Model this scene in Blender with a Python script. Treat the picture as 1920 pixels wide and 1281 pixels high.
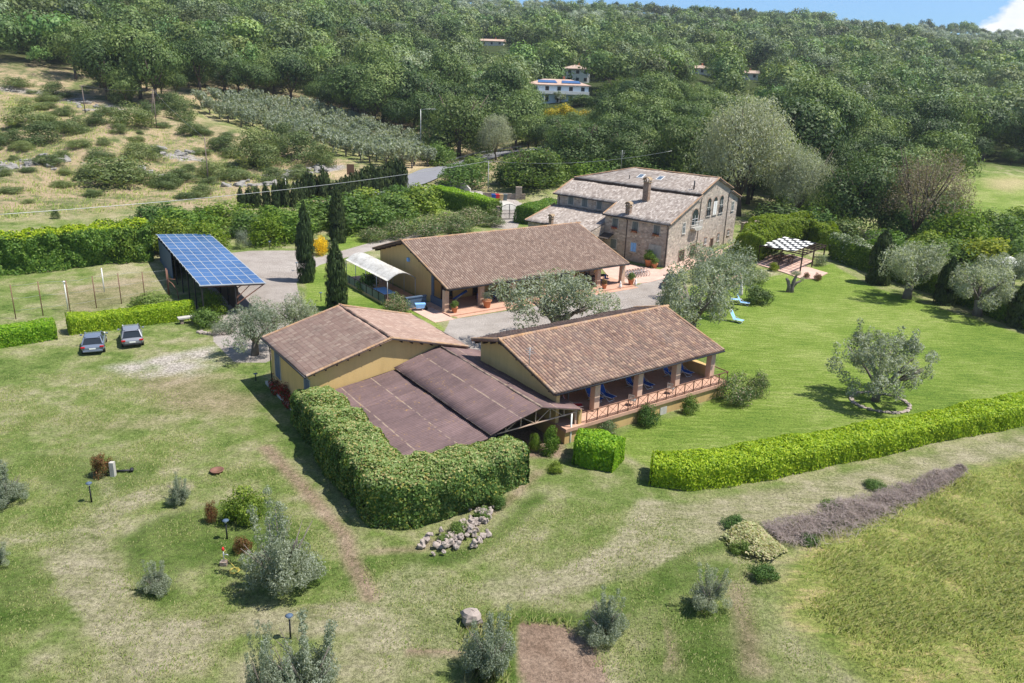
import bpy, math
import numpy as np
from mathutils import Vector, Matrix
for o in list(bpy.data.objects): bpy.data.objects.remove(o)
S = bpy.context.scene
COL = S.collection
RNG = np.random.default_rng(7)
rad = math.radians
# ------------------------------------------------------------------ camera
FPX, PITCH, ROLL, CAMH = 1492.0, rad(18.95), rad(2.1), 24.5
fwd = np.array([0, math.cos(PITCH), -math.sin(PITCH)])
up0 = np.cross([1, 0, 0], fwd)
CX = math.cos(ROLL)*np.array([1, 0, 0]) + math.sin(ROLL)*up0
CU = -math.sin(ROLL)*np.array([1, 0, 0]) + math.cos(ROLL)*up0
cam = bpy.data.cameras.new('camera'); camo = bpy.data.objects.new('camera', cam); COL.objects.link(camo)
cam.sensor_width = 36; cam.lens = FPX/1920*36; cam.clip_start = .5; cam.clip_end = 6000
camo.matrix_world = Matrix(((CX[0], CU[0], -fwd[0], 0), (CX[1], CU[1], -fwd[1], 0), (CX[2], CU[2], -fwd[2], CAMH), (0, 0, 0, 1)))
S.camera = camo
# ------------------------------------------------------------------ light
SUN_AZ, SUN_EL = rad(-7), rad(62)
W = bpy.data.worlds.new('World'); S.world = W; W.use_nodes = True
sun = bpy.data.lights.new('sun', 'SUN'); suno = bpy.data.objects.new('sun', sun); COL.objects.link(suno)
sun.energy = 4.9; sun.angle = rad(.53); sun.color = (1, .955, .88)
sv = Vector((math.cos(SUN_EL)*math.cos(SUN_AZ), math.cos(SUN_EL)*math.sin(SUN_AZ), math.sin(SUN_EL)))
suno.rotation_euler = sv.to_track_quat('Z', 'Y').to_euler(); suno.location = (60, 20, 120)
S.view_settings.view_transform = 'Standard'; S.view_settings.look = 'None'; S.view_settings.gamma = 1
S.view_settings.exposure = 0.58
S.cycles.use_denoising = True
S.cycles.max_bounces = 6; S.cycles.diffuse_bounces = 3; S.cycles.transmission_bounces = 3; S.cycles.glossy_bounces = 2
S.cycles.volume_bounces = 0
S.render.film_transparent = False
# ------------------------------------------------------------------ node helpers
class NT:
    def __init__(s, tree): s.t = tree; s.t.nodes.clear()
    def n(s, typ, ins=None, **kw):
        nd = s.t.nodes.new('ShaderNode'+typ)
        for k, v in kw.items(): setattr(nd, k, v)
        for k, v in (ins or {}).items():
            sk = nd.inputs[k]
            if isinstance(v, bpy.types.NodeSocket): s.t.links.new(v, sk)
            else: sk.default_value = v
        return nd
    def math(s, op, a, b=0.0, c=None, clamp=False):
        d = {0: a, 1: b}
        if c is not None: d[2] = c
        nd = s.n('Math', d, operation=op); nd.use_clamp = clamp; return nd.outputs[0]
    def noise(s, scale, detail=3, vec=None, rough=.55, dist=0):
        d = {'Scale': scale, 'Detail': detail, 'Roughness': rough, 'Distortion': dist}
        if vec is not None: d['Vector'] = vec
        return s.n('TexNoise', d).outputs['Fac']
    def ramp(s, fac, stops, interp='LINEAR'):
        nd = s.n('ValToRGB', {'Fac': fac}); e = nd.color_ramp.elements; nd.color_ramp.interpolation = interp
        while len(e) > 1: e.remove(e[-1])
        for i, (p, c) in enumerate(stops):
            el = e[0] if i == 0 else e.new(p)
            el.position = p; el.color = (*c, 1) if len(c) == 3 else c
        return nd.outputs['Color']
    def mix(s, fac, a, b, mode='MIX'):
        nd = s.n('Mix', data_type='RGBA', blend_type=mode)
        for k, v in ((0, fac), (6, a), (7, b)):
            if isinstance(v, bpy.types.NodeSocket): s.t.links.new(v, nd.inputs[k])
            else: nd.inputs[k].default_value = v if k == 0 else ((*v, 1) if len(v) == 3 else v)
        return nd.outputs[2]
    def rng(s, fac, a, b, lo=0.0, hi=1.0):
        nd = s.n('MapRange', {0: fac, 1: a, 2: b, 3: lo, 4: hi}); nd.clamp = True; return nd.outputs[0]
    def objc(s): return s.n('TexCoord').outputs['Object']
    def uv(s): return s.n('UVMap').outputs[0]
    def bump(s, h, strength=.4, dist=.05):
        return s.n('Bump', {'Height': h, 'Strength': strength, 'Distance': dist}).outputs[0]
    def out(s, col, rough=.8, normal=None, metal=0.0, spec=.3, **extra):
        d = {'Base Color': col if isinstance(col, bpy.types.NodeSocket) else (*col, 1), 'Roughness': rough, 'Metallic': metal, 'Specular IOR Level': spec}
        if normal is not None: d['Normal'] = normal
        d.update(extra)
        b = s.n('BsdfPrincipled', d); o = s.n('OutputMaterial', {0: b.outputs[0]}); return b
def mat(name):
    m = bpy.data.materials.new(name); m.use_nodes = True
    return m, NT(m.node_tree)
def plain(name, c, rough=.6, metal=0.0, var=.18, scale=6.0, spec=.3, bump=.15):
    m, t = mat(name); o = t.objc()
    n1 = t.noise(scale, 5, o); n2 = t.noise(scale*.17, 3, o)
    f = t.math('ADD', t.math('MULTIPLY', n1, .5), t.math('MULTIPLY', n2, .5))
    lo = tuple(x*(1-var) for x in c); hi = tuple(min(1, x*(1+var)) for x in c)
    col = t.ramp(f, [(.3, lo), (.7, hi)])
    t.out(col, rough, t.bump(n1, bump, .02) if bump else None, metal, spec); return m
def plaster(name, c):
    m, t = mat(name); o = t.objc(); st = t.n('Mapping', {'Vector': o, 'Scale': (1.6, 1.6, .22)}).outputs[0]
    a = t.noise(1.2, 6, st, .65); b = t.noise(.45, 4, o, .6); d = t.noise(14, 4, o, .6)
    col = t.ramp(t.math('ADD', t.math('MULTIPLY', a, .55), t.math('MULTIPLY', b, .45)), [(.36, tuple(x*.88 for x in c)), (.5, c), (.64, tuple(min(.9, x*1.06) for x in c))])
    z = t.n('SeparateXYZ', {0: o}).outputs[2]; splash = t.math('MULTIPLY', t.rng(t.math('ADD', z, t.math('MULTIPLY', a, .8)), .9, -.2), .45)
    col = t.mix(splash, col, (.30, .25, .17)); t.out(col, .92, t.bump(d, .25, .02), 0, .1); return m
def foliage(name, c1, c2, c3=None, trans=.35, objvar=.35, rough=.55, c4=None, lift=0.0):
    m, t = mat(name)
    g = t.n('NewGeometry'); oi = t.n('ObjectInfo'); ah = t.n('Attribute'); ah.attribute_name = 'hue'
    stops = [(0, c1), (.6, c2)]
    if c3: stops.append((.88 if not c4 else .8, c3))
    if c4: stops.append((.97, c4))
    col = t.ramp(g.outputs['Random Per Island'], stops)
    r2 = t.rng(oi.outputs['Random'], 0, 1, 1-objvar, 1+objvar)
    hsv = t.n('HueSaturation', {'Color': col, 'Value': r2, 'Hue': t.math('ADD', t.rng(oi.outputs['Random'], 0, 1, .522, .478), ah.outputs['Fac']), 'Saturation': 1.0})
    at = t.n('Attribute'); at.attribute_name = 'tint'
    tf = t.math('ADD', at.outputs['Fac'], 0.0)
    av = t.n('Attribute'); av.attribute_name = 'val'; vv = t.math('ADD', av.outputs['Fac'], 1.0)
    col = t.mix(tf, hsv.outputs[0], (.20, .23, .165))
    col = t.mix(1.0, col, t.n('CombineColor', {0: vv, 1: vv, 2: vv}).outputs[0], 'MULTIPLY')
    col2 = t.mix(1.0, col, (1.25, 1.3, .55), 'MULTIPLY')
    di = {'Base Color': col, 'Roughness': rough, 'Specular IOR Level': .25}; ti = {'Color': col2}
    if lift:   # thin blades shade like the turf they make up
        nn = t.n('VectorMath', {0: t.n('VectorMath', {0: g.outputs['Normal'], 1: (1-lift,)*3}, operation='MULTIPLY').outputs[0], 1: (0, 0, lift*1.6)}, operation='ADD').outputs[0]
        di['Normal'] = nn; ti['Normal'] = nn
    d = t.n('BsdfPrincipled', di)
    tr = t.n('BsdfTranslucent', ti)
    mx = t.n('MixShader', {0: trans, 1: d.outputs[0], 2: tr.outputs[0]})
    t.n('OutputMaterial', {0: mx.outputs[0]}); return m
# ------------------------------------------------------------------ world: sky with a few far cumulus
wt = NT(W.node_tree)
sky = wt.n('TexSky', sky_type='NISHITA'); sky.sun_disc = False; sky.sun_elevation = SUN_EL
sky.sun_rotation = math.pi/2-SUN_AZ; sky.altitude = 300; sky.air_density = 1.0; sky.dust_density = .4; sky.ozone_density = 1.6
tc = wt.n('TexCoord'); sx = wt.n('SeparateXYZ', {0: tc.outputs['Generated']})
cn = wt.noise(9.0, 8, wt.n('Mapping', {'Vector': tc.outputs['Generated'], 'Scale': (1, 1, 2.2)}).outputs[0], .55)
az = wt.math('ARCTAN2', sx.outputs[0], sx.outputs[1])
win = wt.math('MULTIPLY', wt.rng(az, .455, .515), wt.math('MULTIPLY', wt.rng(sx.outputs[2], .03, .055), wt.rng(sx.outputs[2], .11, .075)))
gen = wt.math('MULTIPLY', wt.rng(sx.outputs[2], .12, .3), .30)
cov = wt.math('ADD', wt.math('MULTIPLY', win, .26), wt.math('ADD', cn, -.02))
cf = wt.math('MULTIPLY', wt.rng(cov, .60, .68), wt.rng(win, .02, .2))
ccol = wt.ramp(cn, [(.3, (4.6, 5.1, 5.8)), (.6, (8, 8, 8))])
skc = wt.mix(wt.rng(sx.outputs[2], .35, .05, 0, 1), sky.outputs[0], wt.mix(1.0, sky.outputs[0], (.40, .64, 1.0), 'MULTIPLY'))
wcol = wt.mix(cf, skc, ccol)
bg = wt.n('Background', {'Color': wcol, 'Strength': .105}); wt.n('OutputWorld', {0: bg.outputs[0]})
# ------------------------------------------------------------------ terrain
def ray(px, py): return fwd + CX*(px-960)/FPX + CU*(640.5-py)/FPX
TAB = {0: [(402, 118), (330, 145), (240, 185), (140, 235), (30, 320), (-60, 420), (-130, 600), (-150, 900)],
 300: [(400, 125), (345, 150), (300, 168), (238, 190), (190, 225), (100, 310), (0, 440), (-60, 650), (-80, 950)],
 600: [(378, 138), (310, 180), (260, 215), (200, 255), (120, 340), (40, 500), (-30, 800), (-40, 1000)],
 900: [(330, 170), (295, 215), (240, 255), (200, 300), (150, 380), (90, 520), (40, 750), (5, 1000)],
 1200: [(330, 170), (290, 205), (220, 245), (185, 280), (130, 400), (90, 550), (45, 800), (22, 1000)],
 1500: [(400, 150), (330, 190), (260, 250), (200, 330), (150, 430), (100, 600), (60, 850), (42, 1000)],
 1800: [(420, 150), (360, 185), (300, 235), (240, 320), (180, 430), (120, 620), (80, 850), (63, 1000)],
 2100: [(430, 150), (370, 185), (310, 235), (250, 320), (200, 430), (140, 620), (100, 850), (85, 1000)]}
TAZ, TRZ = [], []
for k, v in TAB.items():
    pts = []
    for py, Y in v:
        d = ray(k, py); P = np.array([0, 0, CAMH]) + d*(Y/d[1]); pts.append((math.hypot(P[0], P[1]), max(P[2], 0), math.degrees(math.atan2(P[0], P[1]))))
    rs = [0, pts[0][0]-26]+[p[0] for p in pts]+[pts[-1][0]+500]; zs = [0, 0]+[p[1] for p in pts]+[pts[-1][1]-10]
    TAZ.append(pts[2][2]); TRZ.append((np.array(rs), np.array(zs)))
def sst(x, a, b):
    t = np.clip((x-a)/(b-a), 0, 1); return t*t*(3-2*t)
def gz(x, y):
    x = np.asarray(x, float); y = np.asarray(y, float)
    r = np.hypot(x, y); az = np.degrees(np.arctan2(x, np.maximum(y, 1e-3)))
    zc = np.stack([(np.interp(r*.95, a, b)+2*np.interp(r, a, b)+np.interp(r*1.05, a, b))/4 for a, b in TRZ])
    i = np.clip(np.searchsorted(TAZ, az)-1, 0, len(TAZ)-2); T = np.array(TAZ)
    t = np.clip((az-T[i])/(T[i+1]-T[i]), 0, 1); t = t*t*(3-2*t)*.5+t*.5
    z0 = np.take_along_axis(zc, i[None], 0)[0]; z1 = np.take_along_axis(zc, (i+1)[None], 0)[0]
    z = z0*(1-t)+z1*t
    amp = sst(r, 140, 200)
    z = z + amp*(.55*np.sin(x*.11+1.3*np.sin(y*.07))+.45*np.sin(y*.13+x*.05+2*np.sin(x*.031)))
    hill = amp*sst(az, -12, -20)*sst(r, 260, 200)
    z = z + hill*.5*np.sin(x*.33+y*.21+1.7*np.sin(y*.19))
    v = (x+11.995)*-.8207+(y-61.275)*-.5714
    z = z - sst(v, -3, 6)*(1-sst(r, 95, 130)) + .85*np.exp(-((x-33)**2+(y-119)**2)/150.)
    return z
def gz1(x, y): return float(gz(np.array([x]), np.array([y]))[0])
YS = np.concatenate([np.arange(18, 200, .25), np.arange(200, 1150, 1.)])
def at(px, py, dz=0.0):
    """the point of the ground that lies under pixel (px, py) of the 1920 x 1281 photograph"""
    d = ray(px, py); P = np.array([0, 0, CAMH])[None]+d[None]*(YS/d[1])[:, None]
    h = P[:, 2]-gz(P[:, 0], P[:, 1])-dz
    k = np.argmax(h < 0)
    if k == 0: k = len(YS)-1
    a = h[k-1]/(h[k-1]-h[k]+1e-9); return P[k-1]*(1-a)+P[k]*a
def atz(px, py, z):
    d = ray(px, py); return np.array([0, 0, CAMH])+d*((z-CAMH)/d[2])
def onplane(px, py, P0, n):
    d = ray(px, py); o = np.array([0, 0, CAMH]); return o+d*(((np.array(P0)-o)@n)/(d@n))
def project(P):
    d = np.asarray(P, float)-np.array([0, 0, CAMH]); z = d@fwd
    return 960+FPX*(d@CX)/z, 640.5-FPX*(d@CU)/z, z
def height_for(P, ytop):
    d = P[1]; lo, hi = 0., 60.
    for _ in range(30):
        m = (lo+hi)/2
        if project(P+np.array([0, 0, m]))[1] > ytop: lo = m
        else: hi = m
    return lo
def inpoly(x, y, poly):
    x = np.asarray(x); y = np.asarray(y); ins = np.zeros(x.shape, bool); n = len(poly)
    for i in range(n):
        (x0, y0), (x1, y1) = poly[i], poly[(i+1) % n]
        c = ((y0 > y) != (y1 > y)) & (x < (x1-x0)*(y-y0)/((y1-y0)+1e-12)+x0)
        ins ^= c
    return ins
def segdist(x, y, poly, closed=True):
    d = np.full(np.shape(x), 1e9); n = len(poly)
    for i in range(n if closed else n-1):
        a = np.array(poly[i]); b = np.array(poly[(i+1) % n]); ab = b-a
        t = np.clip(((x-a[0])*ab[0]+(y-a[1])*ab[1])/(ab@ab+1e-9), 0, 1)
        d = np.minimum(d, np.hypot(x-a[0]-t*ab[0], y-a[1]-t*ab[1]))
    return d
def gpoly(pts): return [tuple(at(*p)[:2]) for p in pts]
def pmask(x, y, pts, soft, bias=0.0):
    P = gpoly(pts); d = segdist(x, y, P); s = np.where(inpoly(x, y, P), d, -d)
    return sst(s+bias, -soft, soft)
def lmask(x, y, pts, w, soft):
    P = gpoly(pts); d = segdist(x, y, P, False); return sst(w/2-d, -soft, soft)
# ------------------------------------------------------------------ objects
def link(o, parent=None):
    COL.objects.link(o)
    if parent is not None: o.parent = parent
    return o
def tag(o, label, cat, group=None, kind=None):
    if label: o['label'] = label
    if cat: o['category'] = cat
    if group: o['group'] = group
    if kind: o['kind'] = kind
    return o
def thing(name, label, cat, loc=(0, 0, 0), rz=0.0, group=None, scale=None):
    o = link(bpy.data.objects.new(name, None)); o.location = tuple(map(float, loc)); o.rotation_euler = (0, 0, float(rz))
    o.empty_display_size = .3
    if scale is not None: o.scale = scale
    return tag(o, label, cat, group)
def mesh_np(name, V, F, m=None, uv=None, smooth=False, attrs=None):
    """V (n,3), F (m,k) with one k"""
    me = bpy.data.meshes.new(name); V = np.asarray(V, np.float32); F = np.asarray(F, np.int32); k = F.shape[1]
    me.vertices.add(len(V)); me.vertices.foreach_set('co', V.ravel())
    me.loops.add(F.size); me.loops.foreach_set('vertex_index', F.ravel())
    me.polygons.add(len(F)); me.polygons.foreach_set('loop_start', np.arange(0, F.size, k, dtype=np.int32))
    try: me.polygons.foreach_set('loop_total', np.full(len(F), k, np.int32))
    except Exception: pass
    if smooth: me.polygons.foreach_set('use_smooth', np.ones(len(F), bool))
    if uv is not None:
        l = me.uv_layers.new(name='UVMap'); l.data.foreach_set('uv', np.asarray(uv, np.float32)[F.ravel()].ravel())
    for an, a in (attrs or {}).items():
        at_ = me.attributes.new(an, 'FLOAT', 'POINT'); at_.data.foreach_set('value', np.asarray(a, np.float32))
    me.update(calc_edges=True)
    if m: me.materials.append(m)
    return me
def obj(name, me, parent=None): return link(bpy.data.objects.new(name, me), parent)
class MB:
    def __init__(s): s.v = []; s.f = []; s.sm = []
    def add(s, V, F, smooth=False):
        b = len(s.v); s.v += [tuple(map(float, p)) for p in V]; s.f += [tuple(b+i for i in f) for f in F]; s.sm += [smooth]*len(F); return s
    def box(s, x0, x1, y0, y1, z0, z1, M=None):
        V = [(x, y, z) for z in (z0, z1) for y in (y0, y1) for x in (x0, x1)]
        if M: V = [M(p) for p in V]
        return s.add(V, [(0, 2, 3, 1), (4, 5, 7, 6), (0, 1, 5, 4), (2, 6, 7, 3), (0, 4, 6, 2), (1, 3, 7, 5)])
    def beam(s, p, q, w, h=None):
        p = np.array(p, float); q = np.array(q, float); h = h or w; d = q-p; d /= np.linalg.norm(d)
        a = np.cross(d, [0, 0, 1.]); a = np.array([1., 0, 0]) if np.linalg.norm(a) < 1e-4 else a/np.linalg.norm(a); b = np.cross(a, d)
        V = [e+a*i*w/2+b*j*h/2 for e in (p, q) for j in (-1, 1) for i in (-1, 1)]
        return s.add(V, [(0, 2, 3, 1), (4, 5, 7, 6), (0, 1, 5, 4), (2, 6, 7, 3), (0, 4, 6, 2), (1, 3, 7, 5)])
    def tube(s, pts, r, n=8, caps=True):
        pts = [np.array(p, float) for p in pts]; r = r if hasattr(r, '__len__') else [r]*len(pts); V = []; F = []
        a = None
        for i, p in enumerate(pts):
            d = pts[min(i+1, len(pts)-1)]-pts[max(i-1, 0)]; d = d/(np.linalg.norm(d)+1e-9)
            if a is None: a = np.cross(d, [0, 0, 1.] if abs(d[2]) < .9 else [1., 0, 0])
            a = a-d*(a@d); a = a/(np.linalg.norm(a)+1e-9); b = np.cross(d, a)
            for k in range(n):
                t = 2*math.pi*k/n; V.append(p+(a*math.cos(t)+b*math.sin(t))*r[i])
        for i in range(len(pts)-1):
            for k in range(n): F.append((i*n+k, i*n+(k+1) % n, (i+1)*n+(k+1) % n, (i+1)*n+k))
        if caps: F += [tuple(range(n))[::-1], tuple((len(pts)-1)*n+k for k in range(n))]
        return s.add(V, F, True)
    def lathe(s, prof, n=12, c=(0, 0, 0)):
        V = []; F = []
        for r, z in prof:
            for k in range(n):
                t = 2*math.pi*k/n; V.append((c[0]+r*math.cos(t), c[1]+r*math.sin(t), c[2]+z))
        for i in range(len(prof)-1):
            for k in range(n): F.append((i*n+k, i*n+(k+1) % n, (i+1)*n+(k+1) % n, (i+1)*n+k))
        F += [tuple(range(n))[::-1], tuple((len(prof)-1)*n+k for k in range(n))]
        return s.add(V, F, True)
    def prism(s, prof, a0, a1, axis=0, M=None):
        """prof: list of 2-D points; extruded along axis 0 (x) or 1 (y)"""
        n = len(prof); V = []
        for a in (a0, a1):
            for p in prof: V.append((a, p[0], p[1]) if axis == 0 else (p[0], a, p[1]) if axis == 1 else (p[0], p[1], a))
        if M: V = [M(p) for p in V]
        F = [tuple(range(n))[::-1], tuple(range(n, 2*n))]+[(i, (i+1) % n, n+(i+1) % n, n+i) for i in range(n)]
        return s.add(V, F)
    def build(s, name, m, parent=None, bevel=0.0):
        me = bpy.data.meshes.new(name); me.from_pydata(s.v, [], s.f); me.polygons.foreach_set('use_smooth', s.sm)
        me.materials.append(m); me.update()
        o = obj(name, me, parent)
        if bevel:
            b = o.modifiers.new('edge', 'BEVEL'); b.width = bevel; b.segments = 2; b.limit_method = 'ANGLE'
        return o
def copy_tree(o, parent=None):
    c = o.copy(); link(c, parent)
    for ch in list(o.children):
        d = ch.copy(); link(d, c)
        for g in list(ch.children): e = g.copy(); link(e, d)
    return c
def place(o, loc, rz=0.0, scale=None, label=None, group=None):
    o.location = tuple(map(float, loc)); o.rotation_euler = (0, 0, float(rz))
    if scale is not None: o.scale = scale
    if label: o['label'] = label
    if group: o['group'] = group
    return o
# ------------------------------------------------------------------ ground sheet
def lines(a, b, pieces):
    out = [a]
    for end, st in pieces:
        while out[-1] < end-1e-6: out.append(min(out[-1]+st, end))
    return np.array(out)
gx = lines(-1150, 0, [(-300, 25), (-130, 6), (-75, 1.6), (95, .4), (170, 1.6), (400, 6), (1250, 25)])
gy = lines(-60, 0, [(18, 6), (30, .8), (125, .4), (285, 1.6), (520, 6), (1500, 25)])
GX, GY = np.meshgrid(gx, gy); X = GX.ravel(); Y = GY.ravel(); Z = gz(X, Y)
nx, ny = len(gx), len(gy)
idx = np.arange(nx*ny).reshape(ny, nx)
GF = np.stack([idx[:-1, :-1].ravel(), idx[:-1, 1:].ravel(), idx[1:, 1:].ravel(), idx[1:, :-1].ravel()], 1)
def vnoise(x, y, s, seed):
    r = np.random.default_rng(seed).random((64, 64)); u = x/s; v = y/s
    i = np.floor(u).astype(int); j = np.floor(v).astype(int); a = u-i; b = v-j; a = a*a*(3-2*a); b = b*b*(3-2*b)
    g = lambda p, q: r[p % 64, q % 64]
    return (g(i, j)*(1-a)+g(i+1, j)*a)*(1-b)+(g(i, j+1)*(1-a)+g(i+1, j+1)*a)*b
def fbm(x, y, s, seed, o=4): return sum(vnoise(x+13.7*k, y-7.3*k, s/2**k, seed+k)*.5**k for k in range(o))/(2-.5**(o-1))
nA = fbm(X, Y, 9, 1)-.5; nB = fbm(X, Y, 3, 9)-.5
rr = np.hypot(X, Y); azd = np.degrees(np.arctan2(X, np.maximum(Y, 1e-3)))
wob = nA*2.2+nB*1.2
LAWN = [(1125, 835), (1190, 800), (1300, 770), (1345, 735), (1345, 665), (1262, 588), (1262, 560), (1300, 535), (1360, 545), (1440, 520), (1560, 495), (1640, 540), (1800, 590), (1990, 650), (2100, 790), (1900, 800), (1400, 880), (1240, 890), (1185, 860)]
att = {}
att['lawn'] = np.maximum(pmask(X, Y, LAWN, 1.2), pmask(X, Y, [(600, 480), (700, 455), (800, 420), (930, 400), (900, 380), (700, 395), (640, 430)], 1.5)*.8)
att['lawn'] = np.maximum(att['lawn'], pmask(X, Y, [(560, 505), (600, 490), (690, 500), (800, 590), (840, 620), (620, 700), (560, 600), (575, 545)], .6)*.9)
att['lawn'] = np.maximum(att['lawn'], pmask(X, Y, [(1770, 400), (1800, 340), (1860, 325), (2000, 330), (2000, 430)], 6)*.6)
att['gravel'] = np.maximum.reduce([pmask(X, Y, [(843, 600), (1000, 575), (1180, 540), (1245, 517), (1262, 540), (1240, 600), (1200, 690), (960, 800), (850, 700), (825, 640)], .25),
    pmask(X, Y, [(400, 480), (470, 470), (560, 470), (590, 480), (600, 497), (572, 512), (556, 530), (562, 560), (575, 590), (560, 640), (500, 680), (440, 680), (400, 640), (400, 560), (380, 520)], .5, 0),
    lmask(X, Y, [(560, 500), (640, 478), (720, 455), (830, 428), (930, 408)], 3.0, .4),
    lmask(X, Y, [(945, 425), (955, 400), (960, 385), (940, 372), (880, 362), (830, 352)], 4.5, .5)])
pale = pmask(X, Y, [(190, 688), (300, 664), (420, 645), (470, 640), (470, 662), (430, 680), (380, 705), (330, 720), (250, 708)], 2.2, -.4)
pale = pale*np.clip(.35+1.6*(fbm(X, Y, 2.2, 31)-.28), 0, 1)
pale = np.maximum(pale, pmask(X, Y, [(300, 700), (420, 690), (400, 740), (340, 730)], 2, -1)*np.clip(3*(fbm(X, Y, 1.6, 37)-.55), 0, 1))
att['scatter'] = pale
wb = lambda k: (X+wob*k, Y+wob*k)
straw = np.maximum.reduce([
    pmask(*wb(.18), [(84, 1036), (150, 985), (190, 1000), (222, 1040), (262, 1142), (330, 1168), (430, 1150), (560, 1140), (660, 1120), (700, 1180), (560, 1200), (460, 1190), (330, 1222), (285, 1300), (150, 1310), (196, 1232), (146, 1150)], .3)*.95,
    lmask(*wb(.15), [(335, 912), (270, 930), (220, 952), (180, 985), (160, 1010)], 1.9, .25)*.95,
    lmask(*wb(.3), [(-30, 1015), (110, 1003), (180, 990)], 1.2, .5)*.6, lmask(*wb(.3), [(178, 890), (205, 925), (225, 960)], .9, .4)*.5,
    pmask(*wb(.5), [(1205, 930), (1300, 940), (1500, 904), (1960, 808), (1960, 858), (1780, 878), (1560, 950), (1400, 985), (1250, 1040), (1120, 1095), (1040, 1130), (860, 1128), (900, 1085), (1060, 1062), (1160, 1010)], .6)*.95,
    pmask(*wb(.8), [(620, 1130), (760, 1060), (900, 1110), (850, 1150), (860, 1240), (780, 1300), (560, 1300), (640, 1200)], 1.2)*.7,
    lmask(X, Y, [(1180, 1080), (1300, 1020), (1480, 955)], .7, .4)*.9, lmask(X, Y, [(780, 1090), (1010, 1125), (1180, 1075)], .6, .35)*.8])
att['green'] = np.clip(np.maximum.reduce([
    pmask(*wb(.3), [(226, 1010), (300, 965), (420, 940), (520, 930), (560, 1010), (600, 1090), (560, 1120), (430, 1060), (345, 1060), (330, 1140), (265, 1120)], .6)*.85,
    pmask(*wb(.3), [(60, 850), (200, 855), (300, 875), (270, 905), (180, 950), (90, 920)], .6)*.7, pmask(*wb(.3), [(-40, 1050), (80, 1045), (140, 1150), (60, 1190), (-40, 1180)], .6)*.7,
    pmask(*wb(.2), [(850, 1150), (965, 1150), (970, 1230), (990, 1330), (880, 1330), (900, 1230)], .35)*.95, pmask(*wb(.2), [(965, 1135), (1090, 1150), (1180, 1125), (1200, 1160), (1120, 1180), (970, 1165)], .3)*.9,
    lmask(*wb(.2), [(740, 1050), (820, 1050), (900, 1030), (960, 980), (1010, 930)], 1.2, .5)*.8, lmask(*wb(.2), [(1250, 1060), (1380, 1000), (1500, 950), (1640, 900)], 1.3, .5)*.7,
    pmask(*wb(.6), [(1180, 1100), (1330, 1040), (1380, 1060), (1440, 1290), (1180, 1290)], 1.0)*.55*np.clip(1.2+2.5*nB, 0, 1.3),
    pmask(*wb(.5), [(480, 690), (560, 790), (700, 1000), (640, 1010), (540, 850), (430, 760)], 1.0)*.35]), 0, 1)
att['straw'] = np.clip(straw*(.95+.9*nB), 0, 1)
soil = np.maximum.reduce([pmask(X+wob*.25, Y+wob*.25, [(970, 1165), (1060, 1172), (1120, 1215), (1150, 1300), (990, 1330), (975, 1240)], .25),
    lmask(X+wob*.25, Y+wob*.25, [(500, 840), (545, 890), (590, 940), (640, 1000), (660, 1060), (690, 1120)], 1.1, .5)*.75,
    lmask(X+wob*.2, Y+wob*.2, [(700, 1035), (780, 1030), (860, 1000), (960, 935), (1010, 885)], .8, .5)*.6,
    pmask(X+wob, Y+wob, [(1180, 1140), (1240, 1130), (1280, 1200), (1300, 1260), (1220, 1260)], .9)*.55*(nB > -.1),
    pmask(X+wob, Y+wob, [(1360, 1070), (1420, 1110), (1440, 1190), (1470, 1260), (1400, 1250), (1380, 1140)], .8)*.6,
    pmask(X, Y, [(930, 860), (1060, 860), (1060, 800), (900, 760)], .5)*.8,
    pmask(X, Y, [(90, 545), (300, 505), (300, 560), (120, 600)], 2.5)*.45, pmask(X+wob*1.5, Y+wob*1.5, [(230, 705), (400, 690), (500, 745), (430, 790), (300, 770)], 2.5)*.5, pmask(X+wob*1.5, Y+wob*1.5, [(90, 780), (330, 770), (360, 800), (150, 815)], 2.5)*.35,
    lmask(X+wob*.2, Y+wob*.2, [(760, 1222), (900, 1225)], .35, .2)*.7])
att['soil'] = np.clip(soil, 0, 1)
att['tall'] = pmask(X+wob*.5, Y+wob*.5, [(1455, 1090), (1500, 1030), (1600, 985), (1700, 930), (1800, 885), (2000, 840), (2300, 1000), (2200, 1400), (1680, 1330), (1560, 1230), (1480, 1170)], 1.6)
grove = pmask(X, Y, [(365, 195), (480, 195), (590, 215), (700, 248), (800, 290), (815, 315), (720, 320), (640, 300), (560, 280), (430, 245), (360, 225)], 5)
hillm = sst(rr, 128, 150)*sst(azd, 3, -4)
att['dry'] = np.clip(hillm*(1.0+.9*nA)*(1-.6*grove), 0, 1)
att['dry'] = np.maximum(att['dry'], pmask(X, Y, [(1760, 375), (1800, 335), (1860, 322), (2000, 330), (2000, 420), (1800, 400)], 8)*.15)
rk = np.maximum.reduce([lmask(X, Y, [(0, 315), (60, 300), (140, 300)], 9, 4), lmask(X, Y, [(290, 285), (350, 295)], 6, 3), lmask(X, Y, [(520, 330), (590, 325), (615, 315)], 7, 3), lmask(X, Y, [(0, 170), (110, 180), (200, 205)], 10, 5)*.7, lmask(X, Y, [(440, 345), (500, 345)], 5, 3)*.7])
att['rock'] = np.clip(rk*1.6*np.clip(fbm(X, Y, 3.2, 51)*3.2-1.15, 0, 1), 0, 1)
att['tan'] = np.maximum(lmask(X, Y, [(600, 330), (660, 325), (740, 322), (800, 305), (850, 290)], 7, 3)*.9, pmask(X, Y, [(1840, 335), (1900, 330), (1960, 345), (1900, 362), (1845, 352)], 5)*.6)
att['wood'] = sst(rr, 225, 290)*(1-hillm*sst(rr, 330, 250))
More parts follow.
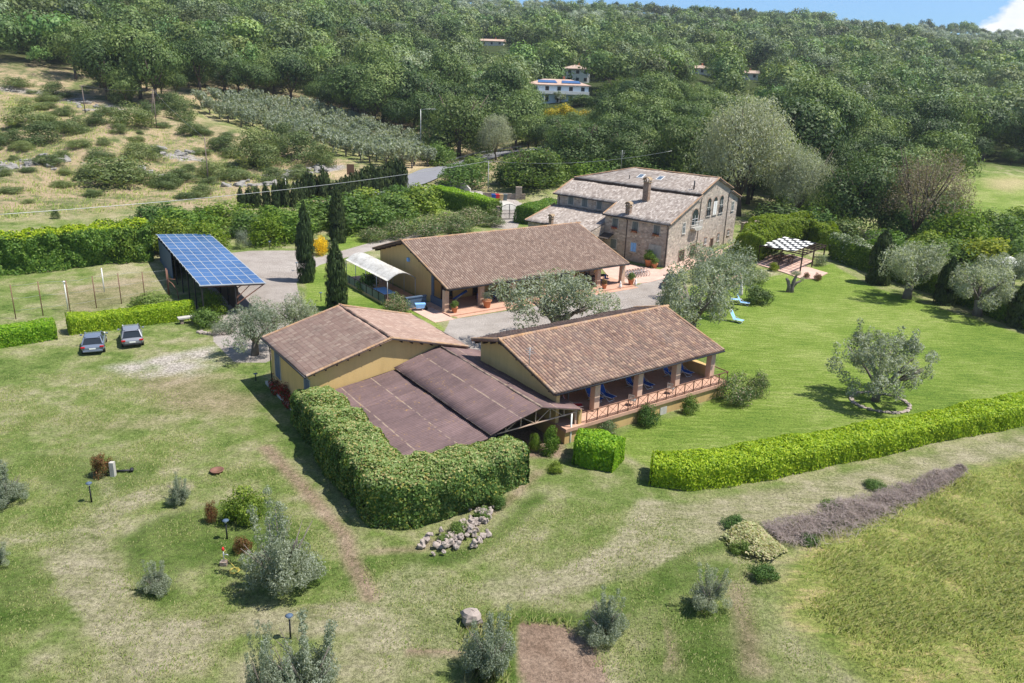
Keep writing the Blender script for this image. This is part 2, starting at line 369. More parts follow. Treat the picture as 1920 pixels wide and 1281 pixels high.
# mowing gives the rougher places a little relief of their own
Z = Z+att['tall']*(.30*fbm(X, Y, 2.0, 61)+.12*nB)+att['soil']*.05*nB+(1-att['lawn'])*(1-att['gravel'])*.10*nB*(rr < 130)
mg, t = mat('ground_cover')
o = t.objc()
A = lambda n: (lambda nd: (setattr(nd, 'attribute_name', n), nd.outputs['Fac'])[1])(t.n('Attribute'))
n_big = t.noise(.09, 4, o, .6); n_mid = t.noise(.55, 5, o, .62); n_fine = t.noise(5.5, 5, o, .7); n_vf = t.noise(22, 4, o, .75)
stretch = t.n('Mapping', {'Vector': o, 'Rotation': (0, 0, rad(25)), 'Scale': (.35, 1.6, 1)}).outputs[0]
n_str = t.noise(1.6, 5, stretch, .65)
fine = t.math('ADD', t.math('MULTIPLY', n_fine, .55), t.math('MULTIPLY', n_vf, .45))
base = t.ramp(t.math('ADD', t.math('MULTIPLY', n_mid, .5), t.math('MULTIPLY', n_big, .5)), [(.36, (.10, .16, .034)), (.45, (.18, .235, .066)), (.53, (.28, .29, .13)), (.62, (.40, .365, .225))])
lawn = t.ramp(t.math('ADD', t.math('MULTIPLY', n_str, .5), t.math('MULTIPLY', n_big, .5)), [(.38, (.115, .195, .03)), (.5, (.195, .275, .05)), (.62, (.32, .365, .115))])
straw = t.ramp(t.math('ADD', t.math('MULTIPLY', n_str, .4), t.math('MULTIPLY', n_mid, .6)), [(.38, (.20, .215, .09)), (.48, (.31, .295, .165)), (.60, (.42, .375, .25))])
soil = t.ramp(n_mid, [(.3, (.25, .17, .12)), (.7, (.40, .295, .22))])
grav = t.ramp(t.math('ADD', t.math('MULTIPLY', n_mid, .5), t.math('MULTIPLY', n_big, .5)), [(.35, (.34, .295, .26)), (.65, (.50, .45, .41))])
pal = t.ramp(n_fine, [(.35, (.36, .32, .27)), (.65, (.54, .49, .43))])
tall = t.ramp(t.math('ADD', t.math('MULTIPLY', n_mid, .5), t.math('MULTIPLY', n_str, .5)), [(.38, (.155, .215, .045)), (.5, (.28, .305, .09)), (.60, (.44, .37, .17))])
dry = t.ramp(t.math('ADD', t.math('MULTIPLY', t.noise(.16, 5, o, .65), .6), t.math('MULTIPLY', n_mid, .4)), [(.38, (.10, .125, .045)), (.46, (.21, .205, .10)), (.53, (.37, .29, .175)), (.60, (.42, .315, .215))])
rockc = t.ramp(t.noise(1.3, 6, o, .7), [(.35, (.10, .09, .08)), (.5, (.34, .31, .29)), (.7, (.55, .52, .50))])
col = base
def lay(col, c, name, soft=.3, amt=1.0):
    f = t.math('MULTIPLY', A(name), amt)
    f = t.rng(t.math('ADD', f, t.math('MULTIPLY', t.math('ADD', n_fine, -.5), soft*1.6)), .5-soft, .5+soft)
    f = t.math('MULTIPLY', f, t.rng(A(name), 0.0, .06))
    return t.mix(f, col, c)
col = lay(col, dry, 'dry', .42); col = lay(col, (.045, .06, .02), 'wood', .3); col = lay(col, lawn, 'lawn', .2)
col = lay(col, t.ramp(n_mid, [(.35, (.07, .125, .022)), (.65, (.165, .215, .06))]), 'green', .38); col = lay(col, straw, 'straw', .34); col = lay(col, tall, 'tall', .3); col = lay(col, soil, 'soil', .32)
col = lay(col, rockc, 'rock', .25); col = lay(col, (.46, .36, .22), 'tan', .3); col = lay(col, grav, 'gravel', .08); col = lay(col, pal, 'scatter', .3)
vk = t.math('ADD', 1.0, t.math('MULTIPLY', A('gravel'), -.75)); v = t.math('ADD', 1.0, t.math('MULTIPLY', t.rng(fine, .39, .61, -.5, .5), vk))
col = t.mix(1.0, col, t.n('CombineColor', {0: v, 1: v, 2: v}).outputs[0], 'MULTIPLY')
bump = t.bump(fine, 1.0, .22)
t.out(col, .95, bump, 0, .05)
ground = obj('ground', mesh_np('ground', np.stack([X, Y, Z], 1), GF, mg, smooth=True, attrs=att)); ground['kind'] = 'structure'
# ------------------------------------------------------------------ materials
M = {}
M['ochre'] = plaster('ochre_plaster', (.60, .42, .18))
M['ochre2'] = plaster('ochre_plaster_weathered', (.56, .38, .17))
M['column'] = plain('column_plaster', (.56, .40, .30), .9, var=.1, spec=.1)
M['brickpav'] = plain('terracotta_paving', (.50, .30, .215), .8, var=.2, scale=5)
M['paving'] = plain('pale_brick_paving', (.55, .37, .30), .85, var=.2, scale=5)
M['blue_shutter'] = plain('blue_grey_paint', (.085, .125, .185), .6)
M['grey_shutter'] = plain('grey_green_paint', (.14, .165, .165), .6)
M['dark_wood'] = plain('dark_timber', (.055, .035, .025), .8)
M['wood'] = plain('brown_timber', (.16, .085, .05), .8)
M['steel'] = plain('rusty_steel', (.20, .10, .07), .6, .2)
M['galv'] = plain('galvanised_steel', (.42, .43, .43), .45, .6)
M['white'] = plain('white_paint', (.75, .74, .71), .6, var=.06)
M['wall_white'] = plain('white_render', (.74, .71, .66), .9, var=.06, spec=.1)
M['concrete'] = plain('pale_concrete', (.44, .42, .38), .9, var=.2, scale=3)
M['terracotta'] = plain('terracotta_pot', (.46, .19, .095), .85, var=.2)
M['black'] = plain('black_rubber', (.018, .018, .02), .7)
M['dark'] = plain('dark_metal', (.035, .035, .04), .5, .4)
M['blue_cloth'] = plain('blue_canvas', (.02, .085, .33), .8)
M['light_blue'] = plain('light_blue_canvas', (.22, .45, .80), .7)
M['red_cloth'] = plain('red_canvas', (.62, .03, .035), .7)
M['pole_wood'] = plain('weathered_pole', (.19, .15, .125), .9)
M['bark'] = plain('bark', (.115, .088, .068), .95, var=.4, scale=9, bump=.5)
M['bark_grey'] = plain('olive_bark', (.17, .145, .125), .95, var=.4, scale=9, bump=.6)
M['water'] = plain('hose_yellow', (.55, .44, .10), .5)
m, t = mat('glass_pane'); t.out((.03, .04, .05), .08, spec=.6); M['glass'] = m
m, t = mat('skylight_glass'); t.out((.10, .14, .19), .1, spec=.6); M['glass2'] = m  # paler blue-grey glass for the skylight panes
# tiles
def tiles(name, cols, tu, tv, lichen=.3, lich=(.42, .36, .28), dark=.3, orange=0.0, course=True, bumpy=.35, joint=.6, groove=0.0, gain=1.04):
    cols = [tuple(min(.8, x*gain) for x in c_) for c_ in cols]
    m, t = mat(name); uv = t.uv(); s = t.n('SeparateXYZ', {0: uv})
    a = t.math('DIVIDE', s.outputs[0], tu); b = t.math('DIVIDE', s.outputs[1], tv)
    ca = t.math('FLOOR', a); cb = t.math('FLOOR', b)
    cell = t.n('CombineXYZ', {0: ca, 1: cb})
    wn = t.n('TexWhiteNoise', {'Vector': cell.outputs[0]}, noise_dimensions='2D')
    wn2 = t.n('TexWhiteNoise', {'Vector': t.n('CombineXYZ', {0: ca, 1: 3.3}).outputs[0]}, noise_dimensions='2D')
    k = t.math('ADD', t.math('MULTIPLY', wn.outputs[0], .6), t.math('MULTIPLY', wn2.outputs[0], .4))
    n = len(cols); col = t.ramp(k, [(i/(n-1), c) for i, c in enumerate(cols)])
    o = t.objc(); big = t.noise(.35, 5, o, .65); mid = t.noise(2.2, 5, o, .7)
    col = t.mix(t.math('MULTIPLY', t.rng(t.math('ADD', t.math('MULTIPLY', big, .6), t.math('MULTIPLY', mid, .4)), .48, .66), lichen), col, lich)
    col = t.mix(t.math('MULTIPLY', t.rng(t.noise(.8, 5, o, .7), .52, .72), dark), col, (.075, .06, .052))
    if orange: col = t.mix(t.math('MULTIPLY', t.rng(t.noise(1.1, 6, o, .75), .56, .68), orange), col, (.50, .24, .06))
    fb = t.math('FRACT', b); fa = t.math('FRACT', a)
    e = t.math('MULTIPLY', t.rng(fb, 0, .12, 1-joint, 1), t.rng(fa, 0, .1, 1-joint*.6, 1))
    if course: col = t.mix(1.0, col, t.n('CombineColor', {0: e, 1: e, 2: e}).outputs[0], 'MULTIPLY')
    if groove:   # darkens the channels between cover tiles: rib shade put into the colour, plus dirt
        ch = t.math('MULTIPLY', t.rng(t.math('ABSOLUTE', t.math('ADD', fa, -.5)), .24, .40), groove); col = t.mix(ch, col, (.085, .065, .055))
    h = t.math('ADD', t.math('MULTIPLY', wn.outputs[0], .5), t.math('MULTIPLY', mid, .6))
    t.out(col, .92, t.bump(h, bumpy, .03), 0, .1); return m
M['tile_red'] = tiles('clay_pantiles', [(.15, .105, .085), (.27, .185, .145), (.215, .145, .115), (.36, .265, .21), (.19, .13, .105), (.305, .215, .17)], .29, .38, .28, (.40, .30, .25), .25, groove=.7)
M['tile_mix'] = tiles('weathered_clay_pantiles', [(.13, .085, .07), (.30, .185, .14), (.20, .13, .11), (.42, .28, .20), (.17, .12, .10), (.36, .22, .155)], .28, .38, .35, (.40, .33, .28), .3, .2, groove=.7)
M['tile_flat'] = tiles('flat_clay_tiles', [(.25, .155, .125), (.40, .27, .215), (.33, .215, .17), (.47, .34, .265), (.29, .19, .155)], .30, .40, .25, (.42, .33, .27), .25, joint=.45)
M['tile_pink'] = tiles('pink_clay_tiles', [(.25, .165, .13), (.36, .25, .20), (.30, .20, .16), (.42, .305, .245), (.275, .185, .15)], .22, .34, .3, (.42, .33, .275), .25, joint=.45)
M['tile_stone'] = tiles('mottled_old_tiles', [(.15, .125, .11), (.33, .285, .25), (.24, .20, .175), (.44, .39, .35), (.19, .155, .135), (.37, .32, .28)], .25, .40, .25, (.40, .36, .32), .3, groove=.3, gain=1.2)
M['tile_edge'] = tiles('lichened_edge_tiles', [(.27, .16, .10), (.40, .25, .14), (.33, .21, .15), (.42, .30, .21)], .25, .35, .4, (.42, .36, .29), .35, .45, gain=1.0)
m, t = mat('corrugated_sheet'); uv = t.uv(); s = t.n('SeparateXYZ', {0: uv}); o = t.objc()
c = t.ramp(t.math('ADD', t.math('MULTIPLY', t.noise(.5, 5, o, .6), .6), t.math('MULTIPLY', t.noise(4, 4, o, .7), .4)), [(.35, (.125, .082, .080)), (.65, (.185, .122, .118))])
wn = t.n('TexWhiteNoise', {'Vector': t.n('CombineXYZ', {0: t.math('FLOOR', t.math('DIVIDE', s.outputs[0], 1.05)), 1: t.math('FLOOR', t.math('DIVIDE', s.outputs[1], 2.45))}).outputs[0]}, noise_dimensions='2D').outputs[0]
v = t.rng(wn, 0, 1, .86, 1.12); c = t.mix(1.0, c, t.n('CombineColor', {0: v, 1: v, 2: v}).outputs[0], 'MULTIPLY')
rn = t.noise(1.0, 5, t.n('Mapping', {'Vector': uv, 'Scale': (4.5, .28, 1)}).outputs[0], .7); v = t.rng(rn, .34, .66, .84, 1.14); c = t.mix(1.0, c, t.n('CombineColor', {0: v, 1: v, 2: v}).outputs[0], 'MULTIPLY')
fr = t.rng(t.math('ABSOLUTE', t.math('ADD', t.math('FRACT', t.math('DIVIDE', s.outputs[0], .20)), -.5)), .26, .46); c = t.mix(t.math('MULTIPLY', fr, .45), c, (.07, .052, .05))  # rib valleys darkened in the colour to deepen the shading of the ribs
jl = t.math('MULTIPLY', t.rng(t.math('ABSOLUTE', t.math('ADD', t.math('FRACT', t.math('DIVIDE', s.outputs[1], 2.45)), -.5)), .475, .49), t.rng(t.noise(2, 3, o), .4, .55))
c = t.mix(t.math('MULTIPLY', jl, .6), c, (.40, .31, .22))
lc = t.math('MULTIPLY', t.rng(t.noise(2.6, 7, o, .8), .57, .66), t.rng(t.noise(.25, 3, o, .6), .42, .58)); c = t.mix(t.math('MULTIPLY', lc, .7), c, (.36, .21, .06))
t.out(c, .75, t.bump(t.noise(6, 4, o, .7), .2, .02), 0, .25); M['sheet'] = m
# stone walling
def stonework(name, cols, scale=2.6, mort=(.43, .395, .345)):
    m, t = mat(name); o = t.objc(); mp = t.n('Mapping', {'Vector': o, 'Scale': (1, 1, 1.55)}).outputs[0]
    vec = t.n('VectorMath', {0: mp, 1: t.n('VectorMath', {0: t.n('TexNoise', {'Vector': o, 'Scale': 2.2}).outputs['Color'], 1: (.25, .25, .25)}, operation='MULTIPLY').outputs[0]}, operation='ADD').outputs[0]
    vo = t.n('TexVoronoi', {'Vector': vec, 'Scale': scale, 'Randomness': .9}); ve = t.n('TexVoronoi', {'Vector': vec, 'Scale': scale, 'Randomness': .9}, feature='DISTANCE_TO_EDGE')
    r = t.n('SeparateColor', {0: vo.outputs['Color']}).outputs[0]
    n = len(cols); col = t.ramp(r, [(i/(n-1), cc) for i, cc in enumerate(cols)])
    g = t.noise(9, 5, o, .7); col = t.mix(.5, col, t.ramp(g, [(.3, (.16, .13, .11)), (.7, (.50, .43, .36))]), 'OVERLAY')
    mf = t.rng(ve.outputs['Distance'], .02, .07, 1, 0); col = t.mix(t.math('MULTIPLY', mf, .75), col, mort)
    big = t.noise(.28, 4, o, .6); col = t.mix(t.math('MULTIPLY', t.rng(big, .5, .68), .35), col, (.42, .36, .30))
    t.out(col, .95, t.bump(t.math('ADD', t.rng(ve.outputs['Distance'], 0, .09), t.math('MULTIPLY', g, .4)), .6, .05), 0, .1); return m
M['stone'] = stonework('rubble_stone', [(.31, .275, .245), (.57, .52, .465), (.45, .40, .355), (.66, .61, .55), (.39, .35, .31), (.55, .46, .39)])
M['drystone'] = stonework('field_stone', [(.22, .175, .15), (.36, .29, .245), (.28, .225, .19), (.43, .36, .31)], 3.0)
M['rock'] = plain('brown_rock', (.34, .285, .25), .95, var=.35, scale=4, bump=.6)
# foliage
M['f_hedge'] = foliage('laurel_leaves', (.13, .25, .012), (.27, .43, .018), (.40, .52, .035), .4, .08)
M['f_hedge2'] = foliage('hedge_leaves', (.075, .14, .018), (.15, .24, .03), (.25, .33, .05), .35, .12)
M['f_dark'] = foliage('dark_leaves', (.05, .09, .024), (.09, .14, .038), (.14, .185, .055), .26, .3)
M['f_wood'] = foliage('woodland_leaves', (.048, .088, .022), (.094, .152, .040), (.150, .208, .064), .24, .55)
M['f_lime'] = foliage('yellow_green_leaves', (.11, .17, .012), (.19, .26, .02), (.27, .32, .03), .4, .15)
M['f_shrub'] = foliage('shrub_leaves', (0.060, 0.114, 0.022), (0.108, 0.186, 0.036), (0.180, 0.264, 0.066), .35, .25)
M['f_hill'] = foliage('scrub_leaves', (.085, .13, .04), (.15, .20, .07), (.225, .26, .11), .35, .3)
M['f_lime2'] = foliage('walnut_leaves', (.085, .135, .03), (.15, .20, .045), (.22, .26, .07), .4, .2)
M['f_grey'] = foliage('grey_leaves', (.12, .15, .10), (.19, .22, .155), (.27, .30, .22), .25, .15)
M['f_olive'] = foliage('olive_leaves', (.185, .22, .155), (.285, .32, .24), (.40, .435, .35), .40, .12)
M['f_cyp'] = foliage('cypress_leaves', (0.031, 0.050, 0.017), (0.054, 0.082, 0.024), (0.084, 0.114, 0.036), .15, .15)
M['f_willow'] = foliage('grey_green_leaves', (.22, .25, .17), (.34, .365, .265), (.46, .48, .37), .35, .12)
M['f_brown'] = foliage('sparse_brown_leaves', (.19, .155, .115), (.26, .21, .155), (.20, .21, .11), .3, .12)
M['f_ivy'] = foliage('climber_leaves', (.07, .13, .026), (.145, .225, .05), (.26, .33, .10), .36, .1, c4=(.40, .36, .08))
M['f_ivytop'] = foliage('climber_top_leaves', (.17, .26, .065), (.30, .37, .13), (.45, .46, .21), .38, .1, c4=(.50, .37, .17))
M['f_red'] = foliage('red_leaves', (.14, .07, .03), (.24, .11, .045), (.12, .13, .04), .3, .1)
M['f_oleander'] = foliage('oleander_leaves', (.07, .115, .035), (.13, .19, .065), (.20, .26, .10), .3, .2, c4=(.50, .36, .30))
M['f_white'] = foliage('white_flowering_leaves', (.08, .13, .04), (.16, .22, .09), (.5, .52, .42), .3, .1)
M['f_yellow'] = foliage('yellow_blossom', (.45, .36, .01), (.80, .58, .012), (.88, .66, .02), .3, .1)
M['f_broom'] = foliage('broom_blossom', (.18, .22, .02), (.42, .36, .03), (.52, .44, .04), .3, .1)
M['f_redflower'] = foliage('red_flowers', (.04, .07, .02), (.45, .02, .03), (.06, .10, .02), .3, .1)
M['f_straw'] = foliage('dry_stems', (.27, .21, .205), (.40, .32, .30), (.31, .23, .23), .2, .1)
M['f_pale'] = foliage('wilted_leaves', (.34, .37, .16), (.58, .55, .32), (.50, .40, .27), .35, .1)
M['f_grass'] = foliage('grass_blades', (.25, .36, .075), (.38, .46, .12), (.58, .57, .24), .5, .05, lift=.9)
M['f_grass2'] = foliage('green_grass_blades', (.19, .27, .06), (.30, .36, .12), (.50, .48, .24), .5, .05, lift=.85)
# ------------------------------------------------------------------ leaf meshes
def unit(v): return v/(np.linalg.norm(v, axis=-1, keepdims=True)+1e-9)
def rdir(n, r): return unit(r.normal(size=(n, 3)))
def leaves(name, P, N, size, m, r, asp=.5, parent=None, jit=.35, tint=None, extra=None, up=0.0):
    """one rhombus leaf (or small spray) per point, facing roughly N"""
    n = len(P); N = unit(N+jit*rdir(n, r)*1.3); T = rdir(n, r); T[:, 2] += up; T = unit(T-N*(T*N).sum(1, keepdims=True)); B = np.cross(N, T)
    L = (np.asarray(size)*r.uniform(.65, 1.25, n))[:, None]; Wd = L*asp
    V = np.stack([P-T*L, P+B*Wd+N*L*.12, P+T*L, P-B*Wd+N*L*.12], 1).reshape(-1, 3)
    F = np.arange(4*n).reshape(-1, 4)
    at_ = {'tint': np.repeat(tint, 4)} if tint is not None else None
    if extra is not None:
        EV, EF = extra; F = np.concatenate([F, EF+len(V)]); V = np.concatenate([V, EV])
        if at_: at_['tint'] = np.concatenate([at_['tint'], np.zeros(len(EV))])
    return mesh_np(name, V, F, m, attrs=at_)
def crown_pts(r, n, clusters, inner=.15):
    """clusters: list of (x,y,z,rx,rz)"""
    c = np.array(clusters, float); w = c[:, 3]*c[:, 3]; k = r.choice(len(c), n, p=w/w.sum()); d = rdir(n, r)
    rad_ = (r.random(n)**.25)*(1-inner)+inner*r.random(n)
    P = c[k, :3]+d*np.stack([c[k, 3], c[k, 3], c[k, 4]], 1)*rad_[:, None]
    return P, d
def crown(name, m, seed, n=1500, leaf=.06, shape='round', asp=.55, jit=.5, K=26, tint=None):
    """unit crown: height 1, radius .5, z from z0 to 1"""
    r = np.random.default_rng(seed); cl = []
    if shape == 'round':
        for i in range(K):
            d = rdir(1, r)[0]; d[2] = abs(d[2])*1.15-.35; q = r.uniform(.55, .8)
            s = r.uniform(.13, .23); cl.append((d[0]*.5*q, d[1]*.5*q, .54+d[2]*.42*q, s, s*.85))
        cl += [(0, 0, .5, .33, .30), (.05, 0, .66, .24, .24)]
    elif shape == 'bush':
        for i in range(K):
            d = rdir(1, r)[0]; d[2] = abs(d[2]); q = r.uniform(.5, .8); s = r.uniform(.14, .24)
            cl.append((d[0]*.5*q, d[1]*.5*q, .12+d[2]*.78*q, s, s*.9))
        cl += [(0, 0, .3, .36, .3)]
    elif shape == 'tuft':     # olives: upright sprays round a hollow heart
        for i in range(K):
            a = 6.283*i/K*5+r.uniform(-.5, .5); q = r.uniform(.10, .47)*(.92+.2*math.sin(2*a+seed)); z = r.uniform(.47, .92)*(.93+.1*math.sin(3*a+seed*2))-.22*max(0, q-.3)
            s = r.uniform(.055, .125); cl.append((math.cos(a)*q, math.sin(a)*q, z-.35*(q-.2), s, s*1.6))
    elif shape == 'shaggy':   # young olives: a few upright plumes
        for i in range(K):
            a = r.uniform(0, 6.283); q = r.uniform(.02, .36); top = r.uniform(.45, .95)-.5*q
            for z in np.linspace(.16, top, 6): cl.append((math.cos(a)*q*(.7+z*.6), math.sin(a)*q*(.7+z*.6), z, .085, .09))
    elif shape == 'mound':   # young olives: a soft leafy mound with airy shoots standing out of it
        for i in range(K):
            d = rdir(1, r)[0]; d[2] = abs(d[2]); q = r.uniform(.25, .75); s = r.uniform(.07, .14); cl.append((d[0]*.5*q, d[1]*.5*q, .16+d[2]*.48*q, s, s*1.1))
        for i in range(9):
            a = r.uniform(0, 6.283); q = r.uniform(.02, .26); top = r.uniform(.68, .98)
            for z in np.linspace(.3, top, 6): cl.append((math.cos(a)*q*(.6+z), math.sin(a)*q*(.6+z), z, .05, .06))
    elif shape == 'open':    # an old olive: separate sprays on spreading limbs, some hanging low
        for i in range(K):
            a = 6.283*i/K*7+r.uniform(-.4, .4); q = r.uniform(.14, .46); z = r.uniform(.24, .78) if q > .28 else r.uniform(.45, .9); s = r.uniform(.055, .11); cl.append((math.cos(a)*q, math.sin(a)*q, z, s, s*1.2))
            if i % 4 == 0:
                for zz in np.linspace(z, min(.99, z+.28), 4): cl.append((math.cos(a)*q*1.02, math.sin(a)*q*1.02, zz, .038, .05))
    elif shape == 'willow':
        for i in range(K):
            d = rdir(1, r)[0]; d[2] = abs(d[2])*1.35-.45; q = r.uniform(.45, .9); s = r.uniform(.08, .15)
            cl.append((d[0]*.5*q, d[1]*.5*q, .5+d[2]*.46*q, s, s*1.3))
        cl += [(0, 0, .45, .22, .25)]
    elif shape == 'column':
        for z in np.linspace(.03, .97, 26):
            w = .46*min(1, (z+.14)/.18)**.6*(1-max(0, (z-.42)/.58)**2.1)+.03
            for j in range(5):
                a = r.uniform(0, 6.283); cl.append((math.cos(a)*w*.62, math.sin(a)*w*.62, z, w*.48+.02, .045))
    P, d = crown_pts(r, n, cl)
    ctr = np.array([0, 0, .45]); o = unit(P-ctr)
    N = unit(d*.85+o*.45)
    if shape == 'column': N = unit(d*.8+np.stack([P[:, 0], P[:, 1], P[:, 2]*0], 1)*2)
    lz = P[:, 2] > .005; P, N = P[lz], N[lz]
    up = 1.2 if shape in ('tuft', 'open', 'shaggy', 'mound', 'column', 'willow') else 0
    return leaves(name, P, N, np.full(len(P), leaf), m, r, asp, jit=jit, up=up)
def limb_mesh(seed, h0, n_l=5, r0=.03, spread=.33, top=.72, fork=.2):
    """unit trunk with limbs"""
    r = np.random.default_rng(seed); mb = MB()
    lean = r.normal(0, .02, 2)
    f = np.array([lean[0], lean[1], fork]); mb.tube([(0, 0, -.03), (lean[0]*.4, lean[1]*.4, fork*.5), f], [r0*1.35, r0*1.05, r0*.95], 8)
    for i in range(n_l):
        a = 6.283*i/n_l+r.uniform(-.4, .4); q = spread*r.uniform(.6, 1.05); z = r.uniform(.8, 1.05)*top
        mid = f+np.array([math.cos(a)*q*.45, math.sin(a)*q*.45, (z-fork)*.45]); mid[2] += .02
        end = np.array([math.cos(a)*q, math.sin(a)*q, z])
        mb.tube([f-np.array([0, 0, .02]), mid, end], [r0*.62, r0*.42, r0*.14], 6)
        for j in range(2):
            b = a+r.uniform(-1, 1); e2 = mid+np.array([math.cos(b)*q*.5, math.sin(b)*q*.5, (z-mid[2])*r.uniform(.6, 1.1)])
            mb.tube([mid, (mid+e2)/2+r.normal(0, .01, 3), e2], [r0*.36, r0*.24, r0*.09], 5)
    return mb
PROTO = {}
def proto(style, i):
    """shared meshes of a plant style, variant i: (crown mesh, trunk mesh or None)"""
    k = (style, i)
    if k in PROTO: return PROTO[k]
    sd = abs(hash(style)) % 1000 if False else sum(map(ord, style))*7+i*31
    spec = {
     'oak': ('f_wood', dict(n=5200, leaf=.0205, shape='round', K=26, jit=.22), dict(r0=.022, n_l=5, fork=.22)),
     'oakfar': ('f_wood', dict(n=620, leaf=.062, shape='round', K=24), None),
     'darktree': ('f_dark', dict(n=12000, leaf=.0155, shape='bush', K=44, jit=.3), dict(r0=.022, n_l=6, fork=.22)),
     'walnut': ('f_lime2', dict(n=6500, leaf=.022, shape='bush', K=40), dict(r0=.024, n_l=6, fork=.2)),
     'limetree': ('f_lime', dict(n=3600, leaf=.028, shape='round', K=30), dict(r0=.02, n_l=5)),
     'willow': ('f_willow', dict(n=34000, leaf=.0115, shape='willow', asp=.30, K=130, jit=.7), dict(r0=.02, n_l=8, fork=.16, top=.85, spread=.36)),
     'brown': ('f_brown', dict(n=11000, leaf=.011, shape='willow', asp=.3, K=60, jit=.7), dict(r0=.016, n_l=9, fork=.12, top=.9, spread=.40)),
     'olive': ('f_olive', dict(n=9000, leaf=.020, shape='tuft', asp=.3, K=58, jit=.8), dict(r0=.05, n_l=5, fork=.27, top=.68)),
     'oldolive': ('f_olive', dict(n=12000, leaf=.018, shape='open', asp=.32, K=60, jit=.8), dict(r0=.033, n_l=8, fork=.17, top=.74, spread=.40)),
     'olivefar': ('f_olive', dict(n=800, leaf=.06, shape='tuft', asp=.45, K=40, jit=.8), dict(r0=.03, n_l=4, fork=.22, top=.6)),
     'young': ('f_olive', dict(n=17000, leaf=.0155, shape='mound', asp=.32, K=34, jit=.8), dict(r0=.02, n_l=6, fork=.10, top=.7)),
     'cypress': ('f_cyp', dict(n=7000, leaf=.045, shape='column', asp=.45, jit=.5), dict(r0=.06, n_l=2, fork=.1, top=.3, spread=.1)),
     'cypfar': ('f_cyp', dict(n=900, leaf=.09, shape='column', asp=.5, jit=.5), None),
     'bush': ('f_shrub', dict(n=3200, leaf=.030, shape='bush', K=26), None),
     'darkbush': ('f_dark', dict(n=2600, leaf=.032, shape='bush', K=26), None),
     'laurel': ('f_hedge2', dict(n=3600, leaf=.030, shape='bush', K=30), None),
     'lime': ('f_lime', dict(n=3600, leaf=.028, shape='bush', K=30), None),
     'greybush': ('f_grey', dict(n=3200, leaf=.022, shape='bush', K=30, asp=.4), None),
     'hillbush': ('f_hill', dict(n=4200, leaf=.022, shape='bush', K=22, jit=.35), None),
     'oleander': ('f_oleander', dict(n=3600, leaf=.028, shape='bush', K=26, asp=.35), None),
     'whitebush': ('f_white', dict(n=3600, leaf=.024, shape='bush', K=26, asp=.45), None),
     'redbush': ('f_red', dict(n=2400, leaf=.034, shape='bush', K=18, asp=.45), None),
     'yellowtree': ('f_yellow', dict(n=3000, leaf=.024, shape='bush', K=26), dict(r0=.03, n_l=4, fork=.1, top=.4)),
     'broom': ('f_broom', dict(n=1500, leaf=.04, shape='bush', K=24), None),
     'redflower': ('f_redflower', dict(n=900, leaf=.05, shape='bush', K=14), None)}[style]
    cm = crown(style+'_crown', M[spec[0]], sd, **spec[1])
    tm = None
    if spec[2] is not None:
        lb = limb_mesh(sd+5, .2, **spec[2]); tm = bpy.data.meshes.new(style+'_trunk'); tm.from_pydata(lb.v, [], lb.f); tm.polygons.foreach_set('use_smooth', lb.sm)
        tm.materials.append(M['bark_grey' if style in ('olive', 'young', 'olivefar', 'oldolive') else 'bark'])
    PROTO[k] = (cm, tm); return PROTO[k]
VAR = {}
def grow(name, label, cat, P, h, w, style, group=None, rz=None, nv=3, crown_name='crown'):
    """one plant: an Empty with crown and trunk, or one mesh"""
    i = VAR.get(style, 0) % nv; VAR[style] = VAR.get(style, 0)+1
    cm, tm = proto(style, i); rz = RNG.uniform(0, 6.28) if rz is None else rz
    if tm is None:
        o = obj(name, cm); o.location = (P[0], P[1], P[2]-.04*h); o.rotation_euler = (0, 0, rz); o.scale = (w, w, h); tag(o, label, cat, group); return o
    o = thing(name, label, cat, P, rz, group, (w, w, h)); obj(crown_name, cm, o); obj('trunk', tm, o); return o
def grow_px(name, label, cat, px, py, ytop, wpx, style, group=None, nv=3, rz=None):
    P = at(px, py); h = height_for(P, ytop); z = project(P)[2]; w = wpx*z/FPX*(1.3 if style == 'young' else 1.1); h *= 1.08 if proto(style, 0)[1] is None else 1.0
    return grow(name, label, cat, P, h*1.03, w, style, group, rz, nv)
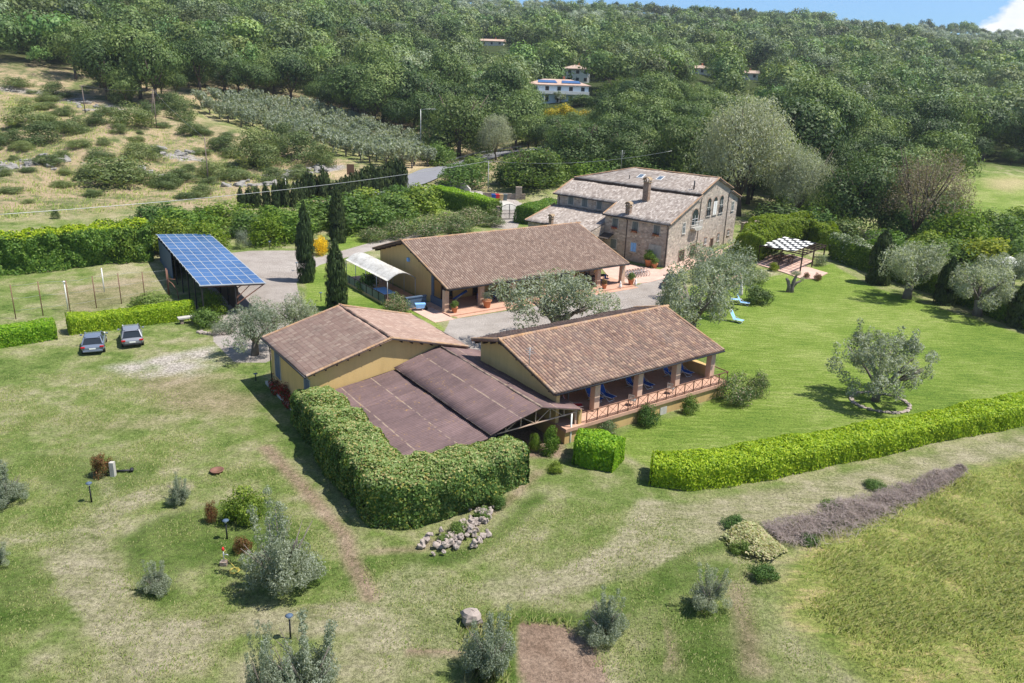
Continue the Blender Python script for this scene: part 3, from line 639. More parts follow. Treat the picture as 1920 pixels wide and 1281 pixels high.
# ------------------------------------------------------------------ roofs
def tile_roof(name, m, parent, eL, eR, rR, rL, per=.24, amp=.045, thick=.14, row=0.0, seg=6):
    """a ribbed slab: eave left, eave right, ridge right, ridge left (local points); ribs run from eave to ridge"""
    eL, eR, rR, rL = [np.array(p, float) for p in (eL, eR, rR, rL)]
    LU = max(np.linalg.norm(eR-eL), np.linalg.norm(rR-rL)); LV = np.linalg.norm((rL+rR)/2-(eL+eR)/2)
    nrm = np.cross(eR-eL, rL-eL); nrm = nrm/np.linalg.norm(nrm)
    if nrm[2] < 0: nrm = -nrm
    nu = max(2, int(round(LU/per))*seg+1); s = np.linspace(0, 1, nu); ph = (s*LU/per) % 1.0
    prof = amp*np.abs(np.sin(np.pi*ph))**.8
    if row:
        k = max(1, int(LV/row)); ts = []; up = []
        for i in range(k): ts += [i/k, (i+1)/k-.002]; up += [.028, 0.0]
        tv = np.array(ts); up = np.array(up)
    else: tv = np.linspace(0, 1, max(2, int(LV/1.0)+1)); up = np.zeros(len(tv))
    lo = eL[None]*(1-s[:, None])+eR[None]*s[:, None]; hi = rL[None]*(1-s[:, None])+rR[None]*s[:, None]
    V = lo[None]*(1-tv[:, None, None])+hi[None]*tv[:, None, None]+nrm[None, None]*(prof[None, :, None]+up[:, None, None]+.004)
    sag = .045*(np.sin(s[None]*LU*.9+2.1*np.sin(tv[:, None]*LV*.5+LU))*np.sin(tv[:, None]*LV*.7+1.3*np.sin(s[None]*LU*.35)))+.012*np.sin(s[None]*LU*3.7+tv[:, None]*5)
    V = V+nrm[None, None]*sag[:, :, None]
    nv = len(tv); top = V.reshape(-1, 3)
    ii = np.arange(nu*nv).reshape(nv, nu); F = [np.stack([ii[:-1, :-1].ravel(), ii[:-1, 1:].ravel(), ii[1:, 1:].ravel(), ii[1:, :-1].ravel()], 1)]
    uv = np.stack([np.tile(s*LU, nv), np.repeat(tv*LV, nu)], 1)
    bot = np.stack([lo-nrm*thick, hi-nrm*thick]).reshape(-1, 3); b0 = len(top); jj = np.arange(2*nu).reshape(2, nu)+b0
    F.append(np.stack([jj[0, :-1], jj[1, :-1], jj[1, 1:], jj[0, 1:]], 1))
    F.append(np.stack([ii[0, :-1], jj[0, :-1], jj[0, 1:], ii[0, 1:]], 1)); F.append(np.stack([ii[-1, 1:], jj[1, 1:], jj[1, :-1], ii[-1, :-1]], 1))
    F.append(np.array([[ii[0, 0], ii[-1, 0], jj[1, 0], jj[0, 0]], [ii[0, -1], jj[0, -1], jj[1, -1], ii[-1, -1]]]))
    uvb = np.stack([np.tile(s*LU, 2), np.repeat([0., LV], nu)], 1)
    return obj(name, mesh_np(name, np.concatenate([top, bot]), np.concatenate(F), m, np.concatenate([uv, uvb])), parent)
def edge_tiles(name, m, parent, p, q, r=.12, step=.34, lift=.05):
    """a run of half-round tiles from p to q"""
    p = np.array(p, float); q = np.array(q, float); L = np.linalg.norm(q-p); k = max(1, int(L/step)); d = (q-p)/L
    a = np.cross(d, [0, 0, 1.]); a /= np.linalg.norm(a); b = np.cross(a, d); V = []; F = []; UV = []
    n = 6
    for i in range(k):
        p0 = p+d*L*i/k; p1 = p+d*L*((i+1)/k+.02)
        for e, (pp, rr_) in enumerate(((p0, r*1.08), (p1, r*.92))):
            for j in range(n+1):
                t_ = math.pi*j/n; V.append(pp+a*math.cos(t_)*rr_+b*(math.sin(t_)*rr_+lift-.03)); UV.append((i*.25+.1+.02*e, i*.35+.05+.2*e))
        b0 = i*2*(n+1)
        for j in range(n): F.append((b0+j, b0+j+1, b0+n+2+j, b0+n+1+j))
    return obj(name, mesh_np(name, V, F, m, UV), parent)
def wmap(org, u, out):
    """frame on a wall: (along, outward, up) -> local point"""
    org = np.array(org, float); u = np.array(u, float); out = np.array(out, float)
    return lambda p: tuple(org+u*p[0]+out*p[1]+np.array([0, 0, p[2]]))
def window(parent, Mw, a0, a1, z0, z1, frame_m, shutter_m, arch=False, shutters=True, sill=True, flowers=False, rail=False, wd=.03):
    w = a1-a0
    f = MB(); fw = .11
    f.box(a0-fw, a0, -.02, .05, z0, z1, Mw); f.box(a1, a1+fw, -.02, .05, z0, z1, Mw)
    if not arch: f.box(a0-fw, a1+fw, -.02, .052, z1, z1+fw, Mw)
    fo = f.build('window', frame_m, parent)
    p = MB()
    if arch:
        c = (a0+a1)/2; pr = [(a0, z0), (a1, z0)]+[(c+w/2*math.cos(t), z1-w/2*0+w/2*math.sin(t)) for t in np.linspace(0, math.pi, 13)]
        def am(q): return Mw((q[1], q[0], q[2]))
        V = [Mw((q[0], d, q[1])) for d in (-.1, .018) for q in pr]; n = len(pr)
        p.add(V, [tuple(range(n)), tuple(range(n, 2*n))[::-1]]+[(i, (i+1) % n, n+(i+1) % n, n+i) for i in range(n)])
        g = MB(); outer = [(c+(w/2+fw)*math.cos(t), z1+(w/2+fw)*math.sin(t)) for t in np.linspace(0, math.pi, 13)]; inner = [(c+w/2*math.cos(t), z1+w/2*math.sin(t)) for t in np.linspace(0, math.pi, 13)]
        for i in range(12):
            q = [outer[i], outer[i+1], inner[i+1], inner[i]]; V = [Mw((x, d, z)) for d in (-.02, .05) for x, z in q]
            g.add(V, [(0, 1, 2, 3), (7, 6, 5, 4), (0, 4, 5, 1), (1, 5, 6, 2), (2, 6, 7, 3), (3, 7, 4, 0)])
        g.build('arch_surround', frame_m, fo)
    else: p.box(a0, a1, -.1, .018, z0, z1, Mw)
    p.build('pane', M['glass'], fo)
    b = MB(); c = (a0+a1)/2; b.box(c-.03, c+.03, .018, .04, z0, z1, Mw); b.box(a0, a0+.05, .018, .04, z0, z1, Mw); b.box(a1-.05, a1, .018, .04, z0, z1, Mw)
    b.box(a0+.05, c-.03, .018, .038, z0+(z1-z0)*.62, z0+(z1-z0)*.62+.04, Mw); b.box(c+.03, a1-.05, .018, .038, z0+(z1-z0)*.62, z0+(z1-z0)*.62+.04, Mw)
    b.build('sash', M['white'] if not shutters else shutter_m, fo)
    if shutters:
        for s_ in (0, 1):
            q = MB(); x0 = a0+.03 if s_ == 0 else c+.045; x1 = c-.045 if s_ == 0 else a1-.03
            q.box(x0, x1, .042, .075, z0+.03, z1-.03, Mw)
            for k in range(int((z1-z0)/.12)): q.box(x0+.05, x1-.05, .075, .083, z0+.08+k*.12, z0+.13+k*.12, Mw)
            q.build('shutter', shutter_m, fo)
    if sill:
        q = MB(); q.box(a0-.16, a1+.16, -.02, .14, z0-.09, z0, Mw); q.build('sill', M['concrete'], fo)
    if flowers:
        q = MB(); q.box(a0+.02, a1-.02, .142, .30, z0-.14, z0+.02, Mw); bx_ = q.build('flower_box', M['terracotta'], parent)
        r = np.random.default_rng(int(abs(a0*100))+3); n = 110
        P = np.array([Mw((r.uniform(a0-.05, a1+.05), r.uniform(.12, .42), z0+r.uniform(-.22, .22))) for _ in range(n)])
        obj('blossom', leaves('blossom', P, rdir(n, r), np.full(n, .06), M['f_redflower'], r, .7), bx_)
    return fo
def chimney(parent, base, w, d, h, capm, name='chimney'):
    b = MB(); b.box(base[0]-w/2, base[0]+w/2, base[1]-d/2, base[1]+d/2, base[2]-.6, base[2]+h)
    o = b.build(name, M['stone_warm'], parent)
    c = MB(); z = base[2]+h; c.box(base[0]-w/2-.09, base[0]+w/2+.09, base[1]-d/2-.09, base[1]+d/2+.09, z, z+.09)
    for sx_ in (-1, 1):
        for sy_ in (-1, 1): c.box(base[0]+sx_*(w/2-.06)-.07, base[0]+sx_*(w/2-.06)+.07, base[1]+sy_*(d/2-.06)-.07, base[1]+sy_*(d/2-.06)+.07, z+.09, z+.36)
    n = 8; r_ = w/2+.14; V = []
    for y in (base[1]-d/2-.12, base[1]+d/2+.12):
        for rr_ in (r_, r_-.09):
            for j in range(n+1):
                t_ = math.pi*j/n; V.append((base[0]+math.cos(t_)*rr_, y, z+.34+math.sin(t_)*rr_*.75))
    F = []; q = n+1
    for j in range(n): F += [(j, j+1, 2*q+j+1, 2*q+j), (q+j, 3*q+j, 3*q+j+1, q+j+1), (j, q+j, q+j+1, j+1), (2*q+j, 2*q+j+1, 3*q+j+1, 3*q+j)]
    c.add(V, F); c.build('chimney_cap', capm, o); return o
M['stone_warm'] = stonework('chimney_stone', [(.24, .16, .12), (.36, .25, .19), (.30, .20, .15), (.40, .29, .21)], 4.0)
M['capt'] = plain('old_cap_tiles', (.34, .25, .16), .9, var=.4, scale=5)
def L2(c, t): # local frame of a building
    u = np.array([math.cos(t), math.sin(t), 0]); v = np.array([-math.sin(t), math.cos(t), 0]); c3 = np.array([c[0], c[1], 0.])
    to = lambda P: np.array([(np.array(P)-c3)@u, (np.array(P)-c3)@v, P[2]])
    wd_ = lambda p: c3+u*p[0]+v*p[1]+np.array([0, 0, p[2]])
    return u, v, c3, to, wd_
def roof_hit(px, py, c, t, P0, n):
    u, v, c3, to, wd_ = L2(c, t); nw = u*n[0]+v*n[1]+np.array([0, 0, n[2]]); return to(onplane(px, py, wd_(P0), nw))
# ------------------------------------------------------------------ building with the flat clay tile roof (front left)
cA, tA = (-11.995, 61.275), 2.179
A_ = thing('outbuilding', 'yellow outbuilding with a broad flat-tiled clay roof and blue-grey shutters', 'building', (cA[0], cA[1], 0), tA)
uA, vA, cA3, toA, wdA = L2(cA, tA)
b = MB(); pr = [(-6.3, -1.4), (6.35, -1.4), (6.35, 2.90), (0, 4.58), (-6.3, 2.90)]; b.prism(pr, -4.5, 4.5, 0); b.build('wall', M['ochre'], A_)
tile_roof('roof', M['tile_flat'], A_, (-5.02, 6.84, 2.937), (5.02, 6.84, 2.937), (5.02, 0, 4.756), (-5.02, 0, 4.756), .30, .02, .1, .40)
tile_roof('roof', M['tile_pink'], A_, (5.02, -6.84, 2.937), (-5.02, -6.84, 2.937), (-5.02, 0, 4.756), (5.02, 0, 4.756), .22, .03, .1, .34)
edge_tiles('ridge_tiles', M['tile_mix'], A_, (-5.02, 0, 4.76), (5.02, 0, 4.76), .12)
for s_ in (1, -1):
    for e in (-1, 1): edge_tiles('verge_tiles', M['tile_edge'], A_, (e*4.95, s_*6.8, 2.96), (e*4.95, 0, 4.77), .10)
g = MB()
for s_ in (1, -1):
    g.tube([(-5.0, s_*6.92, 2.86), (5.0, s_*6.92, 2.90)], .07, 8)
g.build('gutter', M['dark'], A_)
g = MB(); g.tube([(4.4, 6.92, 2.8), (4.4, 6.45, 2.55), (4.4, 6.45, -1.0)], .045, 6); g.build('drainpipe', M['dark'], A_)
g = MB()
for k in range(7):
    for s_ in (1, -1):
        v_ = s_*(.9+k*.88); z = 4.756-.266*abs(v_)-.2
        g.beam((-4.98, v_, z), (-4.4, v_, z), .09, .11)
g.build('rafter_ends', M['dark_wood'], A_)
Mw = wmap((0, 6.35, 0), (1, 0, 0), (0, 1, 0))
for a0, a1 in ((2.25, 3.45), (-4.35, -3.25)):
    f = MB(); f.box(a0-.08, a0, -.02, .05, .05, 2.3, Mw); f.box(a1, a1+.08, -.02, .05, .05, 2.3, Mw); f.box(a0-.08, a1+.08, -.02, .052, 2.3, 2.38, Mw); fo = f.build('window', M['concrete'], A_)
    for x0, x1 in ((a0, (a0+a1)/2-.01), ((a0+a1)/2+.01, a1)):
        q = MB(); q.box(x0, x1, .0, .06, .05, 2.3, Mw)
        for k in range(15): q.box(x0+.06, x1-.06, .06, .07, .15+k*.14, .24+k*.14, Mw)
        q.build('shutter', M['blue_shutter'], fo)
pl = MB(); pl.box(-2.3, 4.6, 6.75, 6.95, -1.3, -.72); pl.box(-2.3, 4.6, 6.35, 6.75, -1.3, -.85); pk = pl.build('planter', M['concrete'], A_)
r = np.random.default_rng(4); n = 2600
P = np.stack([r.uniform(-2.3, 3.3, n), r.uniform(6.4, 7.15, n), -.8+np.abs(r.normal(0, .36, n))], 1); P[:, 2] += .35*np.sin(P[:, 0]*2.1)
obj('blossom', leaves('blossom', P, rdir(n, r), np.full(n, .075), M['f_redflower'], r, .6), pk)
# ------------------------------------------------------------------ carport of corrugated sheet
Cp = thing('carport', 'open carport roofed in purple-brown corrugated sheet with a lower lean-to', 'carport', (cA[0], cA[1], 0), tA)
e0, e1 = -4.62, -18.55
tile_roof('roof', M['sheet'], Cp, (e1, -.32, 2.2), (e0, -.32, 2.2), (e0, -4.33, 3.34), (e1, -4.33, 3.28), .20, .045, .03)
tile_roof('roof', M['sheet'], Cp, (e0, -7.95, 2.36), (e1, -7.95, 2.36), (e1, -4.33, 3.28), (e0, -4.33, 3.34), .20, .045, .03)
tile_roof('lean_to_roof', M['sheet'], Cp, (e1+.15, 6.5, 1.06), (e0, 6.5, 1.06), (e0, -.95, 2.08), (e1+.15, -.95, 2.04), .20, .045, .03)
g = MB(); g.tube([(e0, -4.33, 3.36), (e1, -4.33, 3.30)], .09, 8); g.build('ridge_cap', M['sheet'], Cp)
g = MB()
for uu in (-18.2, -14.8, -11.4, -8.0, -5.0):
    g.beam((uu, -.5, 2.0), (uu, -7.7, 2.12), .07); g.beam((uu, -.5, 2.05), (uu, -4.33, 3.17), .06); g.beam((uu, -7.8, 2.2), (uu, -4.33, 3.17), .06)
    for k in range(1, 6):
        v_ = -.5-k*1.2; zt = 3.17-(abs(v_+4.33))*.285; g.beam((uu, v_, 2.05), (uu, v_, zt), .045)
        vn = v_-1.2; g.beam((uu, v_, 2.05 if k % 2 else zt), (uu, vn, (3.17-abs(vn+4.33)*.285) if k % 2 else 2.05), .04)
    g.beam((uu, -.9, 1.93), (uu, 6.3, .96), .08)
g.build('truss', M['galv_paint'] if 'galv_paint' in M else M['column'], Cp)
for uu in (-18.2, -11.4, -5.0):
    for v_, zt in ((-.55, 2.0), (-7.55, 2.1), (6.2, .9)):
        q = MB(); q.box(uu-.06, uu+.06, v_-.06, v_+.06, -1.3, zt); q.build('post', M['column'], Cp)
q = MB(); q.box(-18.35, -13.6, -7.98, -7.72, -1.3, 2.22); q.build('side_wall', M['ochre2'], Cp)
q = MB(); q.tube([(-18.45, -7.0, 2.2), (-18.45, -7.0, -1.2)], .06, 8); q.build('drainpipe', M['white'], Cp)
# ------------------------------------------------------------------ long loggia building (behind)
cB, tB = (-2.441, 94.828), .625
B_ = thing('loggia_building', 'long yellow building with a red clay pantile roof and a loggia facing the gravel yard', 'building', (cB[0], cB[1], 0), tB)
uB, vB, cB3, toB, wdB = L2(cB, tB)
HB, FB, BB = 5.876, 10.146, 7.377; zf, zb = HB-.316*FB, HB-.316*BB
b = MB(); b.prism([(-5.66, -1), (6.9, -1), (6.9, 3.5), (0, 5.62), (-5.66, 3.84)], -11.95, 11.95, 0); b.build('wall', M['ochre'], B_)
b = MB(); b.box(-12.9, 13.1, -11.0, -5.66, -.8, .15); b.box(-12.9, 13.1, -11.7, -11.0, -.8, .03); b.build('porch_floor', M['brickpav'], B_)
b = MB(); b.box(-15.2, -12.9, -11.9, 8.5, -.8, .035); b.build('side_paving', M['paving'], B_)
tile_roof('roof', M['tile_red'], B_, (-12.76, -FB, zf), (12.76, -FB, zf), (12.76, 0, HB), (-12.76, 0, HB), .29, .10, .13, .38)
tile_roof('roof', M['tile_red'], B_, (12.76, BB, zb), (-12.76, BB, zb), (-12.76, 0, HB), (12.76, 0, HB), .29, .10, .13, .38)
edge_tiles('ridge_tiles', M['tile_edge'], B_, (-12.76, 0, HB), (12.76, 0, HB), .13)
for e in (-1, 1):
    edge_tiles('verge_tiles', M['tile_edge'], B_, (e*12.68, -FB, zf+.03), (e*12.68, 0, HB+.03), .11); edge_tiles('verge_tiles', M['tile_edge'], B_, (e*12.68, BB, zb+.03), (e*12.68, 0, HB+.03), .11)
g = MB()
for k in range(6):
    for s_, l_ in ((-1, 9.6), (1, 6.9)):
        v_ = s_*(.15+k*l_/5.2); z = HB-.316*abs(v_)-.27
        for e in (-1, 1): g.beam((e*12.65, v_, z), (e*11.9, v_, z), .14, .16)
g.build('rafter_ends', M['dark_wood'], B_)
cu = (-12.44, -8.03, -3.85, .3, 4.49, 8.54, 12.45)
for uu in cu:
    q = MB(); q.box(uu-.26, uu+.26, -9.55, -9.05, .15, 2.42); q.box(uu-.31, uu+.31, -9.6, -9.0, .15, .32); q.build('column', M['column'], B_)
q = MB(); q.box(-12.6, 12.6, -9.5, -9.1, 2.42, 2.72); q.build('porch_beam', M['dark_wood'], B_)
q = MB(); q.box(-12.2, -11.95, -9.05, -5.66, .15, .95); q.build('parapet', M['blue_shutter'], B_)
q = MB(); q.box(-12.1, -11.96, -6.1, -5.67, .15, 3.4); q.build('corner_post', M['blue_shutter'], B_)
g = MB(); g.tube([(-12.7, -FB-.1, zf-.06), (12.7, -FB-.1, zf-.03)], .07, 8); g.tube([(12.6, -FB-.1, zf-.1), (12.6, -9.3, 2.3), (12.72, -9.3, .2)], .045, 6); g.build('gutter', M['dark'], B_)
Mw = wmap((0, -5.66, 0), (1, 0, 0), (0, -1, 0))
for k in range(6):
    x0 = -10.9+k*4.1; q = MB(); q.box(x0, x0+1.5, -.02, .05, .15, 2.35, Mw); d_ = q.build('door', M['wood'], B_)
    q = MB(); q.box(x0+.1, x0+.7, .05, .06, .5, 2.2, Mw); q.box(x0+.8, x0+1.4, .05, .06, .5, 2.2, Mw); q.build('pane', M['glass'], d_)
Mg = wmap((-11.95, 0, 0), (0, 1, 0), (-1, 0, 0))
q = MB(); q.box(-.6, -.2, 0, .22, 3.55, 3.95, Mg); q.build('alarm_box', M['light_blue'], B_)
# ------------------------------------------------------------------ terrace building (right)
cC, tC = (6.036, 60.593), .639
C_ = thing('terrace_building', 'yellow building with a mottled pantile roof over an open brick terrace of deckchairs', 'building', (cC[0], cC[1], 0), tC)
uC, vC, cC3, toC, wdC = L2(cC, tC)
HC, FC, BC, sC = 5.549, 6.711, 3.619, .283; zf, zb = HC-sC*FC, HC-sC*BC
b = MB(); b.prism([(-2.2, -1), (3.1, -1), (3.1, 4.48), (0, 5.30), (-2.2, 4.74)], -8.2, 8.2, 0); b.prism([(-2.2, -1), (-2.2, 4.74), (-6.3, 3.6), (-6.3, 1.2), (-6.0, -1)], -8.2, -7.9, 0)
b.build('wall', M['ochre'], C_)
b = MB(); b.box(-8.2, 8.75, -7.5, -2.2, .95, 1.2); b.build('terrace_floor', M['brickpav'], C_)
b = MB(); b.box(-8.15, 8.6, -7.35, -2.2, -1.4, .95); b.build('terrace_wall', M['ochre2'], C_)
q = MB(); q.box(1.2, 1.9, -7.40, -7.35, -.6, .6); q.build('hatch', M['concrete'], C_)
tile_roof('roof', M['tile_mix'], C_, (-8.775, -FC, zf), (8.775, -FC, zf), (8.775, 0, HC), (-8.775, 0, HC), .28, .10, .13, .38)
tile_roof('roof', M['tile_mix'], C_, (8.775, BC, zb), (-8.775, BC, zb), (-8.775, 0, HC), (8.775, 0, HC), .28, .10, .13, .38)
edge_tiles('ridge_tiles', M['tile_edge'], C_, (-8.775, 0, HC+.02), (8.775, 0, HC+.02), .14)
for e in (-1, 1):
    edge_tiles('verge_tiles', M['tile_edge'], C_, (e*8.68, -FC, zf+.03), (e*8.68, 0, HC+.03), .12); edge_tiles('verge_tiles', M['tile_edge'], C_, (e*8.68, BC, zb+.03), (e*8.68, 0, HC+.03), .12)
g = MB()
for k in range(4):
    for s_, l_ in ((-1, 6.2), (1, 3.3)):
        v_ = s_*(.15+k*l_/3.2); z = HC-sC*abs(v_)-.26; g.beam((-8.65, v_, z), (-8.15, v_, z), .13, .15); g.beam((8.65, v_, z), (8.15, v_, z), .13, .15)
g.build('rafter_ends', M['dark_wood'], C_)
for uu in (-4.33, 0, 4.1, 8.15):
    q = MB(); q.box(uu-.25, uu+.25, -6.25, -5.75, 1.2, 3.42); q.build('column', M['column'], C_)
q = MB(); q.box(-8.2, 8.5, -6.2, -5.8, 3.42, 3.68); q.build('porch_beam', M['dark_wood'], C_)
g = MB(); g.tube([(-8.7, -FC-.09, zf-.06), (8.7, -FC-.09, zf-.03)], .065, 8); g.build('gutter', M['dark'], C_)
q = MB(); q.box(8.0, 8.5, -5.7, -2.2, 1.2, 2.1); q.build('parapet', M['ochre2'], C_)
g = MB(); ap = toC(onplane(975, 640, cC3+uC*-8.5, uC))  # aerial on the left verge
bz = HC-sC*3.6
g.tube([(-8.6, -3.6, bz-.1), (-8.6, -3.6, bz+1.5)], .03, 6)
for k in range(4): g.tube([(-8.95, -3.6+.0, bz+1.5-.16*k), (-8.25, -3.6, bz+1.5-.16*k)], .012, 5)
g.tube([(-8.6, -3.2, bz+1.2), (-8.6, -4.3, bz+1.3)], .016, 5); g.build('aerial', M['galv'], C_)
# railing of the terrace
Rl = thing('terrace_railing', 'brown iron railing with crossed bars along the front of the brick terrace', 'railing', (cC[0], cC[1], 0), tC)
nP = 16; us = np.linspace(-6.3, 8.65, nP)
g = MB(); g.beam((-6.3, -7.42, 2.08), (8.65, -7.42, 2.08), .06); g.beam((-6.3, -7.42, 1.30), (8.65, -7.42, 1.30), .05); g.beam((8.65, -7.42, 2.08), (8.65, -5.9, 2.08), .06); g.beam((8.65, -7.42, 1.3), (8.65, -5.9, 1.3), .05); g.build('rail', M['steel'], Rl)
g = MB()
for i in range(nP-1):
    a, c_ = us[i]+.04, us[i+1]-.04; g.beam((a, -7.42, 1.32), (c_, -7.42, 2.05), .025); g.beam((a, -7.41, 2.05), (c_, -7.41, 1.32), .025)
g.build('lattice', M['steel'], Rl)
for uu in us:
    q = MB(); q.box(uu-.028, uu+.028, -7.45, -7.39, 1.2, 2.12); q.build('baluster', M['steel'], Rl)
# ------------------------------------------------------------------ old stone farmhouse
cE, tE = (20.06, 103.73), -.68
E_ = thing('stone_farmhouse', 'large rubble-stone farmhouse with mottled old tile roofs and chimneys', 'house', (cE[0], cE[1], 0), tE)
uE, vE, cE3, toE, wdE = L2(cE, tE); sE = .36
zE = lambda v_: 5.89+sE*(v_+.35)
b = MB()
b.prism([(0, -1), (20.4, -1), (20.4, 7.5), (17.55, 8.55), (17.45, 9.05), (12.74, 10.66), (7.95, 8.95), (7.94, 8.7), (0, 5.83)], -10.0, 0, 0)
b.prism([(3.33, -1), (17.4, -1), (17.4, 9.0), (12.74, 9.2), (7.95, 8.7), (3.33, 7.03)], -20.8, -10.0, 0)
b.build('wall', M['stone'], E_)
b = MB(); b.prism([(-3.2, -1), (3.33, -1), (3.33, 5.2), (-3.2, 3.72)], -21.0, -10.0, 0); b.build('low_wing_wall', M['stone'], E_)
TS = M['tile_stone']
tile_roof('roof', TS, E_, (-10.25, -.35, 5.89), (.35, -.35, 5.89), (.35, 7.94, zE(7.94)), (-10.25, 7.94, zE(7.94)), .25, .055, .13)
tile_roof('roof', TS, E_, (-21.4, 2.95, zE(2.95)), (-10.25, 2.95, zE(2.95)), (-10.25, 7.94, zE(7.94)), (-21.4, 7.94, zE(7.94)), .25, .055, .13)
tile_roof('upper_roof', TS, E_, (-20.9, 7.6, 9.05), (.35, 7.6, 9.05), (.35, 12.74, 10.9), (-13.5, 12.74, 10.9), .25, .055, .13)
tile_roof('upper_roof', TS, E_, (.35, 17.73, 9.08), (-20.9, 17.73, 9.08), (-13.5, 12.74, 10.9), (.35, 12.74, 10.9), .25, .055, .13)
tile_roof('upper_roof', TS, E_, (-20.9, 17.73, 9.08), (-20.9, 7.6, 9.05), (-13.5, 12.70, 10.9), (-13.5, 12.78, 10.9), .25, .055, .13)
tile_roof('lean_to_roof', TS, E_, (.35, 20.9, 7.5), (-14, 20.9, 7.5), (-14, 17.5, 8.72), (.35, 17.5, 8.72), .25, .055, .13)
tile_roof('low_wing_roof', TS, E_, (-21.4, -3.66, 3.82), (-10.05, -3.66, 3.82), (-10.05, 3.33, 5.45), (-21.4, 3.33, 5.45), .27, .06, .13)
edge_tiles('ridge_tiles', M['tile_edge'], E_, (-13.5, 12.74, 10.92), (.35, 12.74, 10.92), .13)
edge_tiles('ridge_tiles', M['tile_edge'], E_, (-20.9, 7.6, 9.1), (-13.5, 12.74, 10.94), .12); edge_tiles('ridge_tiles', M['tile_edge'], E_, (-20.9, 17.73, 9.1), (-13.5, 12.74, 10.94), .12)
for p_, q_ in (((.28, -.35, 5.92), (.28, 7.94, zE(7.94)+.03)), ((.28, 7.6, 9.08), (.28, 12.74, 10.93)), ((.28, 17.73, 9.1), (.28, 12.74, 10.93)), ((.28, 20.9, 7.53), (.28, 17.6, 8.72)), ((-10.2, -.35, 5.92), (-10.2, 2.95, zE(2.95)+.03)), ((-21.3, 2.95, zE(2.95)+.03), (-21.3, 7.6, zE(7.6)+.03)), ((-21.3, -3.66, 3.85), (-21.3, 3.33, 5.48))):
    edge_tiles('verge_tiles', M['tile_edge'], E_, p_, q_, .11)
q = MB(); q.box(-20.9, .3, 7.5, 7.62, 8.72, 9.0); q.build('eave_board', M['dark_wood'], E_)
q = MB()
q.tube([(-10.2, -.44, 5.82), (.3, -.44, 5.82)], .07, 8); q.tube([(-21.3, 2.86, 7.02), (-10.3, 2.86, 7.02)], .07, 8); q.build('gutter', M['dark'], E_)
for p_ in ([(-6.39, -.4, 5.8), (-6.39, -.08, 5.5), (-6.39, -.08, 0)], [(-.15, -.4, 5.8), (-.15, -.08, 5.5), (-.15, -.08, 0)], [(.35, 7.9, 8.6), (.08, 8.3, 8.2), (.08, 8.3, .3)], [(.3, 17.2, 8.8), (.08, 17.0, 8.3), (.08, 17.0, .6)], [(-20.4, 2.95, 6.9), (-20.4, 3.25, 6.6), (-20.4, 3.25, 5.5)]):
    q = MB(); q.tube(p_, .05, 6); q.build('drainpipe', M['dark'], E_)
MF = wmap((0, 0, 0), (1, 0, 0), (0, -1, 0)); MM = wmap((0, 3.33, 0), (1, 0, 0), (0, -1, 0)); MR = wmap((0, 0, 0), (0, 1, 0), (1, 0, 0))
gs, cc = M['grey_shutter'], M['concrete']
for a0, a1 in ((-8.75, -7.85), (-5.57, -4.67), (-2.27, -1.35)):
    window(E_, MF, a0, a1, 4.25, 5.48, cc, gs, flowers=True)
window(E_, MF, -8.8, -7.9, 1.35, 2.6, cc, gs); window(E_, MF, -5.55, -4.7, 1.4, 2.62, cc, M['light_blue'])
f = MB(); f.box(-2.75, -2.6, -.02, .06, 0, 2.7, MF); f.box(-1.0, -.85, -.02, .06, 0, 2.7, MF); f.box(-2.75, -.85, -.02, .062, 2.7, 2.85, MF); dd = f.build('door', cc, E_)
for x0, x1 in ((-2.6, -1.82), (-1.78, -1.0)):
    q = MB(); q.box(x0, x1, 0, .05, .05, 2.7, MF); q.box(x0+.1, x1-.1, .05, .06, .2, 1.2, MF); q.box(x0+.1, x1-.1, .05, .06, 1.4, 2.5, MF); q.build('door_leaf', M['concrete'], dd)
for a0, a1 in ((-18.75, -17.85), (-16.28, -15.35), (-13.72, -12.87)): window(E_, MM, a0, a1, 5.78, 6.95, cc, gs)
for a0, a1, sh in ((10.25, 11.65, 0), (12.15, 13.55, 1), (14.15, 15.55, 0)):
    w_ = window(E_, MR, a0+.15, a1-.1, 5.75, 7.65, M['stone_warm'], M['white'] if sh else gs, arch=True, shutters=bool(sh))
    if not sh:
        q = MB(); q.beam(MR((a0, .12, 6.6)), MR((a1, .12, 6.6)), .04)
        for k in range(9): q.beam(MR((a0+.08+k*(a1-a0-.1)/9, .12, 5.75)), MR((a0+.08+k*(a1-a0-.1)/9, .12, 6.6)), .02)
        q.build('guard_rail', M['dark'], w_)
window(E_, MR, 18.5, 19.25, 5.65, 6.95, cc, gs, shutters=False)
bw = window(E_, MR, 6.15, 7.95, 4.95, 6.25, M['stone_warm'], gs, arch=True, shutters=False)
q = MB(); prof = [(5.9, 4.55), (5.9, 4.72), (8.2, 4.72), (8.2, 4.55), (7.6, 4.3), (6.5, 4.3)]
V = [MR((x, d, z)) for d in (0, .75) for x, z in prof]; n = 6; q.add(V, [tuple(range(n))[::-1], tuple(range(n, 2*n))]+[(i, (i+1) % n, n+(i+1) % n, n+i) for i in range(n)])
bal = q.build('balcony', M['concrete'], E_)
q = MB(); q.beam(MR((5.95, .72, 5.6)), MR((8.15, .72, 5.6)), .04); q.beam(MR((5.95, .72, 5.6)), MR((5.95, .05, 5.6)), .04); q.beam(MR((8.15, .72, 5.6)), MR((8.15, .05, 5.6)), .04)
for k in range(15): q.beam(MR((5.98+k*.152, .72, 4.72)), MR((5.98+k*.152, .72, 5.6)), .022)
q.build('balustrade', M['white'], bal)
window(E_, MR, 3.75, 4.45, 4.15, 5.55, cc, gs, shutters=False)
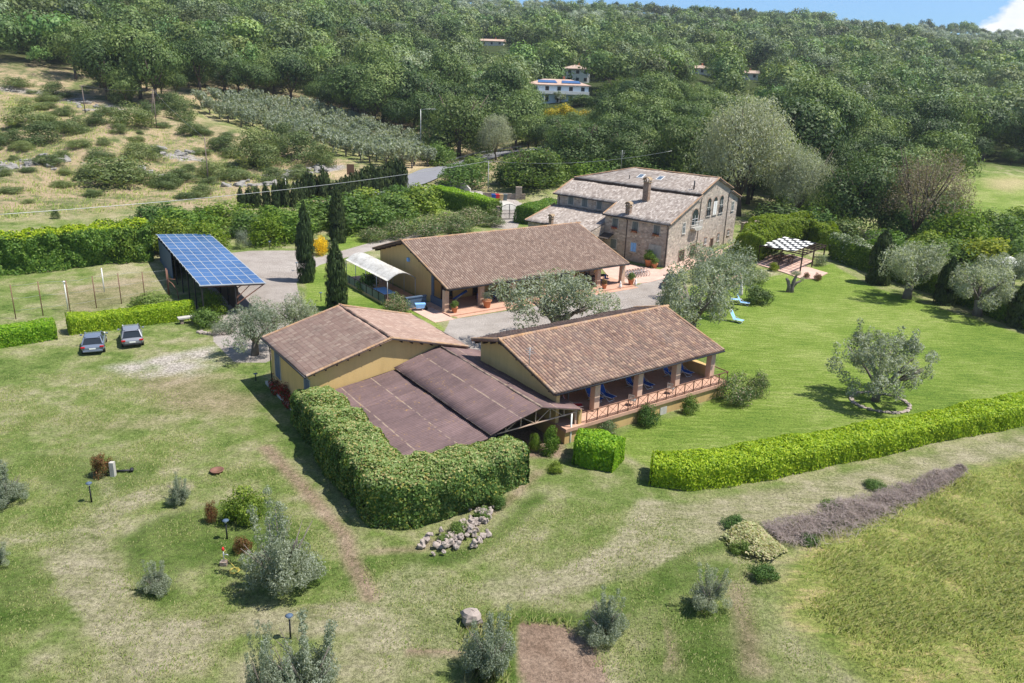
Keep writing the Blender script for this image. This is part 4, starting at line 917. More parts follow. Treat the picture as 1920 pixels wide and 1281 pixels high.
window(E_, MR, 10.7, 11.4, 1.75, 2.6, M['stone_warm'], gs, shutters=False); window(E_, MR, 14.8, 15.45, 1.6, 2.7, M['stone_warm'], gs, shutters=False); window(E_, MR, 18.1, 18.75, 2.05, 2.8, M['stone_warm'], gs, shutters=False)
for a0, a1, zt in ((12.7, 13.5, 2.2), (6.7, 7.9, 2.1), (3.4, 4.9, 1.8)):
    q = MB(); q.box(a0-.1, a0, -.02, .06, -.2, zt, MR); q.box(a1, a1+.1, -.02, .06, -.2, zt, MR); q.box(a0-.1, a1+.1, -.02, .062, zt, zt+.14, MR); d_ = q.build('door', M['stone_warm'], E_)
    q = MB(); q.box(a0, a1, -.05, .02, -.2, zt, MR); q.build('door_leaf', M['dark_wood'], d_)
nf = (0, -sE, 1)
h = roof_hit(1211, 377, cE, tE, (0, 0, zE(0)), nf); chimney(E_, h, .85, .65, 2.55, M['capt'])
h = roof_hit(1178, 402, cE, tE, (0, 0, zE(0)), nf); chimney(E_, h, .65, .55, 1.05, M['capt'])
h = roof_hit(1033, 421, cE, tE, (-15, -3.66, 3.82), (0, -.233, 1)); chimney(E_, h, .5, .5, .85, M['capt'])
h = roof_hit(1301, 355, cE, tE, (0, 7.6, 9.05), nf); q = MB(); q.tube([h, h+np.array([0, 0, 1.15])], .1, 8); q.build('flue', M['dark'], E_)
h = roof_hit(1180, 336, cE, tE, (0, 7.6, 9.05), nf); q = MB(); q.tube([h, h+np.array([0, 0, .6])], .06, 8); q.build('flue', M['dark'], E_)
for px_, py_ in ((1202, 331), (1238, 335)):
    h = roof_hit(px_, py_, cE, tE, (0, 7.6, 9.05), nf); k = 1/math.hypot(1, sE)
    U = np.array([1., 0, 0]); Vv = np.array([0, k, sE*k]); Nn = np.array([0, -sE*k, k])
    def sl(a0, a1, b0, b1, d0, d1, q): return q.box(a0, a1, b0, b1, d0, d1, lambda p: tuple(h+U*p[0]+Vv*p[1]+Nn*p[2]))
    q = MB(); sl(-.45, .45, -.6, .6, 0, .12, q); so = q.build('skylight', M['white'], E_); q = MB(); sl(-.36, .36, -.5, .5, .12, .13, q); q.build('pane', M['glass2'], so)
q = MB(); q.tube([(-15.5, 12.0, 10.2), (-15.5, 12.0, 13.4)], .025, 6)
for k in range(5): q.tube([(-16.0+.03*k, 12.0, 13.3-.2*k), (-15.0-.03*k, 12.0, 13.3-.2*k)], .012, 5)
q.build('aerial', M['galv'], E_)
q = MB(); q.prism([(-1.6, 2.75), (-.05, 3.25), (-.05, 3.35), (-1.6, 2.85)], -10.0, -8.4, 0); q.build('door_canopy', M['tile_stone'], E_)
M['frame_grey'] = plain('pale_aluminium', (.44, .47, .51), .5, .2)
# ------------------------------------------------------------------ solar shed
T_ = .56; P0 = np.array([-31.58, 77.29, 0])
Sh = thing('solar_shed', 'open-sided shed roofed with rows of blue solar panels on rusty struts', 'shed', tuple(P0), T_)
Wd, Ld = 6.42, 27.0; z0s, za, zbk = 2.7, 2.29, 2.8
def SR(p): return (p[0], p[1], z0s+(za-z0s)*p[0]/Wd+(zbk-z0s)*p[1]/Ld+p[2])
q = MB(); q.box(0, Wd, 0, Ld, -.14, -.06, SR); q.build('roof', M['dark'], Sh)
q = MB()
for i in range(16): q.box(-.12, Wd+.1, i*Ld/15-(.07 if i % 2 == 0 else .03), i*Ld/15+(.07 if i % 2 == 0 else .03), -.06, .034, SR)
for i in range(7): q.box(i*Wd/6-.035, i*Wd/6+.035, -.1, Ld+.1, -.058, .032, SR)
q.build('panel_frame', M['frame_grey'], Sh)
m, t = mat('solar_cells'); o = t.objc(); s = t.n('SeparateXYZ', {0: o})
ga = t.math('MULTIPLY', t.rng(t.math('ABSOLUTE', t.math('ADD', t.math('FRACT', t.math('MULTIPLY', s.outputs[0], 6.3)), -.5)), .44, .5, 0, 1), .25); gb = t.math('MULTIPLY', t.rng(t.math('ABSOLUTE', t.math('ADD', t.math('FRACT', t.math('MULTIPLY', s.outputs[1], 6.3)), -.5)), .44, .5, 0, 1), .25)
c = t.mix(t.rng(t.noise(.25, 4, o), .35, .65), (.03, .085, .22), (.055, .13, .30)); c = t.mix(t.math('MAXIMUM', ga, gb), c, (.20, .30, .46))
t.out(c, .22, None, 0, .55); M['solar'] = m
pm = None
for i in range(6):
    for j in range(15):
        q = MB(); g_ = .045 if j % 2 == 0 else .075; x0, x1 = i*Wd/6+.035, (i+1)*Wd/6-.035; y0, y1 = j*Ld/15+(.03 if j % 2 else .07), (j+1)*Ld/15-(.03 if j % 2 == 0 else .07)
        q.box(x0+.02, x1-.02, y0+.02, y1-.02, -.005, .036, SR); q.build('solar_panel', M['solar'], Sh)
for j in range(8):
    y = .15+j*(Ld-.3)/7
    for x in (.12, 3.4):
        q = MB(); q.box(x-.06, x+.06, y-.06, y+.06, -1.6, SR((x, y, -.15))[2]); q.build('post', M['dark'], Sh)
    q = MB(); q.beam((3.4, y, .3), SR((6.3, y, -.2)), .09); q.beam((3.4, y, .9), SR((4.9, y, -.2)), .07); q.beam(SR((.1, y, -.2)), SR((6.35, y, -.2)), .08); q.build('strut', M['steel'], Sh)
q = MB(); q.box(3.55, 3.7, .3, 26.5, -1.6, 2.0); q.box(.1, 3.55, 26.4, 26.55, -1.6, 2.3); q.build('back_wall', M['dark_wood'], Sh)
q = MB(); q.box(.02, .08, 17.5, 26.5, -1.6, 2.3); q.build('side_sheeting', M['teal'] if 'teal' in M else M['blue_shutter'], Sh)
# ------------------------------------------------------------------ hedges
def hedge(name, label, cat, pts, width, height, m, leaf=.09, dens=150, group=None, rough=.10, topm=None, seed=1, asp=.55, closed_ends=True, zbase=None, top_frac=.62, kind=None):
    """clipped hedge along a ground polyline (world x, y); width and height may vary along it"""
    r = np.random.default_rng(seed); pts = np.array(pts, float); sg = np.hypot(*(pts[1:]-pts[:-1]).T); cum = np.concatenate([[0], np.cumsum(sg)]); L = cum[-1]
    widths = np.full(len(pts), width) if np.isscalar(width) else np.array(width, float); heights = np.full(len(pts), height) if np.isscalar(height) else np.array(height, float)
    wm, hm = widths.mean(), heights.mean()
    th = np.linspace(0, math.pi, 200); ex = .32
    cx_ = np.sign(np.cos(th))*np.abs(np.cos(th))**ex; cz_ = np.abs(np.sin(th))**ex
    dl = np.hypot(np.diff(cx_)*wm/2, np.diff(cz_)*hm); cl = np.concatenate([[0], np.cumsum(dl)]); per = cl[-1]
    def cs(s, q):    # position and normal from along (s), perimeter (q 0..1)
        x = np.interp(s, cum, pts[:, 0]); y = np.interp(s, cum, pts[:, 1]); w = np.interp(s, cum, widths); h = np.interp(s, cum, heights)
        e = 1.2; x1 = np.interp(np.minimum(s+e, L), cum, pts[:, 0]); y1 = np.interp(np.minimum(s+e, L), cum, pts[:, 1]); x0 = np.interp(np.maximum(s-e, 0), cum, pts[:, 0]); y0 = np.interp(np.maximum(s-e, 0), cum, pts[:, 1])
        tx, ty = x1-x0, y1-y0; n = np.hypot(tx, ty)+1e-9; lx, ly = -ty/n, tx/n
        a = np.interp(q*per, cl, cx_); b = np.interp(q*per, cl, cz_)
        da = np.interp(q*per, cl, np.gradient(cx_)*wm/2); db = np.interp(q*per, cl, np.gradient(cz_)*hm); k = np.hypot(da, db)+1e-9
        na, nb = db/k, -da/k; sgn = np.where(na*a < 0, -1, 1)
        na = np.where(np.abs(a) > .2, np.abs(na)*np.sign(a), na); nb = np.abs(nb)
        z = gz(x, y) if zbase is None else np.full(len(x), zbase)
        disp = (fbm(s+31*seed, q*per, 1.1, 200+seed, 3)-.5)*2*rough+(fbm(s, q*per+50, 3.5, 300+seed, 2)-.5)*2*rough
        P = np.stack([x+lx*(a*w/2+na*disp), y+ly*(a*w/2+na*disp), z+b*h+nb*disp], 1); N = np.stack([lx*na, ly*na, nb], 1)
        T = np.stack([tx/n, ty/n, 0*tx], 1); return P, N, T, a, b, disp
    n = int(dens*L*per); s = r.uniform(0, L, n); q = r.random(n)
    P, N, T, a, b, _ = cs(s, q); P -= N*np.abs(r.normal(0, leaf*.9, n))[:, None]
    ecount = int(dens*wm*hm*1.2)
    for e in (0, 1):
        q2 = r.random(ecount); k = np.sqrt(r.random(ecount)); PP, NN, TT, a2, b2, dd = cs(np.full(ecount, L*e*1.0), q2)
        c = PP.copy(); zb = c[:, 2]-b2*np.interp(L*e, cum, heights)
        x, y = pts[-1 if e else 0]; PP = np.stack([x+(PP[:, 0]-x)*k, y+(PP[:, 1]-y)*k, zb+(PP[:, 2]-zb)*k], 1)
        sg_ = 1 if e else -1; bul = (.10+.12*(fbm(PP[:, 2]*2+PP[:, 0], PP[:, 1]*2, 1, 77, 2)-.5))*1.0
        PP += TT*(sg_*bul)[:, None]; P = np.concatenate([P, PP]); N = np.concatenate([N, TT*sg_+NN*.15]); b = np.concatenate([b, b2*k])
    # dark twiggy heart that keeps the hedge opaque
    ss = np.linspace(0, L, max(2, int(L/1.0)+1)); qq = np.linspace(0, 1, 13); EV = []
    for s_ in ss:
        PP, NN, *_ = cs(np.full(13, s_), qq); EV.append(PP-NN*np.array([leaf*1.6+rough]*13)[:, None])
    EV = np.concatenate(EV); k = 13; EF = []
    for i in range(len(ss)-1):
        for j in range(k-1): EF.append((i*k+j, i*k+j+1, (i+1)*k+j+1, (i+1)*k+j))
    for e in (0, len(ss)-1):
        for j in range(k//2): EF.append((e*k+j, e*k+j+1, e*k+k-2-j, e*k+k-1-j))
    EF = np.array(EF)
    top = (N[:, 2] > top_frac)
    if topm is None:
        o = obj(name, leaves(name, P, N, np.full(len(P), leaf), m, r, asp, jit=.5, extra=(EV, EF))); tag(o, label, cat, group, kind); return o
    o = thing(name, label, cat, (pts[0, 0], pts[0, 1], gz1(*pts[0])), 0, group); off = np.array(o.location)
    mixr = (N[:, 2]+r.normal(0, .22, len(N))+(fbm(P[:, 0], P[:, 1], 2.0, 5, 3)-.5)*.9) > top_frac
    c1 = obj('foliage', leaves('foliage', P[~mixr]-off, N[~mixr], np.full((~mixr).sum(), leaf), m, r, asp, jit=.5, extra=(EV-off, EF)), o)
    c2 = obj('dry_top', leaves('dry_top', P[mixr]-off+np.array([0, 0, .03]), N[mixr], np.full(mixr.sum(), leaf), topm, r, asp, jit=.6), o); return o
def wA(u, v): p = wdA((u, v, 0)); return (p[0], p[1])
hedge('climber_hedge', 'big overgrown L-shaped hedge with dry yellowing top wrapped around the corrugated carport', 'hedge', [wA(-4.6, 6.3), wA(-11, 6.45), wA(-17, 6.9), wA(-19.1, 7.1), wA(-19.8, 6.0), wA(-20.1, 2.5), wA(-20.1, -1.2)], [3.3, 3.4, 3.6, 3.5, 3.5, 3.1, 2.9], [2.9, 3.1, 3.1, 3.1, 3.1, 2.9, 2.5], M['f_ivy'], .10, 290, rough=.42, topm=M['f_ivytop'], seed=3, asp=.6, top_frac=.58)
LB = 'bright green clipped laurel hedge '
hedge('laurel_hedge', LB+'curving along the lawn above the mown strip', 'hedge', [(9.3, 45.6), (11.2, 45.2), (15, 46.4), (19.3, 48.2), (29, 52.6), (41, 58.0), (52, 63.2), (60, 67)], 2.5, 1.65, M['f_hedge'], .095, 240, 'clipped laurel hedges', rough=.2, seed=5)
hedge('laurel_hedge', LB+'standing as a short block beside the carport corner', 'hedge', [(4.6, 47.9), (6.0, 47.6), (7.2, 47.0)], [2.4, 2.9, 2.4], [1.95, 2.0, 1.8], M['f_hedge'], .095, 240, 'clipped laurel hedges', rough=.2, seed=6)
def gl(*px): return [tuple(at(*p)[:2]) for p in px]
hedge('laurel_hedge', LB+'right behind the two parked grey cars', 'hedge', [tuple(np.array(p)+np.array((-.35, .8))) for p in gl((130, 630), (250, 614), (362, 599))], 1.9, 1.75, M['f_hedge'], .09, 170, 'clipped laurel hedges', rough=.2, seed=7)
hedge('laurel_hedge', LB+'cut off by the picture edge left of the parked cars', 'hedge', [tuple(np.array(p)+np.array((-.35, .8))) for p in gl((-60, 664), (0, 654), (101, 638))], 1.9, 1.7, M['f_hedge'], .09, 170, 'clipped laurel hedges', rough=.2, seed=8)
hedge('garden_hedge', 'tall dark hedge with flowering top bordering the far side of the lawn', 'hedge', [tuple(np.array(p)+np.array((1.3, .6))) for p in gl((1550, 484), (1640, 515), (1760, 558), (1850, 592), (1990, 650))], 3.0, [3.4, 3.6, 3.0, 2.6, 2.6], M['f_hedge2'], .14, 110, rough=.6, topm=M['f_white'], seed=9, top_frac=.45)
hedge('round_hedge', 'rounded yellow-green hedge curving behind the chequered pergola', 'hedge', [tuple(p) for p in gl((1398, 488), (1420, 470), (1470, 455), (1520, 452), (1552, 470))], 4.2, [3.3, 4.3, 4.2, 3.9, 3.2], M['f_lime'], .15, 95, rough=.75, seed=10)
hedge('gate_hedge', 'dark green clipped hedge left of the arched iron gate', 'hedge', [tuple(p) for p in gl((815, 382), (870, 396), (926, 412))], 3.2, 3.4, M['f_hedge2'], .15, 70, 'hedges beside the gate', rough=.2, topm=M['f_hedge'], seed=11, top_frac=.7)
hedge('gate_hedge', 'green clipped hedge between the arched iron gate and the stone farmhouse', 'hedge', [tuple(p) for p in gl((983, 420), (1034, 404))], 4, 3.0, M['f_hedge2'], .15, 70, 'hedges beside the gate', rough=.15, seed=12)
# tall mixed hedge on the left: separate shrubs shoulder to shoulder
LHB = gl((-70, 530), (0, 517), (60, 512), (130, 505), (200, 498), (285, 490))
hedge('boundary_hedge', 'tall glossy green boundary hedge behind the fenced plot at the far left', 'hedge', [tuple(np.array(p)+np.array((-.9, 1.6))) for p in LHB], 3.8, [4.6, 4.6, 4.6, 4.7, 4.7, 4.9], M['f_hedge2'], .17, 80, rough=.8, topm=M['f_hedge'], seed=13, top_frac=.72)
# ------------------------------------------------------------------ shrubs and garden trees
G = grow_px
for px, py, yt, w, st, nm, lb in (
    (238, 490, 398, 62, 'laurel', 'shrub', 'tall olive-green shrub standing in the boundary hedge left of the solar shed'),
    (355, 445, 372, 130, 'laurel', 'shrub', 'broad bright green shrub just behind the top of the solar shed'),
    (395, 468, 408, 92, 'lime', 'shrub', 'golden green shrub touching the upper corner of the solar shed'),
    (455, 466, 420, 34, 'greybush', 'shrub', 'small grey shrub between two green ones by the gravel yard'),
    (503, 456, 392, 87, 'lime', 'shrub', 'rounded yellow-green tree-like shrub at the edge of the gravel yard'),
    (548, 448, 389, 84, 'laurel', 'shrub', 'green laurel shrub behind the leftmost tall cypress'),
    (300, 430, 366, 101, 'bush', 'shrub', 'pale green shrub in the hedge row above the boundary hedge'),
    (430, 425, 372, 116, 'laurel', 'shrub', 'green shrub in the row just below the small cypresses'),
    (600, 425, 362, 116, 'bush', 'shrub', 'leafy green shrub below the group of small cypresses'),
    (665, 430, 354, 130, 'bush', 'shrub', 'large leafy green shrub right of the tall middle cypress'),
    (720, 408, 349, 116, 'bush', 'shrub', 'dense green shrub along the edge of the small orchard lawn'),
    (770, 398, 337, 116, 'laurel', 'shrub', 'bright green shrub where the row meets the clipped gate hedge'),
    (640, 440, 395, 44, 'darkbush', 'shrub', 'low dark shrub at the foot of the tall middle cypress'),
    (745, 428, 398, 30, 'darkbush', 'shrub', 'small round dark bush alone on the orchard lawn'),
    (742, 585, 542, 62, 'oleander', 'shrub', 'leggy oleander bush beside the white arched canopy'),
    (1372, 752, 690, 74, 'oleander', 'shrub', 'large oleander bush at the right end of the terrace'),
    (1418, 742, 686, 50, 'oleander', 'shrub', 'rounded oleander at the outer edge of the terrace corner'),
    (1213, 797, 752, 46, 'bush', 'shrub', 'small leafy shrub below the middle of the terrace railing'),
    (1293, 775, 735, 34, 'bush', 'shrub', 'thin leafy shrub under the right half of the terrace railing'),
    (1135, 812, 780, 56, 'oleander', 'shrub', 'low grey-green shrub against the terrace wall next to the clipped block hedge'),
    (1412, 530, 494, 62, 'whitebush', 'shrub', 'white-flowering shrub beside the brick patio'),
    (1420, 568, 530, 60, 'darkbush', 'shrub', 'low dark rosemary bush in front of the white-flowering shrub'),
    (1452, 508, 488, 22, 'lime', 'shrub', 'small orange-green shrub at the corner of the pergola'),
    (1537, 498, 470, 26, 'whitebush', 'shrub', 'pale leafy shrub right of the pergola posts'),
    (1533, 526, 508, 16, 'redbush', 'rose_bush', 'small red-leaved rose at the edge of the brick patio'),
    (1512, 522, 505, 12, 'redbush', 'rose_bush', 'thin rose bush on the patio between pergola and lawn'),
    (193, 893, 838, 40, 'redbush', 'shrub', 'bronze-red shrub next to a short post in the left meadow'),
    (458, 975, 902, 74, 'laurel', 'shrub', 'rounded glossy bush with orange shoots in the left meadow'),
    (397, 980, 930, 26, 'redbush', 'shrub', 'thin bronze-tipped shrub left of the rounded glossy bush'),
    (455, 1035, 992, 36, 'redbush', 'shrub', 'small bronze-green shrub between the garden lamp and the bushy young olive'),
    (1380, 905, 905, 10, 'bush', None, None),
    (400, 590, 540, 50, 'lime', 'shrub', 'yellow-green conifer shrub under the near corner of the solar shed'),
    (385, 610, 570, 60, 'bush', 'shrub', 'leafy bush between the laurel hedge and the solar shed'),
    (285, 582, 545, 80, 'bush', 'shrub', 'wispy green bush growing in the fenced plot behind the laurel hedge'),
    (415, 625, 595, 46, 'greybush', 'shrub', 'grey-leaved shrub spilling over the little rockery'),
    (608, 470, 440, 34, 'oleander', 'shrub', 'pale shrub under the yellow-flowering tree'),
    (720, 505, 478, 44, 'greybush', 'shrub', 'grey shrub beside the path left of the loggia building'),
    (752, 498, 466, 40, 'bush', 'shrub', 'yellow-tipped shrub at the back corner of the loggia building'),
    (690, 545, 500, 40, 'bush', 'shrub', 'leafy shrub between the tall near cypress and the canopy')):
    if nm: G(nm, lb, 'shrub' if nm == 'shrub' else 'rose', px, py, yt, w, st)
for px, py, yt, w, st in ((325, 470, 395, 80, 'laurel'), (470, 440, 388, 90, 'bush'), (565, 432, 372, 90, 'bush'), (520, 425, 372, 80, 'laurel'), (635, 418, 352, 90, 'bush'), (690, 402, 345, 90, 'laurel'), (740, 392, 340, 90, 'bush'), (795, 385, 336, 80, 'laurel'), (375, 425, 380, 90, 'bush'), (270, 480, 405, 70, 'bush'), (690, 425, 375, 70, 'laurel')):
    G('row_shrub', 'leafy shrub in the thick green row between the solar shed and the gate hedge', 'shrub', px, py, yt, w, st, 'shrubs of the thick green row')
for px, py, yt, w in ((700, 452, 418, 60), (745, 445, 402, 70), (790, 440, 395, 76), (835, 428, 388, 80), (880, 418, 380, 78), (918, 412, 385, 54), (860, 436, 400, 70), (925, 425, 398, 50)):
    G('orchard_shrub', 'straggly green and bronze bush in the dense row behind the loggia building', 'shrub', px, py, yt, w, 'oleander', 'bushes behind the loggia building')
G('flowering_tree', 'small rounded tree of bright yellow blossom between two tall cypresses', 'tree', 598, 478, 431, 38, 'yellowtree')
# tall garden cypresses
for px, py, yt, w, lb in ((575, 528, 384, 31, 'tall slim cypress at the edge of the gravel yard, leftmost of the three tall ones'),
    (634, 455, 352, 28, 'tall slim cypress behind the yellow-flowering tree'), (632, 582, 453, 37, 'tall slim cypress nearest to the outbuilding roof'),
    (1645, 532, 432, 40, 'dark cypress in the garden hedge, first one right of the pergola'), (1770, 570, 482, 36, 'dark cypress between the two big lawn olives'), (1907, 612, 530, 40, 'dark cypress at the right picture edge beyond the lawn')):
    G('cypress', lb, 'tree', px, py, yt, w, 'cypress', nv=3)
for px, py, yt, w in ((453, 392, 357, 8), (468, 388, 357, 9), (517, 390, 348, 9), (527, 386, 343, 10), (538, 388, 338, 9), (553, 388, 348, 9), (579, 372, 324, 11), (592, 372, 334, 9), (606, 374, 320, 11), (625, 374, 346, 9), (632, 374, 344, 9), (668, 365, 325, 10), (677, 362, 323, 10), (685, 360, 318, 11), (697, 358, 313, 11), (704, 360, 320, 10), (716, 358, 318, 11), (724, 357, 312, 11), (733, 356, 305, 12), (743, 356, 303, 12), (752, 357, 305, 10), (758, 358, 310, 8), (483, 390, 355, 9), (500, 390, 350, 9), (561, 386, 342, 9), (570, 380, 334, 9), (585, 374, 330, 10), (613, 372, 328, 10), (641, 372, 338, 10), (650, 370, 334, 10), (660, 368, 330, 10), (691, 360, 318, 10), (710, 360, 318, 10)):
    G('small_cypress', 'slender young cypress in the row along the road hedge', 'tree', px, py, yt-4, w*1.8, 'cypfar', 'young cypresses along the road hedge')
# olives of the garden
for px, py, yt, w, lb in ((1040, 645, 510, 195, 'grey-green olive tree in front of the loggia building, on the gravel'), (1290, 642, 498, 160, 'large dense olive tree between the terrace building and the dark parked car'), (1340, 576, 463, 150, 'spreading olive tree before the sunlit gable of the farmhouse'),
    (478, 665, 572, 118, 'wispy olive tree at the left corner of the outbuilding roof'), (1640, 752, 622, 172, 'gnarled old olive tree in a stone ring on the lawn'), (1700, 560, 455, 122, 'silvery olive tree on the lawn edge, between the first two hedge cypresses'), (1832, 592, 488, 128, 'silvery olive tree on the lawn edge near the right picture border'),
    (1895, 540, 480, 90, 'silvery olive tree behind the hedge at the right picture border'), (560, 640, 560, 90, 'thin olive tree in front of the gravel yard')):
    G('olive_tree', lb, 'tree', px, py, yt, w, 'oldolive' if 'gnarled' in lb else 'olive', nv=4)
o = thing('olive_stump', 'heavily pruned old olive stump with three bare limbs on the lawn before the pergola', 'tree', at(1483, 548)); mb = MB(); sc = height_for(at(1483, 548), 512)
mb.tube([(-.35, 0, -.1), (-.3, 0, .7), (-.5, .1, sc*.55), (-.75, .1, sc*.7)], [.3, .24, .2, .15], 9); mb.tube([(0, 0, -.1), (.05, 0, .5), (.15, 0, sc*.6), (.4, 0, sc*.95)], [.33, .26, .2, .13], 9); mb.tube([(.05, 0, .6), (.5, 0, sc*.5), (1.0, -.1, sc*.62)], [.22, .17, .12], 8)
mb.build('trunk', M['bark_grey'], o); r = np.random.default_rng(3); P, d = crown_pts(r, 900, [(.4, 0, sc*1.0, .55, .35), (1.1, 0, sc*.7, .3, .3), (-.1, .1, sc*.95, .3, .3)]); obj('crown', leaves('stump_crown', P, d, np.full(900, .07), M['f_olive'], r, .3), o)
# young olives of the rough meadow
for px, py, yt, w, lb in ((525, 1105, 948, 150, 'bushy young olive with several upright plumes beside the hose tap'), (338, 945, 888, 46, 'small thin olive sapling in the loop of the mown track'), (293, 1110, 1050, 58, 'small dense young olive left of the hose tap'),
    (15, 945, 868, 70, 'grey young olive cut off by the left picture edge'), (-6, 1062, 1012, 50, 'low young olive just entering at the left picture edge'), (575, 1330, 1160, 150, 'two-stemmed young olive cut off by the bottom picture edge'), (500, 1335, 1180, 90, 'pale young olive at the bottom edge left of the two-stemmed one'),
    (920, 1262, 1140, 110, 'young olive with upright shoots beside the grey boulder'), (1130, 1195, 1108, 88, 'rounded young olive above the bare soil plot'), (1327, 1140, 1062, 74, 'compact young olive near the wilted cuttings heap')):
    G('young_olive_tree', lb, 'tree', px, py, yt, w, 'young', nv=5)
# large trees round the farm
for px, py, yt, w, st, nm, lb in (
    (1385, 405, 165, 190, 'willow', 'willow_tree', 'huge grey-green willow towering behind the farmhouse gable'),
    (1490, 420, 262, 120, 'willow', 'willow_tree', 'thinner grey-green willow right of the huge one'),
    (1598, 440, 262, 150, 'darktree', 'broad_tree', 'dense dark green tree beside the half-bare brown tree'),
    (1712, 452, 272, 170, 'brown', 'bare_tree', 'half-bare brownish tree with thin reddish twigs'),
    (1645, 440, 320, 80, 'brown', 'bare_tree', 'smaller brownish twiggy tree leaning on the dark green tree'),
    (990, 352, 255, 135, 'walnut', 'walnut_tree', 'broad yellow-green walnut tree beside the road behind the gate'),
    (865, 350, 298, 100, 'bush', 'shrub', 'rounded green thicket between road and gate hedge'),
    (930, 300, 212, 68, 'willow', 'willow_tree', 'small silvery willow by the road bend'),
    (1085, 318, 200, 150, 'darktree', 'broad_tree', 'large dark green tree straight behind the farmhouse roof'),
    (1180, 330, 230, 130, 'darktree', 'broad_tree', 'dark green tree behind the upper farmhouse roof'),
    (1265, 345, 190, 110, 'darktree', 'broad_tree', 'tall dark tree left of the huge willow'),
    (860, 295, 140, 150, 'darktree', 'broad_tree', 'tall dark oak at the edge of the olive grove'),
    (1150, 340, 290, 90, 'bush', 'shrub', 'green thicket at the far eaves of the farmhouse'),
    (1240, 352, 300, 70, 'bush', 'shrub', 'green thicket between farmhouse and huge willow'),
    (1795, 470, 385, 130, 'lime', 'shrub', 'large yellow-green bush right of the half-bare tree'),
    (1880, 470, 395, 110, 'bush', 'shrub', 'large green bush at the right edge behind the garden hedge'),
    (1740, 478, 430, 90, 'laurel', 'shrub', 'leafy green bush at the foot of the half-bare tree'),
    (1640, 455, 425, 70, 'greybush', 'shrub', 'grey-leaved bush behind the garden hedge'),
    (1835, 545, 470, 80, 'greybush', 'shrub', 'silvery bush behind the lawn olives'),
    (1570, 455, 400, 90, 'darkbush', 'shrub', 'dark thicket under the dense dark green tree'),
    (1460, 430, 370, 120, 'darkbush', 'shrub', 'shaded thicket at the foot of the huge willow'),
    (1060, 232, 190, 60, 'broom', 'shrub', 'yellow-flowering broom below the white villa'), (1100, 240, 198, 60, 'broom', 'shrub', 'yellow-flowering broom right below the garden of the white villa'), (1030, 225, 195, 44, 'broom', 'shrub', 'yellow-flowering broom at the left below the white villa'),
    (1158, 190, 134, 80, 'walnut', 'broad_tree', 'round pale green tree beside the white villa'), (1050, 193, 172, 26, 'olivefar', 'olive_tree', 'small olive in front of the white villa'), (1095, 198, 172, 62, 'darkbush', 'shrub', 'dark hedge bush right of the white villa'),
    (1000, 250, 120, 0, None, None, None),
    (1360, 150, 98, 44, 'limetree', 'broad_tree', 'pale green round tree between the two houses at the wood edge')):
    if nm: G(nm, lb, 'shrub' if nm == 'shrub' else 'tree', px, py, yt, w, st)
for px, py, yt, w, st in ((1450, 452, 395, 90, 'laurel'), (1520, 452, 380, 110, 'bush'), (1680, 445, 370, 90, 'bush'), (1740, 440, 350, 110, 'bush'), (1800, 430, 362, 100, 'laurel'), (1850, 440, 385, 110, 'bush'), (1910, 445, 380, 110, 'laurel'), (1760, 400, 335, 80, 'bush'), (1780, 500, 440, 120, 'bush'), (1850, 505, 432, 120, 'lime'), (1915, 515, 440, 110, 'bush'), (1660, 480, 420, 90, 'laurel'), (1720, 500, 440, 90, 'bush'),
        (955, 345, 290, 70, 'bush'), (1030, 345, 285, 80, 'bush'), (890, 330, 280, 70, 'bush'), (1110, 335, 285, 90, 'laurel'), (1200, 340, 270, 100, 'bush'), (1290, 350, 270, 100, 'bush'), (820, 310, 255, 70, 'bush'), (1330, 380, 300, 90, 'bush'), (1600, 400, 330, 90, 'bush'), (1500, 400, 325, 110, 'bush')):
    G('thicket_shrub', 'leafy green growth in the thicket round the farm', 'shrub', px, py, yt, w, st, 'thicket behind the farm')
for px, py, yt, w in ((985, 113, 84, 7), (994, 113, 78, 7), (1003, 113, 82, 8), (1024, 142, 116, 8), (1208, 172, 140, 8), (1214, 172, 138, 8)):
    G('far_cypress', 'thin dark cypress among the houses on the wooded slope', 'tree', px, py, yt, w*1.2, 'cypfar', 'cypresses on the wooded slope')
for k in range(14):
    x_ = 1292+k*9+RNG.uniform(-4, 4); P = at(x_, 27); z_ = project(P)[2]; h_ = RNG.uniform(8, 16)*z_/FPX; grow('ridge_tree', 'thin dark tree standing up on the knoll of the skyline', 'tree', P, h_, h_*RNG.uniform(.35, .6), 'oakfar', 'thin trees on the skyline knoll')
# bushes of the left hillside
for px, py, yt, w, lb in ((480, 305, 225, 90, 'dense dark green thicket on the hillside before the olive grove'), (560, 300, 240, 90, 'green thicket joined to the dense one before the olive grove'), (525, 285, 218, 60, 'upright dark bush between two thickets before the olive grove'), (250, 236, 178, 80, 'round dark bush beside the double power pole'), (340, 228, 170, 60, 'green tree-like bush right of the double power pole'),
    (75, 270, 222, 84, 'dark round bush on the left hillside, lowest of its cluster'), (60, 232, 190, 100, 'broad bush on the left hillside above the dark round one'), (140, 250, 205, 62, 'dark bush at the right of the left hillside cluster'), (215, 345, 285, 150, 'low sprawling bush in the middle of the dry slope'), (265, 300, 262, 80, 'bright green low bush above the sprawling one'), (360, 250, 208, 50, 'half-bare shrub right of the round dark bush'), (150, 275, 255, 50, 'small bush in the dry grass below the hillside cluster'),
    (30, 165, 140, 60, 'low green bush at the wood edge on the far left'), (105, 182, 150, 60, 'pale bush among the rocks at the far left'), (232, 195, 150, 50, 'grey-green bush at the foot of the wood'), (395, 330, 285, 60, 'bush beside the single pole on the dry slope'), (340, 340, 310, 60, 'low bush left of the single pole'), (510, 340, 310, 60, 'low bush above the young cypress row')):
    G('hillside_bush', lb, 'bush', px, py, yt, w, 'hillbush', nv=4)
